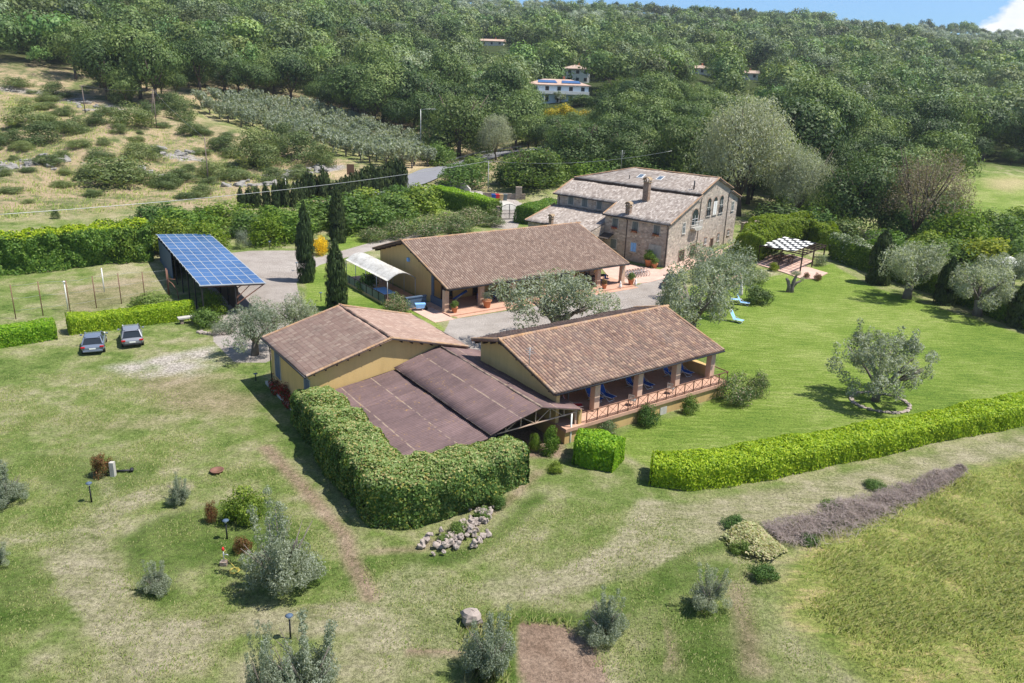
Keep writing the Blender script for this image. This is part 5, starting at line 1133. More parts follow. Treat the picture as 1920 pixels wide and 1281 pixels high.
for px, py, yt, w in ((20, 270, 235, 60), (190, 300, 270, 60), (100, 310, 285, 50), (235, 330, 300, 90), (310, 350, 318, 70), (440, 335, 305, 80), (560, 335, 312, 60), (420, 285, 250, 60), (180, 235, 205, 50), (280, 215, 180, 50), (320, 205, 165, 60), (500, 312, 262, 80), (600, 312, 255, 60), (20, 360, 345, 50), (380, 365, 340, 50), (170, 330, 305, 60), (60, 205, 180, 60), (200, 215, 190, 50)):
    G('dry_slope_bush', 'green bush scattered in the dry grass of the left hillside', 'bush', px, py, yt, w, 'hillbush', 'scattered bushes of the dry slope', nv=4)
G('low_tree', 'small dark shrub standing alone on the boundary hedge line', 'shrub', 104, 410, 388, 18, 'hillbush')
r = np.random.default_rng(91); n = 0; HP = [(-10, 395), (-10, 150), (120, 185), (300, 225), (420, 260), (640, 335), (560, 360), (300, 385)]
while n < 75:
    x_, y_ = r.uniform(-10, 640), r.uniform(150, 390)
    if inpoly(np.array([x_]), np.array([y_]), HP)[0] and vnoise(np.array([x_]), np.array([y_]), 55, 6)[0] > .45:
        w_ = r.uniform(16, 48); G('low_scrub', 'low straggling scrub patch in the dry grass of the left hillside', 'bush', x_, y_, y_-w_*r.uniform(.25, .6), w_, 'hillbush', 'low scrub of the left hillside', nv=4); n += 1
# ------------------------------------------------------------------ olive grove
gp = [(372, 200), (480, 196), (585, 214), (690, 243), (790, 284), (812, 312), (760, 318), (700, 308), (640, 292), (560, 270), (440, 235), (370, 215)]
o0 = at(700, 300)[:2]; o1 = at(420, 210)[:2]; d1 = (o1-o0)/np.linalg.norm(o1-o0); d2 = np.array([-d1[1], d1[0]]); cand = []
for i in range(-12, 60):
    for j in range(-30, 40):
        p = o0+d1*i*4.6+d2*j*4.8+RNG.normal(0, .45, 2)
        if p[1] < 60: continue
        z = gz1(*p); x, y, w = project(np.array([p[0], p[1], z]))
        if inpoly(np.array([x]), np.array([y]), gp)[0]: cand.append((w, p[0], p[1], z))
cand.sort()
for k, (w, x, y, z) in enumerate(cand[:260]):
    h = RNG.uniform(4.6, 5.8); grow('grove_olive_tree', 'silvery olive tree planted in the rows of the grove above the road', 'tree', (x, y, z), h, h*RNG.uniform(.95, 1.15), 'olivefar', 'olive trees of the grove', nv=5)
print('grove', len(cand))
# ------------------------------------------------------------------ woodland
fbx = [-400, 0, 90, 160, 230, 340, 370, 480, 600, 700, 770, 830, 900, 1000, 1100, 1250, 1400, 1500, 1650, 1750, 1800, 1850, 1920, 2400]
fby = [100, 116, 132, 180, 200, 200, 180, 188, 208, 240, 262, 285, 278, 292, 312, 335, 385, 395, 400, 375, 325, 302, 315, 345]
holes = [(1000, 1125, 186, 246), (888, 955, 82, 122), (1286, 1346, 138, 176), (1372, 1430, 146, 186), (1052, 1118, 146, 200), (960, 1010, 114, 140), (1110, 1200, 180, 215)]
ngx = []
s_ = 7.1
xs = np.arange(-900, 1150, s_); ys = np.arange(120, 1010, s_); XX, YY = np.meshgrid(xs, ys); XX = XX.ravel()+RNG.uniform(-.42, .42, XX.size)*s_; YY = YY.ravel()+RNG.uniform(-.42, .42, YY.size)*s_
ok = np.abs(XX) < YY*.78+20; XX, YY = XX[ok], YY[ok]; ZZ = gz(XX, YY)
D = np.stack([XX, YY, ZZ-CAMH], 1); zc = D@fwd; PX = 960+FPX*(D@CX)/zc; PY = 640.5-FPX*(D@CU)/zc
ok = (PX > -140) & (PX < 2060) & (PY > -60) & (PY < np.interp(PX, fbx, fby))
ok0 = ok.copy()
for a, b_, c_, d_ in holes: ok &= ~((PX > a) & (PX < b_) & (PY > c_) & (PY < d_))
R_ = np.hypot(XX, YY); ok &= RNG.random(len(XX)) < np.interp(R_, [300, 500, 1000], [1, .85, .55])
# the ridge carries silvery olive groves and bare fields
ridge = ((R_ > 740) & (PX > 850) & (PX < 1400) & (fbm(XX, YY, 90, 3, 3) > .36)) | ((R_ > 780) & (PX > 1560) & (fbm(XX, YY, 70, 8, 3) > .42))
XX, YY, ZZ, PX, PY, R_, ridge = [q[ok] for q in (XX, YY, ZZ, PX, PY, R_, ridge)]
order = np.argsort(R_); nT = 300
DZ = (np.stack([XX, YY, ZZ-CAMH], 1)@fwd)
size = np.clip(np.exp(RNG.normal(-.02, .30, len(XX)))*(.8+.5*fbm(XX, YY, 45, 17, 3)), .45, 1.7)*np.interp(R_, [200, 300, 500, 900], [10.5, 9.5, 9.0, 8.4]); size[ridge] *= .6
for x0, x1, yb, yt in ((985, 1130, 192, 193), (886, 958, 86, 90), (1282, 1350, 140, 144), (1368, 1434, 149, 153), (984, 1014, 112, 112)):   # the ground below the houses carries only low growth
    k = (PX > x0) & (PX < x1) & (PY > yb); size[k] = np.minimum(size[k], np.maximum(1.4, (PY[k]-yt)*DZ[k]/FPX/1.5))
print('wood', len(XX))
LW = ('deep green broad-leaved tree at the near edge of the wood', 'tree in the front ranks of the wooded hillside')
for k in order[:nT]:
    h = size[k]*RNG.uniform(1.0, 1.4); grow('woodland_tree', 'round-crowned green oak in the front ranks of the wooded hillside', 'tree', (XX[k], YY[k], ZZ[k]-.4), h, size[k]*RNG.uniform(1.0, 1.25), 'oak', 'woodland trees of the hillside', nv=6)
rest = order[nT:]; r = np.random.default_rng(21)
protoP = []
for i in range(6):
    cl = []
    for k in range(20):
        d = rdir(1, r)[0]; d[2] = abs(d[2])*1.15-.2; q = r.uniform(.55, .85); s = r.uniform(.15, .26); cl.append((d[0]*.5*q, d[1]*.5*q, .52+d[2]*.44*q, s, s*.85))
    cl += [(0, 0, .5, .3, .3)]
    P, d = crown_pts(r, 900, cl); o_ = unit(P-np.array([0, 0, .42])); protoP.append((P, unit(d*.8+o_*.5)))
Vs, tints, vals, hues = [], [], [], []
for i in range(6):
    for near in (0, 1):
        kk = rest[(np.arange(len(rest)) % 6) == i]; far_ = R_[kk] > 480; kk = kk[far_] if near == 0 else kk[~far_]
        if len(kk) == 0: continue
        P, N = protoP[i]; nn = 260 if near == 0 else 900; P, N = P[:nn], N[:nn]; lf = .068 if near == 0 else .038
        a = r.uniform(0, 6.283, len(kk)); c, s = np.cos(a), np.sin(a); w = size[kk]*r.uniform(.95, 1.25, len(kk)); h = size[kk]*r.uniform(.95, 1.4, len(kk))
        PPx = (P[None, :, 0]*c[:, None]-P[None, :, 1]*s[:, None])*w[:, None]+XX[kk][:, None]; PPy = (P[None, :, 0]*s[:, None]+P[None, :, 1]*c[:, None])*w[:, None]+YY[kk][:, None]; PPz = P[None, :, 2]*h[:, None]+ZZ[kk][:, None]-.4
        NNx = N[None, :, 0]*c[:, None]-N[None, :, 1]*s[:, None]; NNy = N[None, :, 0]*s[:, None]+N[None, :, 1]*c[:, None]; NNz = np.repeat(N[None, :, 2], len(kk), 0)
        PP = np.stack([PPx, PPy, PPz], -1).reshape(-1, 3); NN = unit(np.stack([NNx, NNy, NNz], -1).reshape(-1, 3)+.22*rdir(len(PPx.ravel()), r))
        T = rdir(len(PP), r); T = unit(T-NN*(T*NN).sum(1, keepdims=True)); B = np.cross(NN, T); L = (np.repeat(w, nn)*lf*r.uniform(.7, 1.2, len(PP)))[:, None]
        Vs.append(np.stack([PP-T*L, PP+B*L*.6+NN*L*.15, PP+T*L, PP-B*L*.6+NN*L*.15], 1).reshape(-1, 3))
        tv = np.clip(r.normal(.10, .18, len(kk))+(r.random(len(kk)) < .06)*.5, 0, .7); tv[ridge[kk]] = 1.0; tints.append(np.repeat(tv, nn*4)); hues.append(np.repeat(r.normal(0, .016, len(kk)), nn*4)); vals.append(np.repeat(np.clip(r.normal(0, .26, len(kk))+(fbm(XX[kk], YY[kk], 60, 19, 3)-.5)*.9+ridge[kk]*.5, -.5, 1.0), nn*4))
V = np.concatenate(Vs); tints = np.concatenate(tints)
wd = obj('distant_woodland', mesh_np('distant_woodland', V, np.arange(len(V)).reshape(-1, 4), M['f_wood'], attrs={'tint': tints, 'val': np.concatenate(vals), 'hue': np.concatenate(hues)}))
tag(wd, 'continuous green wood covering the far hillside up to the skyline', 'woodland', None, 'stuff')
print('leaf quads', len(V)//4)
# ------------------------------------------------------------------ roads
def strip(name, pts, width, m, dz, kind='structure', step=1.0, dens=None):
    p = np.array([at(*q)[:2] for q in pts]); sg = np.hypot(*(p[1:]-p[:-1]).T); cum = np.concatenate([[0], np.cumsum(sg)]); s = np.arange(0, cum[-1], step)
    # smooth the centre line
    x = np.interp(s, cum, p[:, 0]); y = np.interp(s, cum, p[:, 1]); k = np.ones(9)/9
    if len(s) > 20: x = np.convolve(np.pad(x, 4, 'edge'), k, 'valid'); y = np.convolve(np.pad(y, 4, 'edge'), k, 'valid')
    tx, ty = np.gradient(x), np.gradient(y); n = np.hypot(tx, ty)+1e-9; lx, ly = -ty/n, tx/n; off = np.linspace(-width/2, width/2, 7); V = []
    zc = gz(x, y)
    for o_ in off: V.append(np.stack([x+lx*o_, y+ly*o_, np.maximum(gz(x+lx*o_, y+ly*o_), zc*.5+gz(x+lx*o_, y+ly*o_)*.5)+dz], 1))
    V = np.stack(V, 1).reshape(-1, 3); ii = np.arange(len(s)*7).reshape(len(s), 7)
    F = np.stack([ii[:-1, :-1].ravel(), ii[:-1, 1:].ravel(), ii[1:, 1:].ravel(), ii[1:, :-1].ravel()], 1)
    o = obj(name, mesh_np(name, V, F[:, ::-1], m, smooth=True)); o['kind'] = kind; return o, (x, y, lx, ly)
M['asphalt'] = plain('asphalt', (.20, .20, .215), .9, var=.12, scale=1.2)
road, RC = strip('road', [(560, 425), (640, 384), (720, 358), (790, 336), (850, 314), (905, 298), (960, 286), (1040, 276)], 6.5, M['asphalt'], .22)
drive, _ = strip('driveway', [(775, 352), (830, 356), (890, 366), (950, 384), (955, 398)], 4.2, M['concrete'], .07)
x, y, lx, ly = RC
gr = thing('guard_rail', 'pale steel guard rail on the far side of the road bend', 'guard rail', (0, 0, 0)); q = MB(); k = [i for i in range(0, len(x), 3) if 868 < project(np.array([x[i], y[i], 0]))[0] < 990]
pts = [(x[i]+lx[i]*4.2, y[i]+ly[i]*4.2, gz1(x[i]+lx[i]*4.2, y[i]+ly[i]*4.2)+.95) for i in k]
for a, b_ in zip(pts[:-1], pts[1:]): q.beam(a, b_, .06, .32)
q.build('rail', M['galv'], gr)
for p_ in pts[::2]:
    q = MB(); q.box(p_[0]-.06, p_[0]+.06, p_[1]-.1, p_[1]-.02, p_[2]-1.2, p_[2]+.1); q.build('post', M['galv'], gr)
# ------------------------------------------------------------------ houses on the slope
def villa(name, label, px, py, wpx, storeys, roofm, hip=True, depth=9.0, rz=0.0, cols=4, balcony=False, panels=False):
    P = at(px, py); z = project(P)[2]; w = wpx*z/FPX; h = 2.9*storeys
    o = thing(name, label, 'house', P, rz)
    q = MB(); q.box(-w/2, w/2, 0, depth, -2, h); q.build('wall', M['wall_blue'] if panels else M['wall_white'], o)
    e = .7; rh = depth*.16
    a, b_, c, d = (-w/2-e, -e, h), (w/2+e, -e, h), (w/2+e, depth+e, h), (-w/2-e, depth+e, h); i = depth/2+e if hip else 0
    r0, r1 = (-w/2-e+i, depth/2, h+rh), (w/2+e-i, depth/2, h+rh)
    q = MB(); q.add([a, b_, c, d, r0, r1]+[(v[0], v[1], v[2]-.25) for v in (a, b_, c, d)], [(0, 1, 5, 4), (2, 3, 4, 5), (1, 2, 5), (3, 0, 4), (6, 9, 8, 7), (0, 6, 7, 1), (1, 7, 8, 2), (2, 8, 9, 3), (3, 9, 6, 0)]); q.build('roof', roofm, o)
    for s in range(storeys):
        for k in range(cols):
            xx = -w/2+w*(k+.5)/cols; q = MB(); tall = balcony and s == 0
            q.box(xx-.65, xx+.65, -.06, 0, s*2.9+(.1 if tall else .95), s*2.9+2.3); wi = q.build('window', M['grey_shutter'] if (k+s) % 2 else M['wood'], o); q = MB(); q.box(xx-.5, xx+.5, -.08, -.06, s*2.9+(.2 if tall else 1.05), s*2.9+2.2); q.build('pane', M['glass'], wi)
    if balcony:
        q = MB(); q.box(-w/2, w/2, -1.6, 0, 2.75, 2.95); ba = q.build('balcony', M['wall_white'], o); q = MB(); q.box(-w/2, w/2, -1.6, -1.5, 2.95, 3.8); q.build('balustrade', M['white'], ba)
        for k in range(5): q = MB(); xx = -w/2+.2+k*(w-.4)/4; q.box(xx-.15, xx+.15, -1.55, -1.25, 0, 2.75); q.build('pillar', M['white'], o)
    if panels:
        for xx in (-w*.19, w*.21):
            q = MB(); q.add([(xx-3.4, .8, h+.62), (xx+3.4, .8, h+.62), (xx+3.0, 3.9, h+1.42), (xx-3.0, 3.9, h+1.42)], [(0, 1, 2, 3)]); q.build('solar_panel', M['solar'], o)
    q = MB(); q.box(w*.1, w*.1+.7, depth*.5, depth*.5+.6, h+rh-.6, h+rh+1.0); q.build('chimney', M['terracotta'], o)
    return o
M['wall_blue'] = plain('pale_blue_render', (.62, .74, .84), .9, var=.06, spec=.1)
M['roof_far'] = plain('orange_roof_tiles', (.48, .34, .27), .9, var=.25, scale=1.5)
M['roof_far2'] = plain('pale_roof_tiles', (.40, .30, .24), .9, var=.2, scale=1.5)
villa('villa', 'pale blue-white two-storey villa with solar panels on its roof', 1047, 192, 112, 2, M['roof_far'], True, 11, rad(6), 5, True, True)
villa('villa', 'smaller white house with a grey hipped roof just above the solar-panelled villa', 1082, 157, 46, 2, M['roof_far2'], True, 9, rad(8), 3)
villa('hillside_house', 'low house with a bright orange roof, highest among the trees', 922, 86, 44, 1, M['roof_far'], False, 8, rad(-6), 3)
villa('hillside_house', 'brown-roofed house half hidden in the wood, left of the round pale tree', 1316, 140, 42, 1, M['roof_far2'], True, 8, rad(10), 3)
villa('hillside_house', 'pale blue-white house with a grey roof, right of the round pale tree', 1400, 149, 40, 1, M['roof_far2'], False, 8, rad(-12), 3)
villa('hillside_house', 'tiny house behind the three thin cypresses on the slope', 996, 112, 24, 1, M['roof_far'], True, 8, 0, 2)
# ------------------------------------------------------------------ poles and cables
def pole(label, px, py, yt, kind=1, r0=.13, group=None, arm=True, m=None):
    P = at(px, py); h = height_for(P, yt); o = thing('utility_pole', label, 'pole', P, 0, group); m = m or M['pole_wood']
    q = MB(); q.tube([(0, 0, -.5), (0, 0, h)], [r0, r0*.7], 8)
    if kind == 2: q.tube([(-1.3, 0, -.5), (-.05, 0, h*.98)], [r0, r0*.7], 8); q.tube([(-.6, 0, h*.5), (0, 0, h*.5)], .05, 6)
    q.build('post', m, o)
    if arm: q = MB(); q.beam((-.55, 0, h-.25), (.55, 0, h-.25), .09); [q.tube([(k, 0, h-.22), (k, 0, h+.02)], .04, 6) for k in (-.5, 0, .5)]; q.build('crossarm', m, o)
    return P+np.array([0, 0, h])
t1 = pole('weathered wooden pole standing highest on the left hillside', 160, 212, 160); t2 = pole('double-legged wooden power pole on the left hillside', 294, 240, 168, 2); t3 = pole('wooden pole in the lower dry slope above the boundary hedge', 391, 346, 258)
t4 = pole('grey concrete pole behind the gate hedge carrying the low cable', 915, 358, 302, 1, .12, None, True, M['concrete']); t5 = pole('thin grey pole among the small young cypresses', 538, 388, 334, 1, .08, None, False, M['galv']); t6 = pole('distant wooden pole up in the wood at the top left', 149, 22, -8)
P = at(789, 300); h = height_for(P, 205); o = thing('street_lamp', 'tall grey street lamp with a long arm beside the olive grove', 'street lamp', P); q = MB(); q.tube([(0, 0, -.3), (0, 0, h)], [.11, .07], 8); q.build('post', M['galv'], o); q = MB(); q.tube([(0, 0, h-.05), (1.5, 0, h+.1), (3.6, .3, h+.15)], .06, 6); q.build('arm', M['galv'], o); q = MB(); q.box(3.3, 4.1, .15, .45, h+.05, h+.2); q.build('lamp_head', M['galv'], o)
def cable(name, label, a, b, sag, r=.028):
    a, b = np.array(a), np.array(b); q = MB(); pts = [a*(1-t_)+b*t_-np.array([0, 0, 4*sag*t_*(1-t_)]) for t_ in np.linspace(0, 1, 25)]; q.tube(pts, r, 5); o = q.build(name, M['galv'], None); tag(o, label, 'cable')
dl = ray(-40, 405); Pl = np.array([0, 0, CAMH])+dl*(88/dl[1])
cable('power_cable', 'long low cable sagging across the dry slope to the concrete pole', Pl, t4, 1.0, .035)
dr_ = ray(1260, 283); Pr = np.array([0, 0, CAMH])+dr_*(150/dr_[1]); cable('power_cable', 'cable running from the concrete pole to the trees above the farmhouse', t4, Pr, 1.2, .03)
cable('power_cable', 'thin cable between the highest pole and the double pole on the left hillside', t1, t2, .6, .015); cable('power_cable', 'thin cable between the double pole and the lower single pole on the left hillside', t2, t3, .6, .015)
# ------------------------------------------------------------------ gate, wall, bins, sign
a, b_ = at(936, 412), at(973, 412); o = thing('entrance_gate', 'arched double-leaf iron gate on the pale driveway', 'gate', (a+b_)/2, math.atan2(b_[1]-a[1], b_[0]-a[0])); wdt = np.linalg.norm(b_-a)
for s in (-1, 1):
    q = MB(); x0, x1 = (-wdt/2, -.03) if s < 0 else (.03, wdt/2); f_ = lambda x_: 1.9+.75*math.cos(x_/(wdt/2)*math.pi/2)
    for k in range(9): xx = x0+(x1-x0)*k/8; q.tube([(xx, 0, .1), (xx, 0, f_(xx))], .05 if k in (0, 8) else .028, 6)
    q.beam((x0, 0, .2), (x1, 0, .2), .06); q.beam((x0, 0, 1.0), (x1, 0, 1.0), .06); q.tube([(x0+(x1-x0)*k/8, 0, f_(x0+(x1-x0)*k/8)) for k in range(9)], .045, 6); q.build('gate_leaf', M['dark'], o)
for s in (-1, 1): q = MB(); q.box(s*(wdt/2+.25)-.2, s*(wdt/2+.25)+.2, -.2, .2, -.3, 2.2); q.box(s*(wdt/2+.25)-.27, s*(wdt/2+.25)+.27, -.27, .27, 2.2, 2.3); q.build('gate_post', M['drystone'], o)
a, b_ = at(905, 372), at(985, 374); o = thing('roadside_wall', 'low stone wall with a taller pier opposite the gate', 'wall', a, math.atan2(b_[1]-a[1], b_[0]-a[0])); L_ = np.linalg.norm(b_-a)
q = MB(); q.box(0, L_, -.2, .2, -.4, 1.1); q.build('wall_body', M['drystone'], o); q = MB(); q.box(L_-1.9, L_-.7, -.5, .5, -.4, 2.4); q.build('pier', M['drystone'], o)
for k, (mm, nm) in enumerate((('blue_cloth', 'blue'), ('red_cloth', 'red'), ('tan_', 'tan'), ('grey_shutter', 'grey'))):
    if mm == 'tan_': M['tan_'] = plain('tan_plastic', (.55, .38, .2), .6)
    p_ = at(926+k*7, 374.5)+np.array([0, -.7, 0]); o = thing('waste_bin', nm+' waste bin in the row against the low roadside wall', 'bin', p_, 0, None); q = MB(); q.prism([(-.35, 0), (.35, 0), (.42, 1.05), (-.42, 1.05)], -.35, .35, 1); q.build('bin_body', M[mm], o); q = MB(); q.box(-.45, .45, -.42, .42, 1.05, 1.15); q.build('lid', M[mm], o)
a = at(658, 345); h = height_for(a, 308); o = thing('road_sign', 'brown information board on two posts beside the road', 'sign', a, rad(10)); q = MB(); q.box(-.7, .7, -.05, .0, h-2.0, h); q.build('sign_board', M['wood'], o)
for s in (-.5, .5): q = MB(); q.tube([(s, .05, -.2), (s, .05, h)], .05, 6); q.build('post', M['galv'], o)
a, b_ = at(688, 356), at(829, 352)
o = thing('retaining_wall', 'short curved concrete wall end beside the road', 'wall', at(845, 352), rad(-35)); q = MB(); q.prism([(0, -.5), (0, 1.6), (3.2, 1.5), (5.0, .3), (5.0, -.5)], -.2, .2, 1); q.build('wall_body', M['concrete'], o)
# farm wall behind the farmhouse
a, b_ = at(1390, 436), at(1440, 430); o = thing('garden_wall', 'low shaded stone wall right of the farmhouse gable', 'wall', a, math.atan2(b_[1]-a[1], b_[0]-a[0])); q = MB(); q.box(0, 8, -.25, .25, -.5, 1.5); q.box(-.05, 8.05, -.3, .3, 1.5, 1.6); q.build('wall_body', M['drystone'], o)
# brick paths by the house
def patch(name, px_list, m, dz): 
    P = [at(*p) for p in px_list]; q = MB(); n = len(P); top = [(p[0], p[1], p[2]+dz) for p in P]; bot = [(p[0], p[1], p[2]-.3) for p in P]; q.add(top+bot, [tuple(range(n)), tuple(range(n, 2*n))[::-1]]+[(i, n+i, n+(i+1) % n, (i+1) % n) for i in range(n)]); o_ = q.build(name, m); o_['kind'] = 'structure'; return o_
patch('brick_path', [(1125, 500), (1150, 490), (1200, 500), (1238, 506), (1248, 502), (1300, 478), (1385, 455), (1395, 460), (1330, 490), (1262, 518), (1215, 530), (1180, 534), (1150, 530)], M['paving'], .05)
patch('brick_patio_path', [(1345, 512), (1385, 498), (1392, 520), (1376, 540), (1340, 530)], M['paving'], .06)
patch('brick_patio', [(1418, 496), (1470, 512), (1500, 523), (1530, 524), (1552, 513), (1508, 500), (1525, 490), (1480, 478), (1440, 480)], M['paving'], .10)
# ------------------------------------------------------------------ pergola
p4 = [atz(1425, 465, 2.4), atz(1470, 449.6, 2.4), atz(1535, 461, 2.4), atz(1485, 477.5, 2.4)]; c0 = p4[0]; eu = p4[3]-p4[0]; ev = p4[1]-p4[0]; lu, lv = np.linalg.norm(eu), np.linalg.norm(ev); ang = math.atan2(eu[1], eu[0])
o = thing('pergola', 'dark timber pergola with a chequered black and white shade roof', 'pergola', (c0[0], c0[1], gz1(c0[0], c0[1])), ang); ca = math.cos(math.atan2(ev[1], ev[0])-ang); sa = math.sin(math.atan2(ev[1], ev[0])-ang)
lu_, lv_ = lu+1.5, lv; PM = lambda p: (p[0]+p[1]*ca, p[1]*sa, p[2])
q = MB()
for k in range(7): q.box(-.2, lu_+.2, lv_*k/6-.05, lv_*k/6+.05, 2.28, 2.42, PM)
for k in range(2): q.box(lu_*k-.06, lu_*k+.06, -.2, lv_+.2, 2.12, 2.28, PM)
for k in range(12): q.box(lu_*k/11-.03, lu_*k/11+.03, -.1, lv_+.1, 2.42, 2.47, PM)
q.build('roof_frame', M['dark_wood'], o)
q = MB(); n = 7; m_ = 9
for i in range(n-1):
    for j in range(m_):
        if (i+j) % 2 == 0: q.box(lu*i/(n-2)*.86+.03, lu*(i+1)/(n-2)*.86-.03, lv_*j/m_+.02, lv_*(j+1)/m_-.02, 2.475, 2.49, PM)
q.build('shade_cloth', M['white'], o)
q = MB()
for i in range(n-1):
    for j in range(m_):
        if (i+j) % 2 == 1: q.box(lu*i/(n-2)*.86+.03, lu*(i+1)/(n-2)*.86-.03, lv_*j/m_+.02, lv_*(j+1)/m_-.02, 2.475, 2.488, PM)
q.build('dark_shade_cloth', M['dark'], o)
for x_, y_ in ((0, 0), (lu_, 0), (0, lv_), (lu_, lv_), (lu_*.5, 0), (lu_*.5, lv_), (lu_, lv_*.5)):
    q = MB(); q.box(x_-.08, x_+.08, y_-.08, y_+.08, 0, 2.2, PM); q.build('post', M['dark_wood'], o)
def table(name, label, P, l, w, h, m, rz=0, group=None):
    o_ = thing(name, label, 'table', P, rz, group); q_ = MB(); q_.box(-l/2, l/2, -w/2, w/2, h-.05, h); q_.build('tabletop', m, o_)
    for sx_ in (-1, 1):
        for sy_ in (-1, 1): q_ = MB(); q_.box(sx_*(l/2-.1)-.03, sx_*(l/2-.1)+.03, sy_*(w/2-.08)-.03, sy_*(w/2-.08)+.03, 0, h-.05); q_.build('leg', m, o_)
    return o_
def chair(name, label, P, m, rz=0, group=None, hb=.9):
    o_ = thing(name, label, 'chair', P, rz, group); q_ = MB(); q_.box(-.24, .24, -.24, .24, .42, .47); q_.build('seat', m, o_); q_ = MB()
    for k in range(5): q_.box(-.22+k*.1, -.16+k*.1, .21, .24, .47, hb)
    q_.box(-.24, .24, .2, .25, hb-.08, hb); q_.build('backrest', m, o_)
    for sx_ in (-1, 1):
        for sy_ in (-1, 1): q_ = MB(); q_.tube([(sx_*.21, sy_*.21, 0), (sx_*.2, sy_*.2, .43)], .022, 6); q_.build('leg', m, o_)
    return o_
pb = np.array([c0[0], c0[1], gz1(c0[0], c0[1])+.10]); pu = eu/lu; pv = ev/lv
pu = np.array([pu[0], pu[1], 0]); pv = np.array([pv[0], pv[1], 0])
table('garden_table', 'brown wooden table under the chequered pergola', pb+pu*lu*.55+pv*lv*.4, 2.0, .9, .75, M['wood'], ang)
for k, (f1, f2) in enumerate(((.3, .28), (.55, .2), (.8, .25), (.35, .58), (.6, .62))): chair('garden_chair', 'dark garden chair round the wooden table under the pergola', pb+pu*lu*f1+pv*lv*f2, M['dark_wood'], ang+k, 'chairs under the pergola')
P = at(1405, 495); o = thing('garden_bench', 'weathered wooden bench at the left corner of the pergola', 'bench', P, rad(30)); q = MB(); q.box(-.7, .7, -.25, .25, .4, .47); q.build('seat', M['pole_wood'], o); q = MB(); q.box(-.7, .7, .22, .27, .47, .95); q.build('backrest', M['pole_wood'], o)
for s in (-.6, .6): q = MB(); q.box(s-.04, s+.04, -.22, .22, 0, .4); q.build('leg', M['pole_wood'], o)
# ------------------------------------------------------------------ arched canopy beside the loggia
a, b_, c = atz(726.5, 527.7, 2.5), atz(775, 519, 2.5), atz(647.7, 487.4, 2.5); ln = np.linalg.norm((c-a)[:2]); wn_ = np.linalg.norm((b_-a)[:2]); ang = math.atan2((c-a)[1], (c-a)[0])
g0 = gz1(a[0], a[1]); o = thing('arched_canopy', 'white arched canopy of translucent sheet over a brown paved deck', 'canopy', (a[0], a[1], g0), ang); hz = 2.5-g0
N_ = 14; V = []; k_ = 60
for i in range(k_):
    for j in range(N_+1):
        t_ = j/N_; V.append((ln*i/(k_-1), -wn_*t_, hz+.75*math.sin(math.pi*t_)+.012*math.sin(i*1.9)))
F = [(i*(N_+1)+j, i*(N_+1)+j+1, (i+1)*(N_+1)+j+1, (i+1)*(N_+1)+j) for i in range(k_-1) for j in range(N_)]
V2 = V+[(v[0], v[1], v[2]-.03) for v in V]; nn = len(V); F2 = F+[tuple(nn+i for i in f)[::-1] for f in F]
F2 += [(i, nn+i, nn+i+N_+1, i+N_+1) for i in range(0, (k_-1)*(N_+1), N_+1)]+[(j, j+1, nn+j+1, nn+j) for j in range(N_)]
m, t = mat('translucent_sheet'); oc = t.objc(); cc_ = t.ramp(t.math('ADD', t.math('MULTIPLY', t.noise(.7, 5, oc, .7), .6), t.math('MULTIPLY', t.noise(4, 4, oc), .4)), [(.35, (.42, .39, .34)), (.55, (.70, .68, .63))]); d_ = t.n('BsdfPrincipled', {'Base Color': cc_, 'Roughness': .5}); tr_ = t.n('BsdfTranslucent', {'Color': cc_}); t.n('OutputMaterial', {0: t.n('MixShader', {0: .18, 1: d_.outputs[0], 2: tr_.outputs[0]}).outputs[0]})
q = MB(); q.add(V2, F2, True); q.build('canopy_sheet', m, o)
for i in range(5):
    xx = ln*i/4; q = MB(); xx = min(max(xx, .1), ln-.1); q.tube([(xx, -wn_*j/10, hz-.05+.75*math.sin(math.pi*j/10)) for j in range(11)], .04, 6); q.build('arch', M['galv'], o)
    for s in (.03, wn_-.03): q = MB(); q.tube([(xx, -s, 0), (xx, -s, hz)], .045, 6); q.build('post', M['galv'], o)
q = MB(); q.box(-3.2, ln+1, -wn_-.4, .5, -.5, .12); q.build('deck', M['brickpav'], o)
o2 = thing('deck_fence', 'grey-blue panelled fence along the outer side of the canopy deck', 'fence', (a[0], a[1], g0), ang); q = MB(); q.box(-.5, ln+.8, .5, .62, -.6, .25); q.build('base_wall', M['ochre2'], o2); q = MB(); q.box(-.5, ln+.8, .54, .58, .25, 1.05); q.build('panel', M['grey_shutter'], o2)
for k in range(9): q = MB(); xx = -.5+k*(ln+1.3)/8; q.box(xx-.05, xx+.05, .50, .62, .25, 1.2); q.build('post', M['dark'], o2)
q = MB(); q.beam((-.5, .56, 1.15), (ln+.8, .56, 1.15), .07); q.build('rail', M['dark'], o2)
pd = lambda x_, y_: (a[0]+math.cos(ang)*x_-math.sin(ang)*y_, a[1]+math.sin(ang)*x_+math.cos(ang)*y_, g0+.12)
table('blue_table', 'blue table-tennis table on the deck below the canopy', pd(2.2, -.6), 2.7, 1.5, .76, M['light_blue'], ang); table('deck_table', 'small pale table beside the blue table on the canopy deck', pd(5.2, -.5), 1.0, .7, .74, M['concrete'], ang)
o = thing('end_wall', 'blue-grey low wall end at the near side of the canopy deck', 'wall', pd(-3.0, -wn_*.55), ang); q = MB(); q.box(0, .25, -1.2, 1.2, -.3, 1.1); q.box(-.06, .31, -1.26, 1.26, 1.1, 1.2); q.build('wall_body', M['blue_shutter'], o)
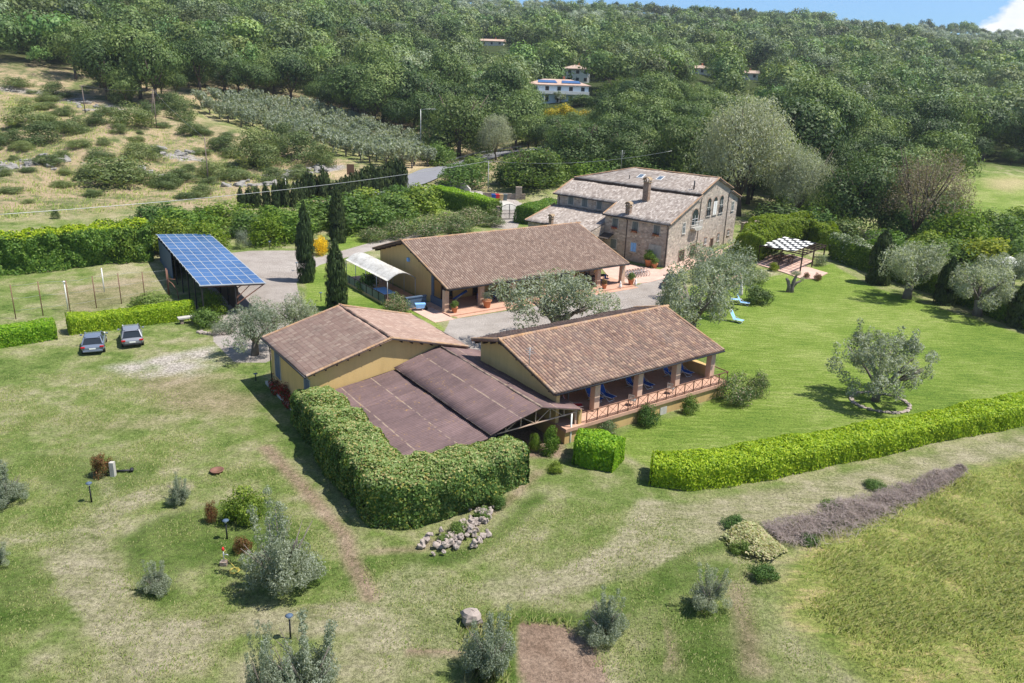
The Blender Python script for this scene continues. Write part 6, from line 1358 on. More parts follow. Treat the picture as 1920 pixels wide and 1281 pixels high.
P = at(788, 582); o = thing('wheelbarrow', 'pale wheelbarrow tipped on the grass beside the loggia porch', 'wheelbarrow', P, rad(15)); q = MB(); q.prism([(-.45, .3), (.35, .3), (.55, .75), (-.55, .75)], -.32, .32, 1); q.build('tray', M['light_blue'], o); q = MB(); q.tube([(-1.3, -.25, .6), (.5, -.12, .3)], .025, 6); q.tube([(-1.3, .25, .6), (.5, .12, .3)], .025, 6); q.build('handle', M['galv'], o); q = MB(); q.tube([(.6, -.06, .2), (.6, .06, .2)], .2, 12); q.build('wheel', M['black'], o)
# ------------------------------------------------------------------ deckchairs
def lounger(name, label, P, m, rz, group, prot=None):
    o_ = thing(name, label, 'deckchair', P, rz, group)
    q_ = MB(); V_ = [(-.28, -.75, .34), (.28, -.75, .34), (.28, .2, .30), (-.28, .2, .30)]; q_.box(-.28, .28, -.75, .2, .30, .33); q_.build('seat', m, o_)
    q_ = MB(); q_.prism([(.2, .30), (.24, .30), (.74, 1.12), (.70, 1.14)], -.28, .28, 0); q_.build('backrest', m, o_)
    q_ = MB()
    for s_x in (-.31, .31): q_.tube([(s_x, -.8, .33), (s_x, .22, .31), (s_x, .75, 1.18)], .022, 6); q_.tube([(s_x, .35, 0), (s_x, -.2, .33), (s_x, .3, .55)], .02, 6); q_.tube([(s_x, -.6, 0), (s_x, -.1, .33)], .02, 6)
    q_.tube([(-.31, -.6, .01), (.31, -.6, .01)], .02, 6); q_.tube([(-.31, .35, .01), (.31, .35, .01)], .02, 6); q_.tube([(-.31, .75, 1.18), (.31, .75, 1.18)], .022, 6); q_.build('frame', M['white'], o_); return o_
lc = lounger('deckchair', 'blue reclining deckchair facing out from the brick terrace', wdC((-3.2, -4.6, 1.2)), M['blue_cloth'], tC+rad(12), 'blue deckchairs on the terrace')
for u_, v_, r_ in ((-2.1, -4.8, 8), (1.1, -4.3, 4), (2.2, -4.6, 2), (5.4, -4.2, 14), (6.9, -4.4, 6)): place(copy_tree(lc), wdC((u_, v_, 1.2)), tC+rad(r_))
lounger('red_deckchair', 'red reclining deckchair at the carport end of the terrace', wdC((-5.6, -5.0, 1.2)), M['red_cloth'], tC+rad(60), None)
table('terrace_table', 'grey folding table leaning deep in the shade of the terrace', wdC((-5.4, -3.2, 1.2)), 1.6, .8, .74, M['galv'], tC)
for k, (u_, v_) in enumerate(((2.9, -6.7), (-1.3, -6.8))): chair('iron_chair', 'thin iron chair standing against the terrace railing', wdC((u_, v_, 1.2)), M['galv'], tC+2, 'iron chairs at the terrace railing')
# lawn loungers and parasol
l2 = lounger('sunbed', 'light blue sunbed on the lawn behind the dense olive tree', at(1392, 572), M['light_blue'], rad(70), 'light blue sunbeds on the lawn'); place(copy_tree(l2), at(1380, 604), rad(50)); place(copy_tree(l2), at(1374, 566), rad(80))
P = at(1387, 562); h = height_for(P, 540); o = thing('parasol', 'closed cream parasol standing by the light blue sunbeds', 'parasol', P); q = MB(); q.tube([(0, 0, 0), (0, 0, 2.4)], .025, 6); q.build('pole', M['white'], o); q = MB(); q.lathe([(.24, .55), (.28, .7), (.2, 1.4), (.1, 2.2), (.02, 2.45)], 9); q.build('canopy', M['wall_white'], o); q = MB(); q.lathe([(.3, 0), (.3, .08), (.05, .12)], 12); q.build('base', M['concrete'], o)
# loggia furniture
bt = table('porch_table', 'dark wooden table in the shade of the long loggia', wdB((-6.2, -7.4, .15)), 2.2, .9, .75, M['dark_wood'], tB, 'tables in the long loggia')
for u_ in (-2.2, 1.9, 6.2, 10.4): place(copy_tree(bt), wdB((u_, -7.5, .15)), tB)
bc = chair('porch_chair', 'blue chair at the tables in the long loggia', wdB((-7.4, -8.1, .15)), M['blue_cloth'], tB, 'blue chairs in the long loggia')
for u_, v_, r_ in ((-6.5, -8.2, .2), (-5.4, -8.2, -.3), (-3.0, -8.3, .1), (-1.6, -8.2, 0), (1.2, -8.2, .4), (2.4, -8.3, 0), (5.6, -8.3, .2), (6.8, -8.2, -.2), (9.8, -8.3, .1), (11.0, -8.2, .3), (-6.2, -6.5, 3), (6.2, -6.6, 3.2), (10.5, -6.6, 3)): place(copy_tree(bc), wdB((u_, v_, .15)), tB+r_)
o = thing('folded_parasol', 'folded blue parasol leaning in the left end of the long loggia', 'parasol', wdB((-9.6, -7.6, .15)), tB); q = MB(); q.tube([(-.9, 0, .6), (.8, 0, 1.3)], [.06, .16], 8); q.build('canopy', M['blue_cloth'], o); q = MB(); q.tube([(-1.2, 0, .1), (.9, 0, 1.35)], .03, 6); q.build('pole', M['white'], o)
# pots
def pot(label, P, s, style, cat='plant pot', group=None):
    o_ = thing('plant_pot', label, cat, P, 0, group); q_ = MB(); q_.lathe([(.17*s, 0), (.25*s, .38*s), (.29*s, .40*s), (.29*s, .46*s), (.23*s, .46*s), (.2*s, .42*s)], 14); q_.build('pot', M['terracotta'], o_); c_ = obj('plant', proto(style, 0)[0], o_); c_.location = (0, 0, .42*s); c_.scale = (.75*s, .75*s, .8*s)
pot('potted plant at the left corner column of the long loggia', wdB((-11.9, -10.2, .15)), 1.3, 'bush'); pot('potted round bush in front of the second column of the long loggia', wdB((-7.9, -10.3, .15)), 1.8, 'greybush'); pot('potted shrub before the loggia behind the large olive', wdB((-3.7, -10.3, .15)), 1.3, 'lime'); pot('potted plant at the foot of the second last loggia column', wdB((8.7, -10.4, .15)), 1.2, 'redbush'); pot('potted plant at the last loggia column near the bicycles', wdB((12.9, -10.5, .15)), 1.5, 'bush')
pot('large pot of green plants against the farmhouse front by the bicycles', wdE((-1.9, -1.1, .02)), 2.3, 'laurel'); pot('barrel-like pot beside the corner of the farmhouse', wdE((-.9, -1.3, .02)), 1.5, 'bush')
for k, (u_, v_) in enumerate(((10.8, -10.9), (13.3, -10.9))):
    o = thing('garden_ornament', ('white gnome-like ornament on the loggia edge', 'white ornament standing by the bicycles')[k], 'ornament', wdB((u_, v_, .1)), 0); q = MB(); q.lathe([(.14, 0), (.2, .1), (.17, .35), (.1, .5), (.12, .6), (.02, .85)], 10); q.build('figure', M['white'], o)
# ------------------------------------------------------------------ bicycles
def bicycle(P, rz):
    o_ = thing('bicycle', 'dark bicycle parked in the row between loggia and farmhouse', 'bicycle', P, rz, 'bicycles parked in a row')
    for x_ in (-.52, .52):
        q_ = MB(); q_.tube([(x_+.33*math.cos(t_), 0, .34+.33*math.sin(t_)) for t_ in np.linspace(0, 2*math.pi, 21)], .024, 6, False); w_ = q_.build('wheel', M['black'], o_)
        q_ = MB()
        for k in range(8): t_ = k*math.pi/4; q_.tube([(x_, 0, .34), (x_+.31*math.cos(t_), 0, .34+.31*math.sin(t_))], .004, 4)
        q_.build('spoke', M['galv'], w_)
    q_ = MB(); bb = (-.05, 0, .32); st = (-.17, 0, .78); hd = (.34, 0, .80)
    for s_, e_ in ((bb, st), (bb, (.36, 0, .70)), (st, hd), (bb, (-.52, 0, .34)), (st, (-.52, 0, .34)), (hd, (.52, 0, .34))): q_.tube([s_, e_], .02, 6)
    q_.build('bicycle_frame', M['bikeblue'], o_); q_ = MB(); q_.tube([st, (-.2, 0, .9)], .016, 6); q_.box(-.33, -.07, -.07, .07, .9, .95); q_.build('saddle', M['black'], o_); q_ = MB(); q_.tube([hd, (.33, 0, .98)], .018, 6); q_.tube([(.28, -.3, 1.0), (.34, 0, .98), (.28, .3, 1.0)], .016, 6); q_.build('handlebar', M['black'], o_); return o_
M['bikeblue'] = plain('bicycle_paint', (.30, .42, .52), .35)
a, b_ = at(1172, 522), at(1208, 516); b0 = bicycle(a, 0)
for k in range(8):
    t_ = k/7; P = a*(1-t_)+b_*t_; P = np.array([P[0], P[1], gz1(P[0], P[1])+.01])
    place(b0 if k == 0 else copy_tree(b0), P, rad(-48)+.06*(k % 3))
# ------------------------------------------------------------------ cars
def car(label, P, rz, paint, L=4.5, Wc=1.84, H=1.5, suv=False):
    o_ = thing('parked_car', label, 'car', P, rz); hl = L/2
    # stations: x, half width, sill z, belt z
    st = [(-hl, .70, .42, .78), (-hl+.12, .83, .34, .92 if suv else .86), (-hl+.5, .91, .30, 1.0 if suv else .95), (-.9, .92, .28, .98 if suv else .94), (.4, .92, .28, .96 if suv else .92), (1.1, .91, .28, .92 if suv else .88), (hl-.55, .88, .30, .80), (hl-.12, .76, .34, .68), (hl, .60, .42, .6)]
    k_ = Wc/1.84; V_ = []; n_ = 10
    for x_, w_, z0, z1 in st:
        w_ *= k_
        V_ += [(x_, -w_*.86, z0), (x_, -w_, z0+.12), (x_, -w_*1.01, (z0+z1)/2), (x_, -w_*.97, z1-.06), (x_, -w_*.86, z1), (x_, w_*.86, z1), (x_, w_*.97, z1-.06), (x_, w_*1.01, (z0+z1)/2), (x_, w_, z0+.12), (x_, w_*.86, z0)]
    F_ = [(i*n_+j, i*n_+(j+1) % n_, (i+1)*n_+(j+1) % n_, (i+1)*n_+j) for i in range(len(st)-1) for j in range(n_)]+[tuple(range(n_))[::-1], tuple((len(st)-1)*n_+j for j in range(n_))]
    q_ = MB(); q_.add(V_, F_, True); body = q_.build('body', paint, o_); sd = body.modifiers.new('smooth', 'SUBSURF'); sd.levels = 1; sd.render_levels = 2
    # cabin: glass band and roof
    zb_ = .93 if not suv else .97; rb = -hl+(.32 if suv else .42); rt = rb+(.42 if suv else .62); ft, fb = .35, 1.12; wb, wt_ = .80*k_, .62*k_
    q_ = MB(); V_ = [(rb, -wb, zb_), (fb, -wb, zb_), (fb, wb, zb_), (rb, wb, zb_), (rt, -wt_, H-.07), (ft, -wt_, H-.07), (ft, wt_, H-.07), (rt, wt_, H-.07)]
    q_.add(V_, [(0, 1, 5, 4), (1, 2, 6, 5), (2, 3, 7, 6), (3, 0, 4, 7), (4, 5, 6, 7)]); q_.build('window', M['carglass'], o_)
    q_ = MB(); V_ = []
    for x_, dz in ((rt-.12, -.02), (rt+.25, .04), ((rt+ft)/2, .07), (ft-.1, .05), (ft+.08, -.02)): V_ += [(x_, y_*wt_*1.04, H-.07+dz-(.05 if abs(y_) > .9 else 0)) for y_ in (-1, -.7, 0, .7, 1)]
    q_.add(V_, [(i*5+j, i*5+j+1, (i+1)*5+j+1, (i+1)*5+j) for i in range(4) for j in range(4)], True); q_.build('roof', paint, o_)
    for s_ in (-1, 1):
        q_ = MB()
        for a_, c_ in (((fb, s_*wb*1.01, zb_), (ft, s_*wt_*1.02, H-.06)), ((rb, s_*wb*1.01, zb_), (rt, s_*wt_*1.02, H-.06)), ((-.3, s_*wb*1.01, zb_), (-.35, s_*wt_*1.02, H-.06))): q_.beam(a_, c_, .09)
        q_.build('pillar', paint, o_)
        for x_ in (-hl+.85, hl-.85):
            q_ = MB(); q_.tube([(x_, s_*(.92*k_-.2), .33), (x_, s_*(.92*k_+.01), .33)], .33, 18); w_ = q_.build('wheel', M['black'], o_); q_ = MB(); q_.tube([(x_, s_*(.92*k_+.005), .33), (x_, s_*(.92*k_+.02), .33)], .2, 12); q_.build('rim', M['galv'], w_)
        q_ = MB(); q_.box(-hl-.015, -hl+.12, s_*.74*k_-.17, s_*.74*k_+.17, .72, .86); q_.build('tail_light', M['red_glass'], o_, .03)
        q_ = MB(); q_.box(hl-.3, hl-.06, s_*.66*k_-.16, s_*.66*k_+.16, .62, .74); q_.build('headlight', M['white'], o_, .03)
        q_ = MB(); q_.box(.78, .98, s_*(.94*k_+.1)-.1, s_*(.94*k_+.1)+.1, .95, 1.08); q_.build('mirror', paint, o_, .04)
    q_ = MB(); q_.box(-hl-.02, -hl+.03, -.26, .26, .58, .70); q_.build('number_plate', M['white'], o_)
    q_ = MB(); q_.box(-hl-.04, -hl+.2, -.78*k_, .78*k_, .34, .52); q_.build('bumper', M['dark'] if suv else paint, o_, .05); return o_
m, t = mat('car_paint_grey'); t.out((.15, .18, .235), .25, metal=.15, spec=.5, **{'Coat Weight': .6, 'Coat Roughness': .08}); M['carpaint'] = m
m, t = mat('car_paint_silver'); t.out((.23, .24, .27), .27, metal=.15, spec=.5, **{'Coat Weight': .6, 'Coat Roughness': .08}); M['carpaint2'] = m
m, t = mat('car_paint_navy'); t.out((.012, .025, .05), .25, metal=.3, spec=.5, **{'Coat Weight': .7}); M['carnavy'] = m
m, t = mat('car_glass'); t.out((.02, .025, .03), .06, spec=.7); M['carglass'] = m
m, t = mat('red_lens'); t.out((.45, .012, .015), .2); M['red_glass'] = m
a, b_ = at(153, 667), at(197, 667); c = (a+b_)/2; hd = rad(114); dirc = np.array([math.cos(hd), math.sin(hd), 0])
P = c+dirc*2.3; car('dark grey saloon car parked nose to the laurel hedge, left of two', (P[0], P[1], gz1(P[0], P[1])), hd, M['carpaint'], 4.6, 1.88, 1.46)
a, b_ = at(228, 655), at(272, 653); c = (a+b_)/2; hd = rad(117); dirc = np.array([math.cos(hd), math.sin(hd), 0])
P = c+dirc*2.2; car('grey compact utility car parked nose to the laurel hedge, right of two', (P[0], P[1], gz1(P[0], P[1])), hd, M['carpaint2'], 4.4, 1.86, 1.62, True)
P = at(1258, 536); car('dark navy car half hidden behind the dense olive tree in the yard', P, rad(75), M['carnavy'], 4.3, 1.8, 1.5)
# ------------------------------------------------------------------ fenced plot
def fpost(P, h, m, label=None, r0=.045): o_ = thing('fence_post', label or 'thin rusty post of the wire fence round the left plot', 'post', P, 0, None if label else 'posts of the wire fence'); q_ = MB(); q_.tube([(0, 0, -.2), (0, 0, h)], r0, 6); q_.build('post_shaft', m, o_); return o_
tops = []
for px, py, yt in ((30, 598, 534), (81, 592, 528), (132, 586, 526), (181, 578, 518), (228, 570, 513), (272, 560, 510), (318, 552, 506)):
    P = at(px, py); h = height_for(P, yt); fpost(P, h, M['steel']); tops.append(P+np.array([0, 0, h]))
o = thing('wire_fence', 'slack wires strung between the rusty posts of the left plot', 'fence', (0, 0, 0)); q = MB()
for f_ in (.97, .6, .25): 
    for a_, b2 in zip(tops[:-1], tops[1:]): ga, gb = gz1(a_[0], a_[1]), gz1(b2[0], b2[1]); q.tube([(a_[0], a_[1], ga+(a_[2]-ga)*f_), ((a_[0]+b2[0])/2, (a_[1]+b2[1])/2, (ga+gb)/2+((a_[2]-ga)*f_)-.06), (b2[0], b2[1], gb+(b2[2]-gb)*f_)], .010, 4)
q.build('wire', M['galv'], o)
P = at(196, 548); fpost(P, height_for(P, 503), M['white'], 'white pipe-like post standing alone in the fenced plot', .06); P = at(128, 582); o = fpost(P, height_for(P, 528), M['white'], 'whitish post with a small lamp cap in the fenced plot', .05); q = MB(); h = height_for(P, 528); q.lathe([(.05, h-.1), (.2, h-.02), (.05, h+.06)], 10); q.build('lamp_cap', M['white'], o)
P = at(330, 560); h = height_for(P, 505); o = thing('swing_frame', 'rusty bent pipe frame beside the open side of the solar shed', 'frame', P, rad(-20)); q = MB(); q.tube([(-1.0, 0, -.3), (-1.0, 0, h)], .06, 7); q.tube([(-1.0, 0, h*.62), (-.3, 0, h*.5), (.3, 0, h*.28), (.4, 0, -.3)], .05, 7); q.tube([(-1.0, 0, h*.64), (0, .2, h*.64)], .04, 6); q.build('pipe', M['steel'], o)
P = at(352, 606); o = thing('stone_bench', 'pale stone bench on two blocks at the end of the laurel hedge', 'bench', P, rad(34)); q = MB(); q.box(-.9, .9, -.35, .35, .55, .7); q.build('seat', M['concrete'], o)
for s in (-.55, .55): q = MB(); q.box(s-.15, s+.15, -.25, .25, 0, .55); q.build('leg', M['drystone'], o)
# ------------------------------------------------------------------ garden lamps
def glamp(label, px, py, yt, blue=True):
    P = at(px, py); h = height_for(P, yt); o_ = thing('garden_lamp', label, 'lamp', P); q_ = MB(); q_.tube([(0, 0, -.1), (0, 0, h*.86)], [.05, .04], 8); q_.build('post', M['dark'], o_); q_ = MB(); q_.lathe([(.05, h*.82), (.10, h*.88), (.10, h*.93)], 12); q_.build('lamp_glass', M['white'], o_); q_ = MB(); q_.lathe([(.17, h*.93), (.19, h*.95), (.10, h*.99), (.02, h)], 12); q_.build('lamp_cap', M['blue_shutter'], o_)
glamp('dark garden lamp with a flat blue cap beside the mown loop, left of the sapling', 172, 942, 904); glamp('dark garden lamp with a flat blue cap beside the rounded glossy bush', 426, 1010, 974); glamp('dark garden lamp with a flat blue cap near the bottom edge', 545, 1198, 1152)
glamp('thin garden lamp post on the grass left of the nearest tall cypress', 602, 565, 548); glamp('small garden lamp at the edge of the gravel yard', 506, 468, 452); glamp('small garden lamp by the leftmost tall cypress', 557, 508, 492); glamp('thin garden lamp on the lawn left of the outbuilding', 480, 715, 700)
# hose tap and hose
P = at(421, 1060); h = height_for(P, 1026); o = thing('hose_tap', 'red-topped standpipe tap on a stone foot in the left meadow', 'tap', P); q = MB(); q.tube([(0, 0, 0), (0, 0, h*.75)], .035, 7); q.tube([(0, 0, h*.6), (.22, 0, h*.6), (.24, 0, h*.5)], .025, 6); q.build('pipe', M['galv'], o); q = MB(); q.lathe([(.03, h*.8), (.07, h*.84), (.07, h*.92), (.03, h)], 10); q.build('valve_wheel', M['red_cloth'], o); q = MB(); q.box(-.2, .15, -.15, .15, -.05, .25); q.build('foot', M['drystone'], o)
a = at(421, 1050); c = at(440, 1072); pts = [a+np.array([.1, 0, h*.55]), a+np.array([-.15, -.1, h*.3]), a+np.array([.3, -.2, .1])]
for k in range(26): t_ = k*.52; rr_ = .2+.01*k/3; pts.append(c+np.array([rr_*math.cos(t_), rr_*math.sin(t_), .06+.012*(k % 5)]))
q = MB(); q.tube(pts, .014, 6); o = q.build('garden_hose', M['water'], None); tag(o, 'yellow garden hose coiled in the grass below the tap', 'hose')
P = at(213, 893); o = thing('short_post', 'grey short post next to the bronze-red shrub', 'post', P); q = MB(); q.box(-.14, .14, -.14, .14, -.1, 1.0); q.build('post_shaft', M['concrete'], o)
P = at(232, 886); o = thing('pipe_fitting', 'low dark pipe fitting lying beside the short grey post', 'pipe', P, rad(8)); q = MB(); q.tube([(-.8, 0, .12), (.6, 0, .14)], .07, 8); q.tube([(-.8, -.1, .12), (-.8, .12, .2)], .13, 8); q.tube([(.5, -.1, .12), (.5, .12, .2)], .12, 8); q.build('pipe_body', M['dark'], o)
P = at(407, 886); o = thing('fire_bowl', 'round rusty bowl sunk in the grass of the left meadow', 'bowl', P); q = MB(); q.lathe([(.30, .0), (.42, .16), (.45, .2), (.38, .2), (.28, .08), (.02, .05)], 18); q.build('bowl_rim', M['steel'], o)
# ------------------------------------------------------------------ stones
def stone_mesh(sd):
    r_ = np.random.default_rng(sd); mb_ = bpy.data.meshes.new('stone'); n_, k_ = 12, 7; V_ = []
    ph = r_.uniform(0, 6.28, 6)
    for i in range(k_+1):
        el = -math.pi/2+math.pi*i/k_
        for j in range(n_):
            a_ = 2*math.pi*j/n_; d_ = np.array([math.cos(el)*math.cos(a_), math.cos(el)*math.sin(a_), math.sin(el)])
            s_ = 1+.22*math.sin(2.1*d_[0]*2+ph[0])+.18*math.sin(3*d_[1]*1.6+ph[1])+.12*math.sin(4*d_[2]+ph[2])+r_.normal(0, .04)
            V_.append(tuple(np.sign(d_)*np.abs(d_)**.8*s_*.5))
    F_ = [(i*n_+j, i*n_+(j+1) % n_, (i+1)*n_+(j+1) % n_, (i+1)*n_+j) for i in range(k_) for j in range(n_)]
    mb_.from_pydata(V_, [], F_); mb_.materials.append(M['rock']); return mb_
SM = [stone_mesh(i) for i in range(6)]
r = np.random.default_rng(12); cl = [(at(852, 1010), 14), (at(882, 992), 12), (at(905, 972), 12), (at(825, 1026), 10), (at(838, 1022), 14), (at(868, 1000), 14), (at(895, 985), 12), (at(910, 965), 10), (at(872, 1022), 10), (at(815, 1020), 8), (at(920, 955), 6), (at(885, 1010), 8)]; n = 0
for c, k in cl:
    for i in range(int(k*.8)):
        s = r.uniform(.17, .40); p_ = c+np.array([r.normal(0, .5), r.normal(0, .45), 0]); o = obj('heap_stone', SM[n % 6]); o.location = (p_[0], p_[1], gz1(p_[0], p_[1])+s*.25+(.32 if i < k*.3 else .1)*r.random()+.05); o.rotation_euler = tuple(r.uniform(0, 6.28, 3)); o.scale = (s*1.2, s, s*.8); n += 1
        tag(o, 'rounded brown field stone in the heap at the foot of the climber hedge', 'stone', 'stones of the heap')
P = at(884, 1168); o = obj('boulder', SM[2]); o.location = (P[0], P[1], P[2]+.2); o.scale = (1.35, .95, .8); o.rotation_euler = (0, 0, -.5); tag(o, 'big flat grey-brown boulder beside a young olive', 'boulder')
P = at(1640, 752); rz_ = 2.2
for k in range(22):
    a_ = 2*math.pi*k/22; o = obj('edging_stone', SM[k % 6]); x_, y_ = P[0]+.3+rz_*math.cos(a_), P[1]-.3+rz_*math.sin(a_)*.95; o.location = (x_, y_, gz1(x_, y_)+.04); o.scale = (.62, .36, .2); o.rotation_euler = (0, 0, a_+math.pi/2); tag(o, 'flat grey stone edging the ring round the old lawn olive', 'stone', 'stones of the ring round the lawn olive')
P = at(405, 622)
for k in range(12): a_ = math.pi*k/11-2.6; x_, y_ = P[0]+1.6*math.cos(a_), P[1]+1.0*math.sin(a_); o = obj('rockery_stone', SM[k % 6]); o.location = (x_, y_, gz1(x_, y_)+.08); o.scale = (.5, .4, .36); o.rotation_euler = (0, 0, a_); tag(o, 'stone edging the little rockery below the solar shed', 'stone', 'stones of the rockery')
M['grey_rock'] = plain('pale_grey_rock', (.27, .255, .235), .95, var=.4, scale=2.5, bump=.7)
SG = []
for i in range(5):
    mm_ = stone_mesh(40+i); mm_.materials.clear(); mm_.materials.append(M['grey_rock']); SG.append(mm_)
r = np.random.default_rng(77); n = 0
for (x0, y0), (x1, y1), k, sy in (((-10, 318), (135, 298), 34, 12), ((285, 283), (352, 292), 16, 7), ((430, 348), (510, 345), 14, 6), ((515, 338), (618, 312), 34, 11), ((-10, 165), (60, 175), 8, 6), ((100, 178), (215, 208), 22, 10), ((250, 320), (300, 330), 8, 6), ((560, 350), (600, 345), 8, 4)):
    for i in range(k):
        t_ = r.random(); p_ = at(x0+(x1-x0)*t_+r.normal(0, 5), y0+(y1-y0)*t_+r.normal(0, sy*.5)); s = r.uniform(.45, 1.7); o = obj('outcrop_rock', SG[n % 5]); o.location = (p_[0], p_[1], p_[2]+s*.08); o.scale = (s*1.3, s, s*.62); o.rotation_euler = (r.normal(0, .25), r.normal(0, .25), r.uniform(0, 6.28)); n += 1
        tag(o, 'pale grey rock breaking through the dry grass of the left hillside', 'rock', 'rocks of the left hillside')
# ------------------------------------------------------------------ heaps of cuttings, grasses
def heap(name, label, cat, line, width, h, m, leaf, n, asp, seed, flat=.5):
    r_ = np.random.default_rng(seed); p = np.array([at(*q_)[:2] for q_ in line]); sg = np.hypot(*(p[1:]-p[:-1]).T); cum = np.concatenate([[0], np.cumsum(sg)]); s_ = r_.uniform(0, cum[-1], n); x_ = np.interp(s_, cum, p[:, 0]); y_ = np.interp(s_, cum, p[:, 1]); wv = np.interp(s_, cum, width); i = np.clip(np.searchsorted(cum, s_)-1, 0, len(sg)-1); d_ = (p[i+1]-p[i])/sg[i][:, None]; off = r_.normal(0, .38, n)+.35*(fbm(x_, y_, 2.4, seed+9, 2)-.5); off = np.clip(off, -1, 1)
    x_ += -d_[:, 1]*off*wv/2; y_ += d_[:, 0]*off*wv/2; top = h*np.sqrt(np.maximum(0, 1-off**2))*np.clip(-.1+2.1*fbm(x_, y_, 1.6, seed, 3), .1, 1.7); z_ = gz(x_, y_)+.12+top*(1-np.abs(r_.normal(0, .18, n)))
    N_2 = np.stack([r_.normal(0, .5, n), r_.normal(0, .5, n), np.ones(n)], 1); o_ = obj(name, leaves(name, np.stack([x_, y_, z_], 1), N_2, np.full(n, leaf), m, r_, asp, jit=.4)); tag(o_, label, cat, None, 'stuff'); return o_
heap('brushwood', 'long heap of dry purplish brushwood along the edge of the tall grass', 'brushwood', [(1440, 1010), (1490, 1005), (1560, 985), (1640, 955), (1720, 925), (1800, 890)], [2.4, 3.3, 3.4, 2.8, 2.0, .9], .62, M['f_straw'], .36, 13000, .032, 31)
heap('cuttings', 'heap of wilted pale green cuttings at the end of the brushwood', 'cuttings', [(1385, 1000), (1420, 1030), (1460, 1050)], [2.6, 2.9, 1.8], .5, M['f_pale'], .10, 5500, .5, 32)
def grass(name, label, poly, n, h, m, seed, w=.035, lean=.35, soft=None):
    r_ = np.random.default_rng(seed); P_ = np.array(gpoly(poly)); lo, hi = P_.min(0), P_.max(0); x_ = r_.uniform(lo[0], hi[0], n); y_ = r_.uniform(lo[1], hi[1], n); k = inpoly(x_, y_, [tuple(q_) for q_ in P_]); pat = fbm(x_, y_, 2.3, seed+1, 4)
    k &= r_.random(n) < np.clip((pat-.30)*3.2, .05, 1)*sst(segdist(x_, y_, [tuple(q_) for q_ in P_]), 0, 2.2)
    gi = np.clip(np.searchsorted(gy, y_), 0, ny-1)*nx+np.clip(np.searchsorted(gx, x_), 0, nx-1); k &= r_.random(n) > np.clip(att['soil'][gi]*1.4, 0, 1); k &= r_.random(n) > att['straw'][gi]*.8; k &= r_.random(n) > att['scatter'][gi]; x_, y_, pat = x_[k], y_[k], pat[k]; n_ = len(x_)
    z_ = gz(x_, y_)+.25*0; hh = h*r_.uniform(.6, 1.25, n_)*(.6+.8*pat); a_ = r_.uniform(0, 6.283, n_); wind = .5*fbm(x_, y_, 6, seed+3, 2)
    dx = np.cos(a_)*lean*hh+wind*hh*.7; dy = np.sin(a_)*lean*hh+wind*hh*.2; px_ = -np.sin(a_)*w; py_ = np.cos(a_)*w
    zb = z_+soft if soft else z_
    V_ = np.stack([np.stack([x_-px_, y_-py_, zb], 1), np.stack([x_+px_, y_+py_, zb], 1), np.stack([x_+dx*.45+px_*.7, y_+dy*.45+py_*.7, zb+hh*.65], 1), np.stack([x_+dx, y_+dy, zb+hh], 1)], 1).reshape(-1, 3)
    o_ = obj(name, mesh_np(name, V_, np.arange(len(V_)).reshape(-1, 4), m)); tag(o_, label, 'grass', None, 'stuff'); return o_
TG = [(1480, 1130), (1500, 1040), (1600, 990), (1700, 935), (1800, 890), (1990, 845), (2100, 1000), (2000, 1330), (1700, 1330), (1560, 1230)]
grass('tall_grass', 'tall yellowing grass of the unmown field in the near right corner', TG, 240000, .26, M['f_grass'], 41, .016, .9, .10)
grass('meadow_grass', 'short rough grass of the mown meadow in front', [(-60, 1330), (-60, 700), (300, 690), (520, 820), (680, 1040), (1000, 940), (1200, 930), (1400, 1000), (1500, 1120), (1650, 1330)], 260000, .09, M['f_grass2'], 42, .024, .7)
grass('verge_grass', 'longer green grass left round the stones, olives and hedges', [(840, 1130), (980, 1150), (1090, 1160), (1180, 1130), (1150, 1240), (1100, 1200), (970, 1180), (960, 1330), (870, 1330), (850, 1200)], 22000, .3, M['f_grass2'], 43, .03, .6)
grass('hillside_grass', 'dry straw-coloured grass of the left hillside', [(-60, 420), (-60, 150), (120, 190), (300, 230), (560, 300), (640, 330), (600, 370), (300, 395)], 60000, .38, M['f_grass'], 44, .07, .6)

# ------------------------------------------------------------------ the air between here and the far hill
m = bpy.data.materials.new('air'); m.use_nodes = True; t = NT(m.node_tree)
vol = t.n('VolumePrincipled', {'Color': (.80, .88, 1.0, 1), 'Density': .00012, 'Anisotropy': .2}); ou = t.n('OutputMaterial'); m.node_tree.links.new(vol.outputs[0], ou.inputs['Volume'])
q = MB(); q.box(gx[0]-5, gx[-1]+5, gy[0]-5, gy[-1]+5, float(Z.min())-1.5, float(max(Z.max(), V_top if 'V_top' in dir() else 0))+40); hz_ = q.build('haze', m); hz_['kind'] = 'stuff'

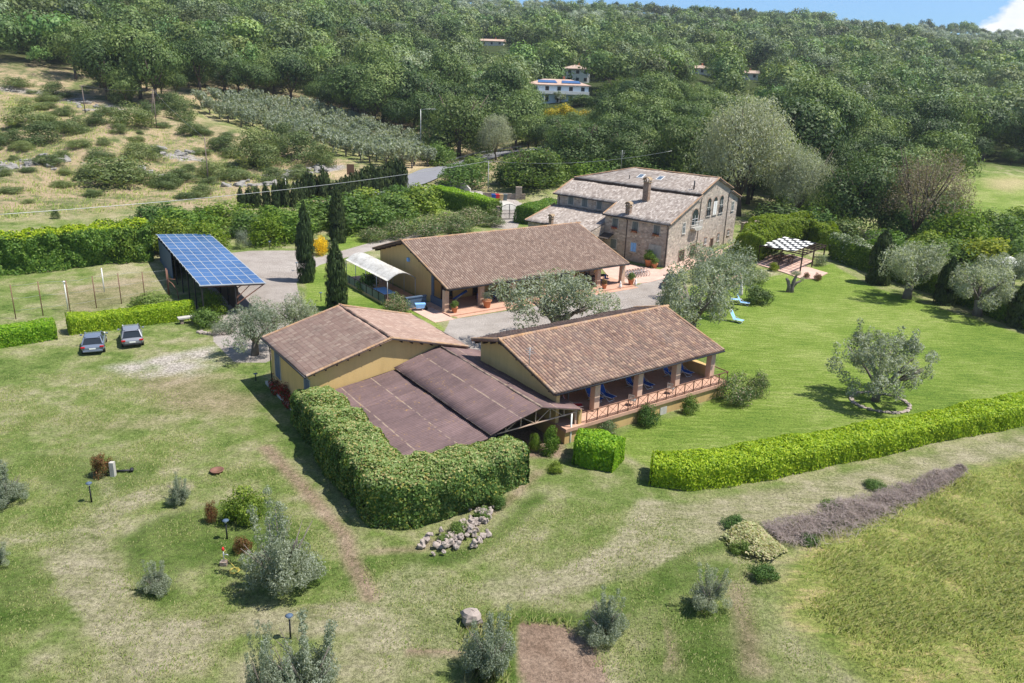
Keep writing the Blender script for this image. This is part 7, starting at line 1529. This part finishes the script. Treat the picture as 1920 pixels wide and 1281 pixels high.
# things kept under the carport
P = at(968, 850); o = thing('plastic_table', 'white round plastic table in the shade of the carport opening', 'table', P); q = MB(); q.lathe([(.02, .70), (.55, .70), (.56, .72), (.54, .74), (.02, .74)], 22); q.build('tabletop', M['white'], o)
for a_ in range(4): q = MB(); q.tube([(.42*math.cos(a_*1.571+.8), .42*math.sin(a_*1.571+.8), 0), (.3*math.cos(a_*1.571+.8), .3*math.sin(a_*1.571+.8), .7)], .03, 6); q.build('leg', M['white'], o)
for px, py, yt, w, lb in ((1030, 850, 792, 34, 'tall leafy potted shrub under the carport against the yellow side wall'), (1003, 845, 805, 24, 'leafy shrub just inside the carport opening'), (1040, 885, 862, 30, 'low weeds at the mouth of the carport')): G('carport_plant', lb, 'shrub', px, py, yt, w, 'laurel')
o = thing('garden_trolley', 'dark handcart stored deep under the carport', 'cart', wdA((-15.5, -3.0, gz1(*wdA((-15.5, -3.0, 0))[:2]))), 1.0); q = MB(); q.prism([(-.6, .35), (.6, .35), (.7, .8), (-.7, .8)], -.4, .4, 1); q.build('tray', M['dark'], o); q = MB(); q.tube([(.7, 0, .7), (1.3, 0, 1.0)], .03, 6); q.build('handle', M['galv'], o)
for s_ in (-.4, .4): q = MB(); q.tube([(0, s_-.05, .25), (0, s_+.05, .25)], .25, 14); q.build('wheel', M['black'], o)

for px, py, yt, w in ((862, 1000, 978, 44), (905, 968, 948, 36), (832, 1016, 998, 30), (935, 950, 925, 34)): G('creeping_plant', 'low green growth sprawling over the heap of field stones', 'shrub', px, py, yt, w, 'bush', 'plants on the stone heap')
for px, py, yt, w in ((1390, 1035, 1010, 40), (1430, 1085, 1055, 56), (1515, 1020, 1000, 40), (1375, 985, 965, 50), (1560, 955, 938, 50), (1640, 915, 900, 44)): G('weed_clump', 'clump of green weeds round the brushwood and cuttings', 'weeds', px, py, yt, w, 'bush', 'weeds round the brushwood')

P = at(1885, 520); o = thing('garden_tent', 'white square tent roof showing behind the garden hedge at the right', 'tent', P, .4); q = MB(); q.add([(-1.6, -1.6, 2.2), (1.6, -1.6, 2.2), (1.6, 1.6, 2.2), (-1.6, 1.6, 2.2), (0, 0, 2.9), (-1.6, -1.6, 1.95), (1.6, -1.6, 1.95), (1.6, 1.6, 1.95), (-1.6, 1.6, 1.95)], [(0, 1, 4), (1, 2, 4), (2, 3, 4), (3, 0, 4), (0, 5, 6, 1), (1, 6, 7, 2), (2, 7, 8, 3), (3, 8, 5, 0)]); q.build('tent_roof', M['white'], o)
for sx_ in (-1.55, 1.55):
    for sy_ in (-1.55, 1.55): q = MB(); q.tube([(sx_, sy_, 0), (sx_, sy_, 2.2)], .04, 6); q.build('pole', M['white'], o)
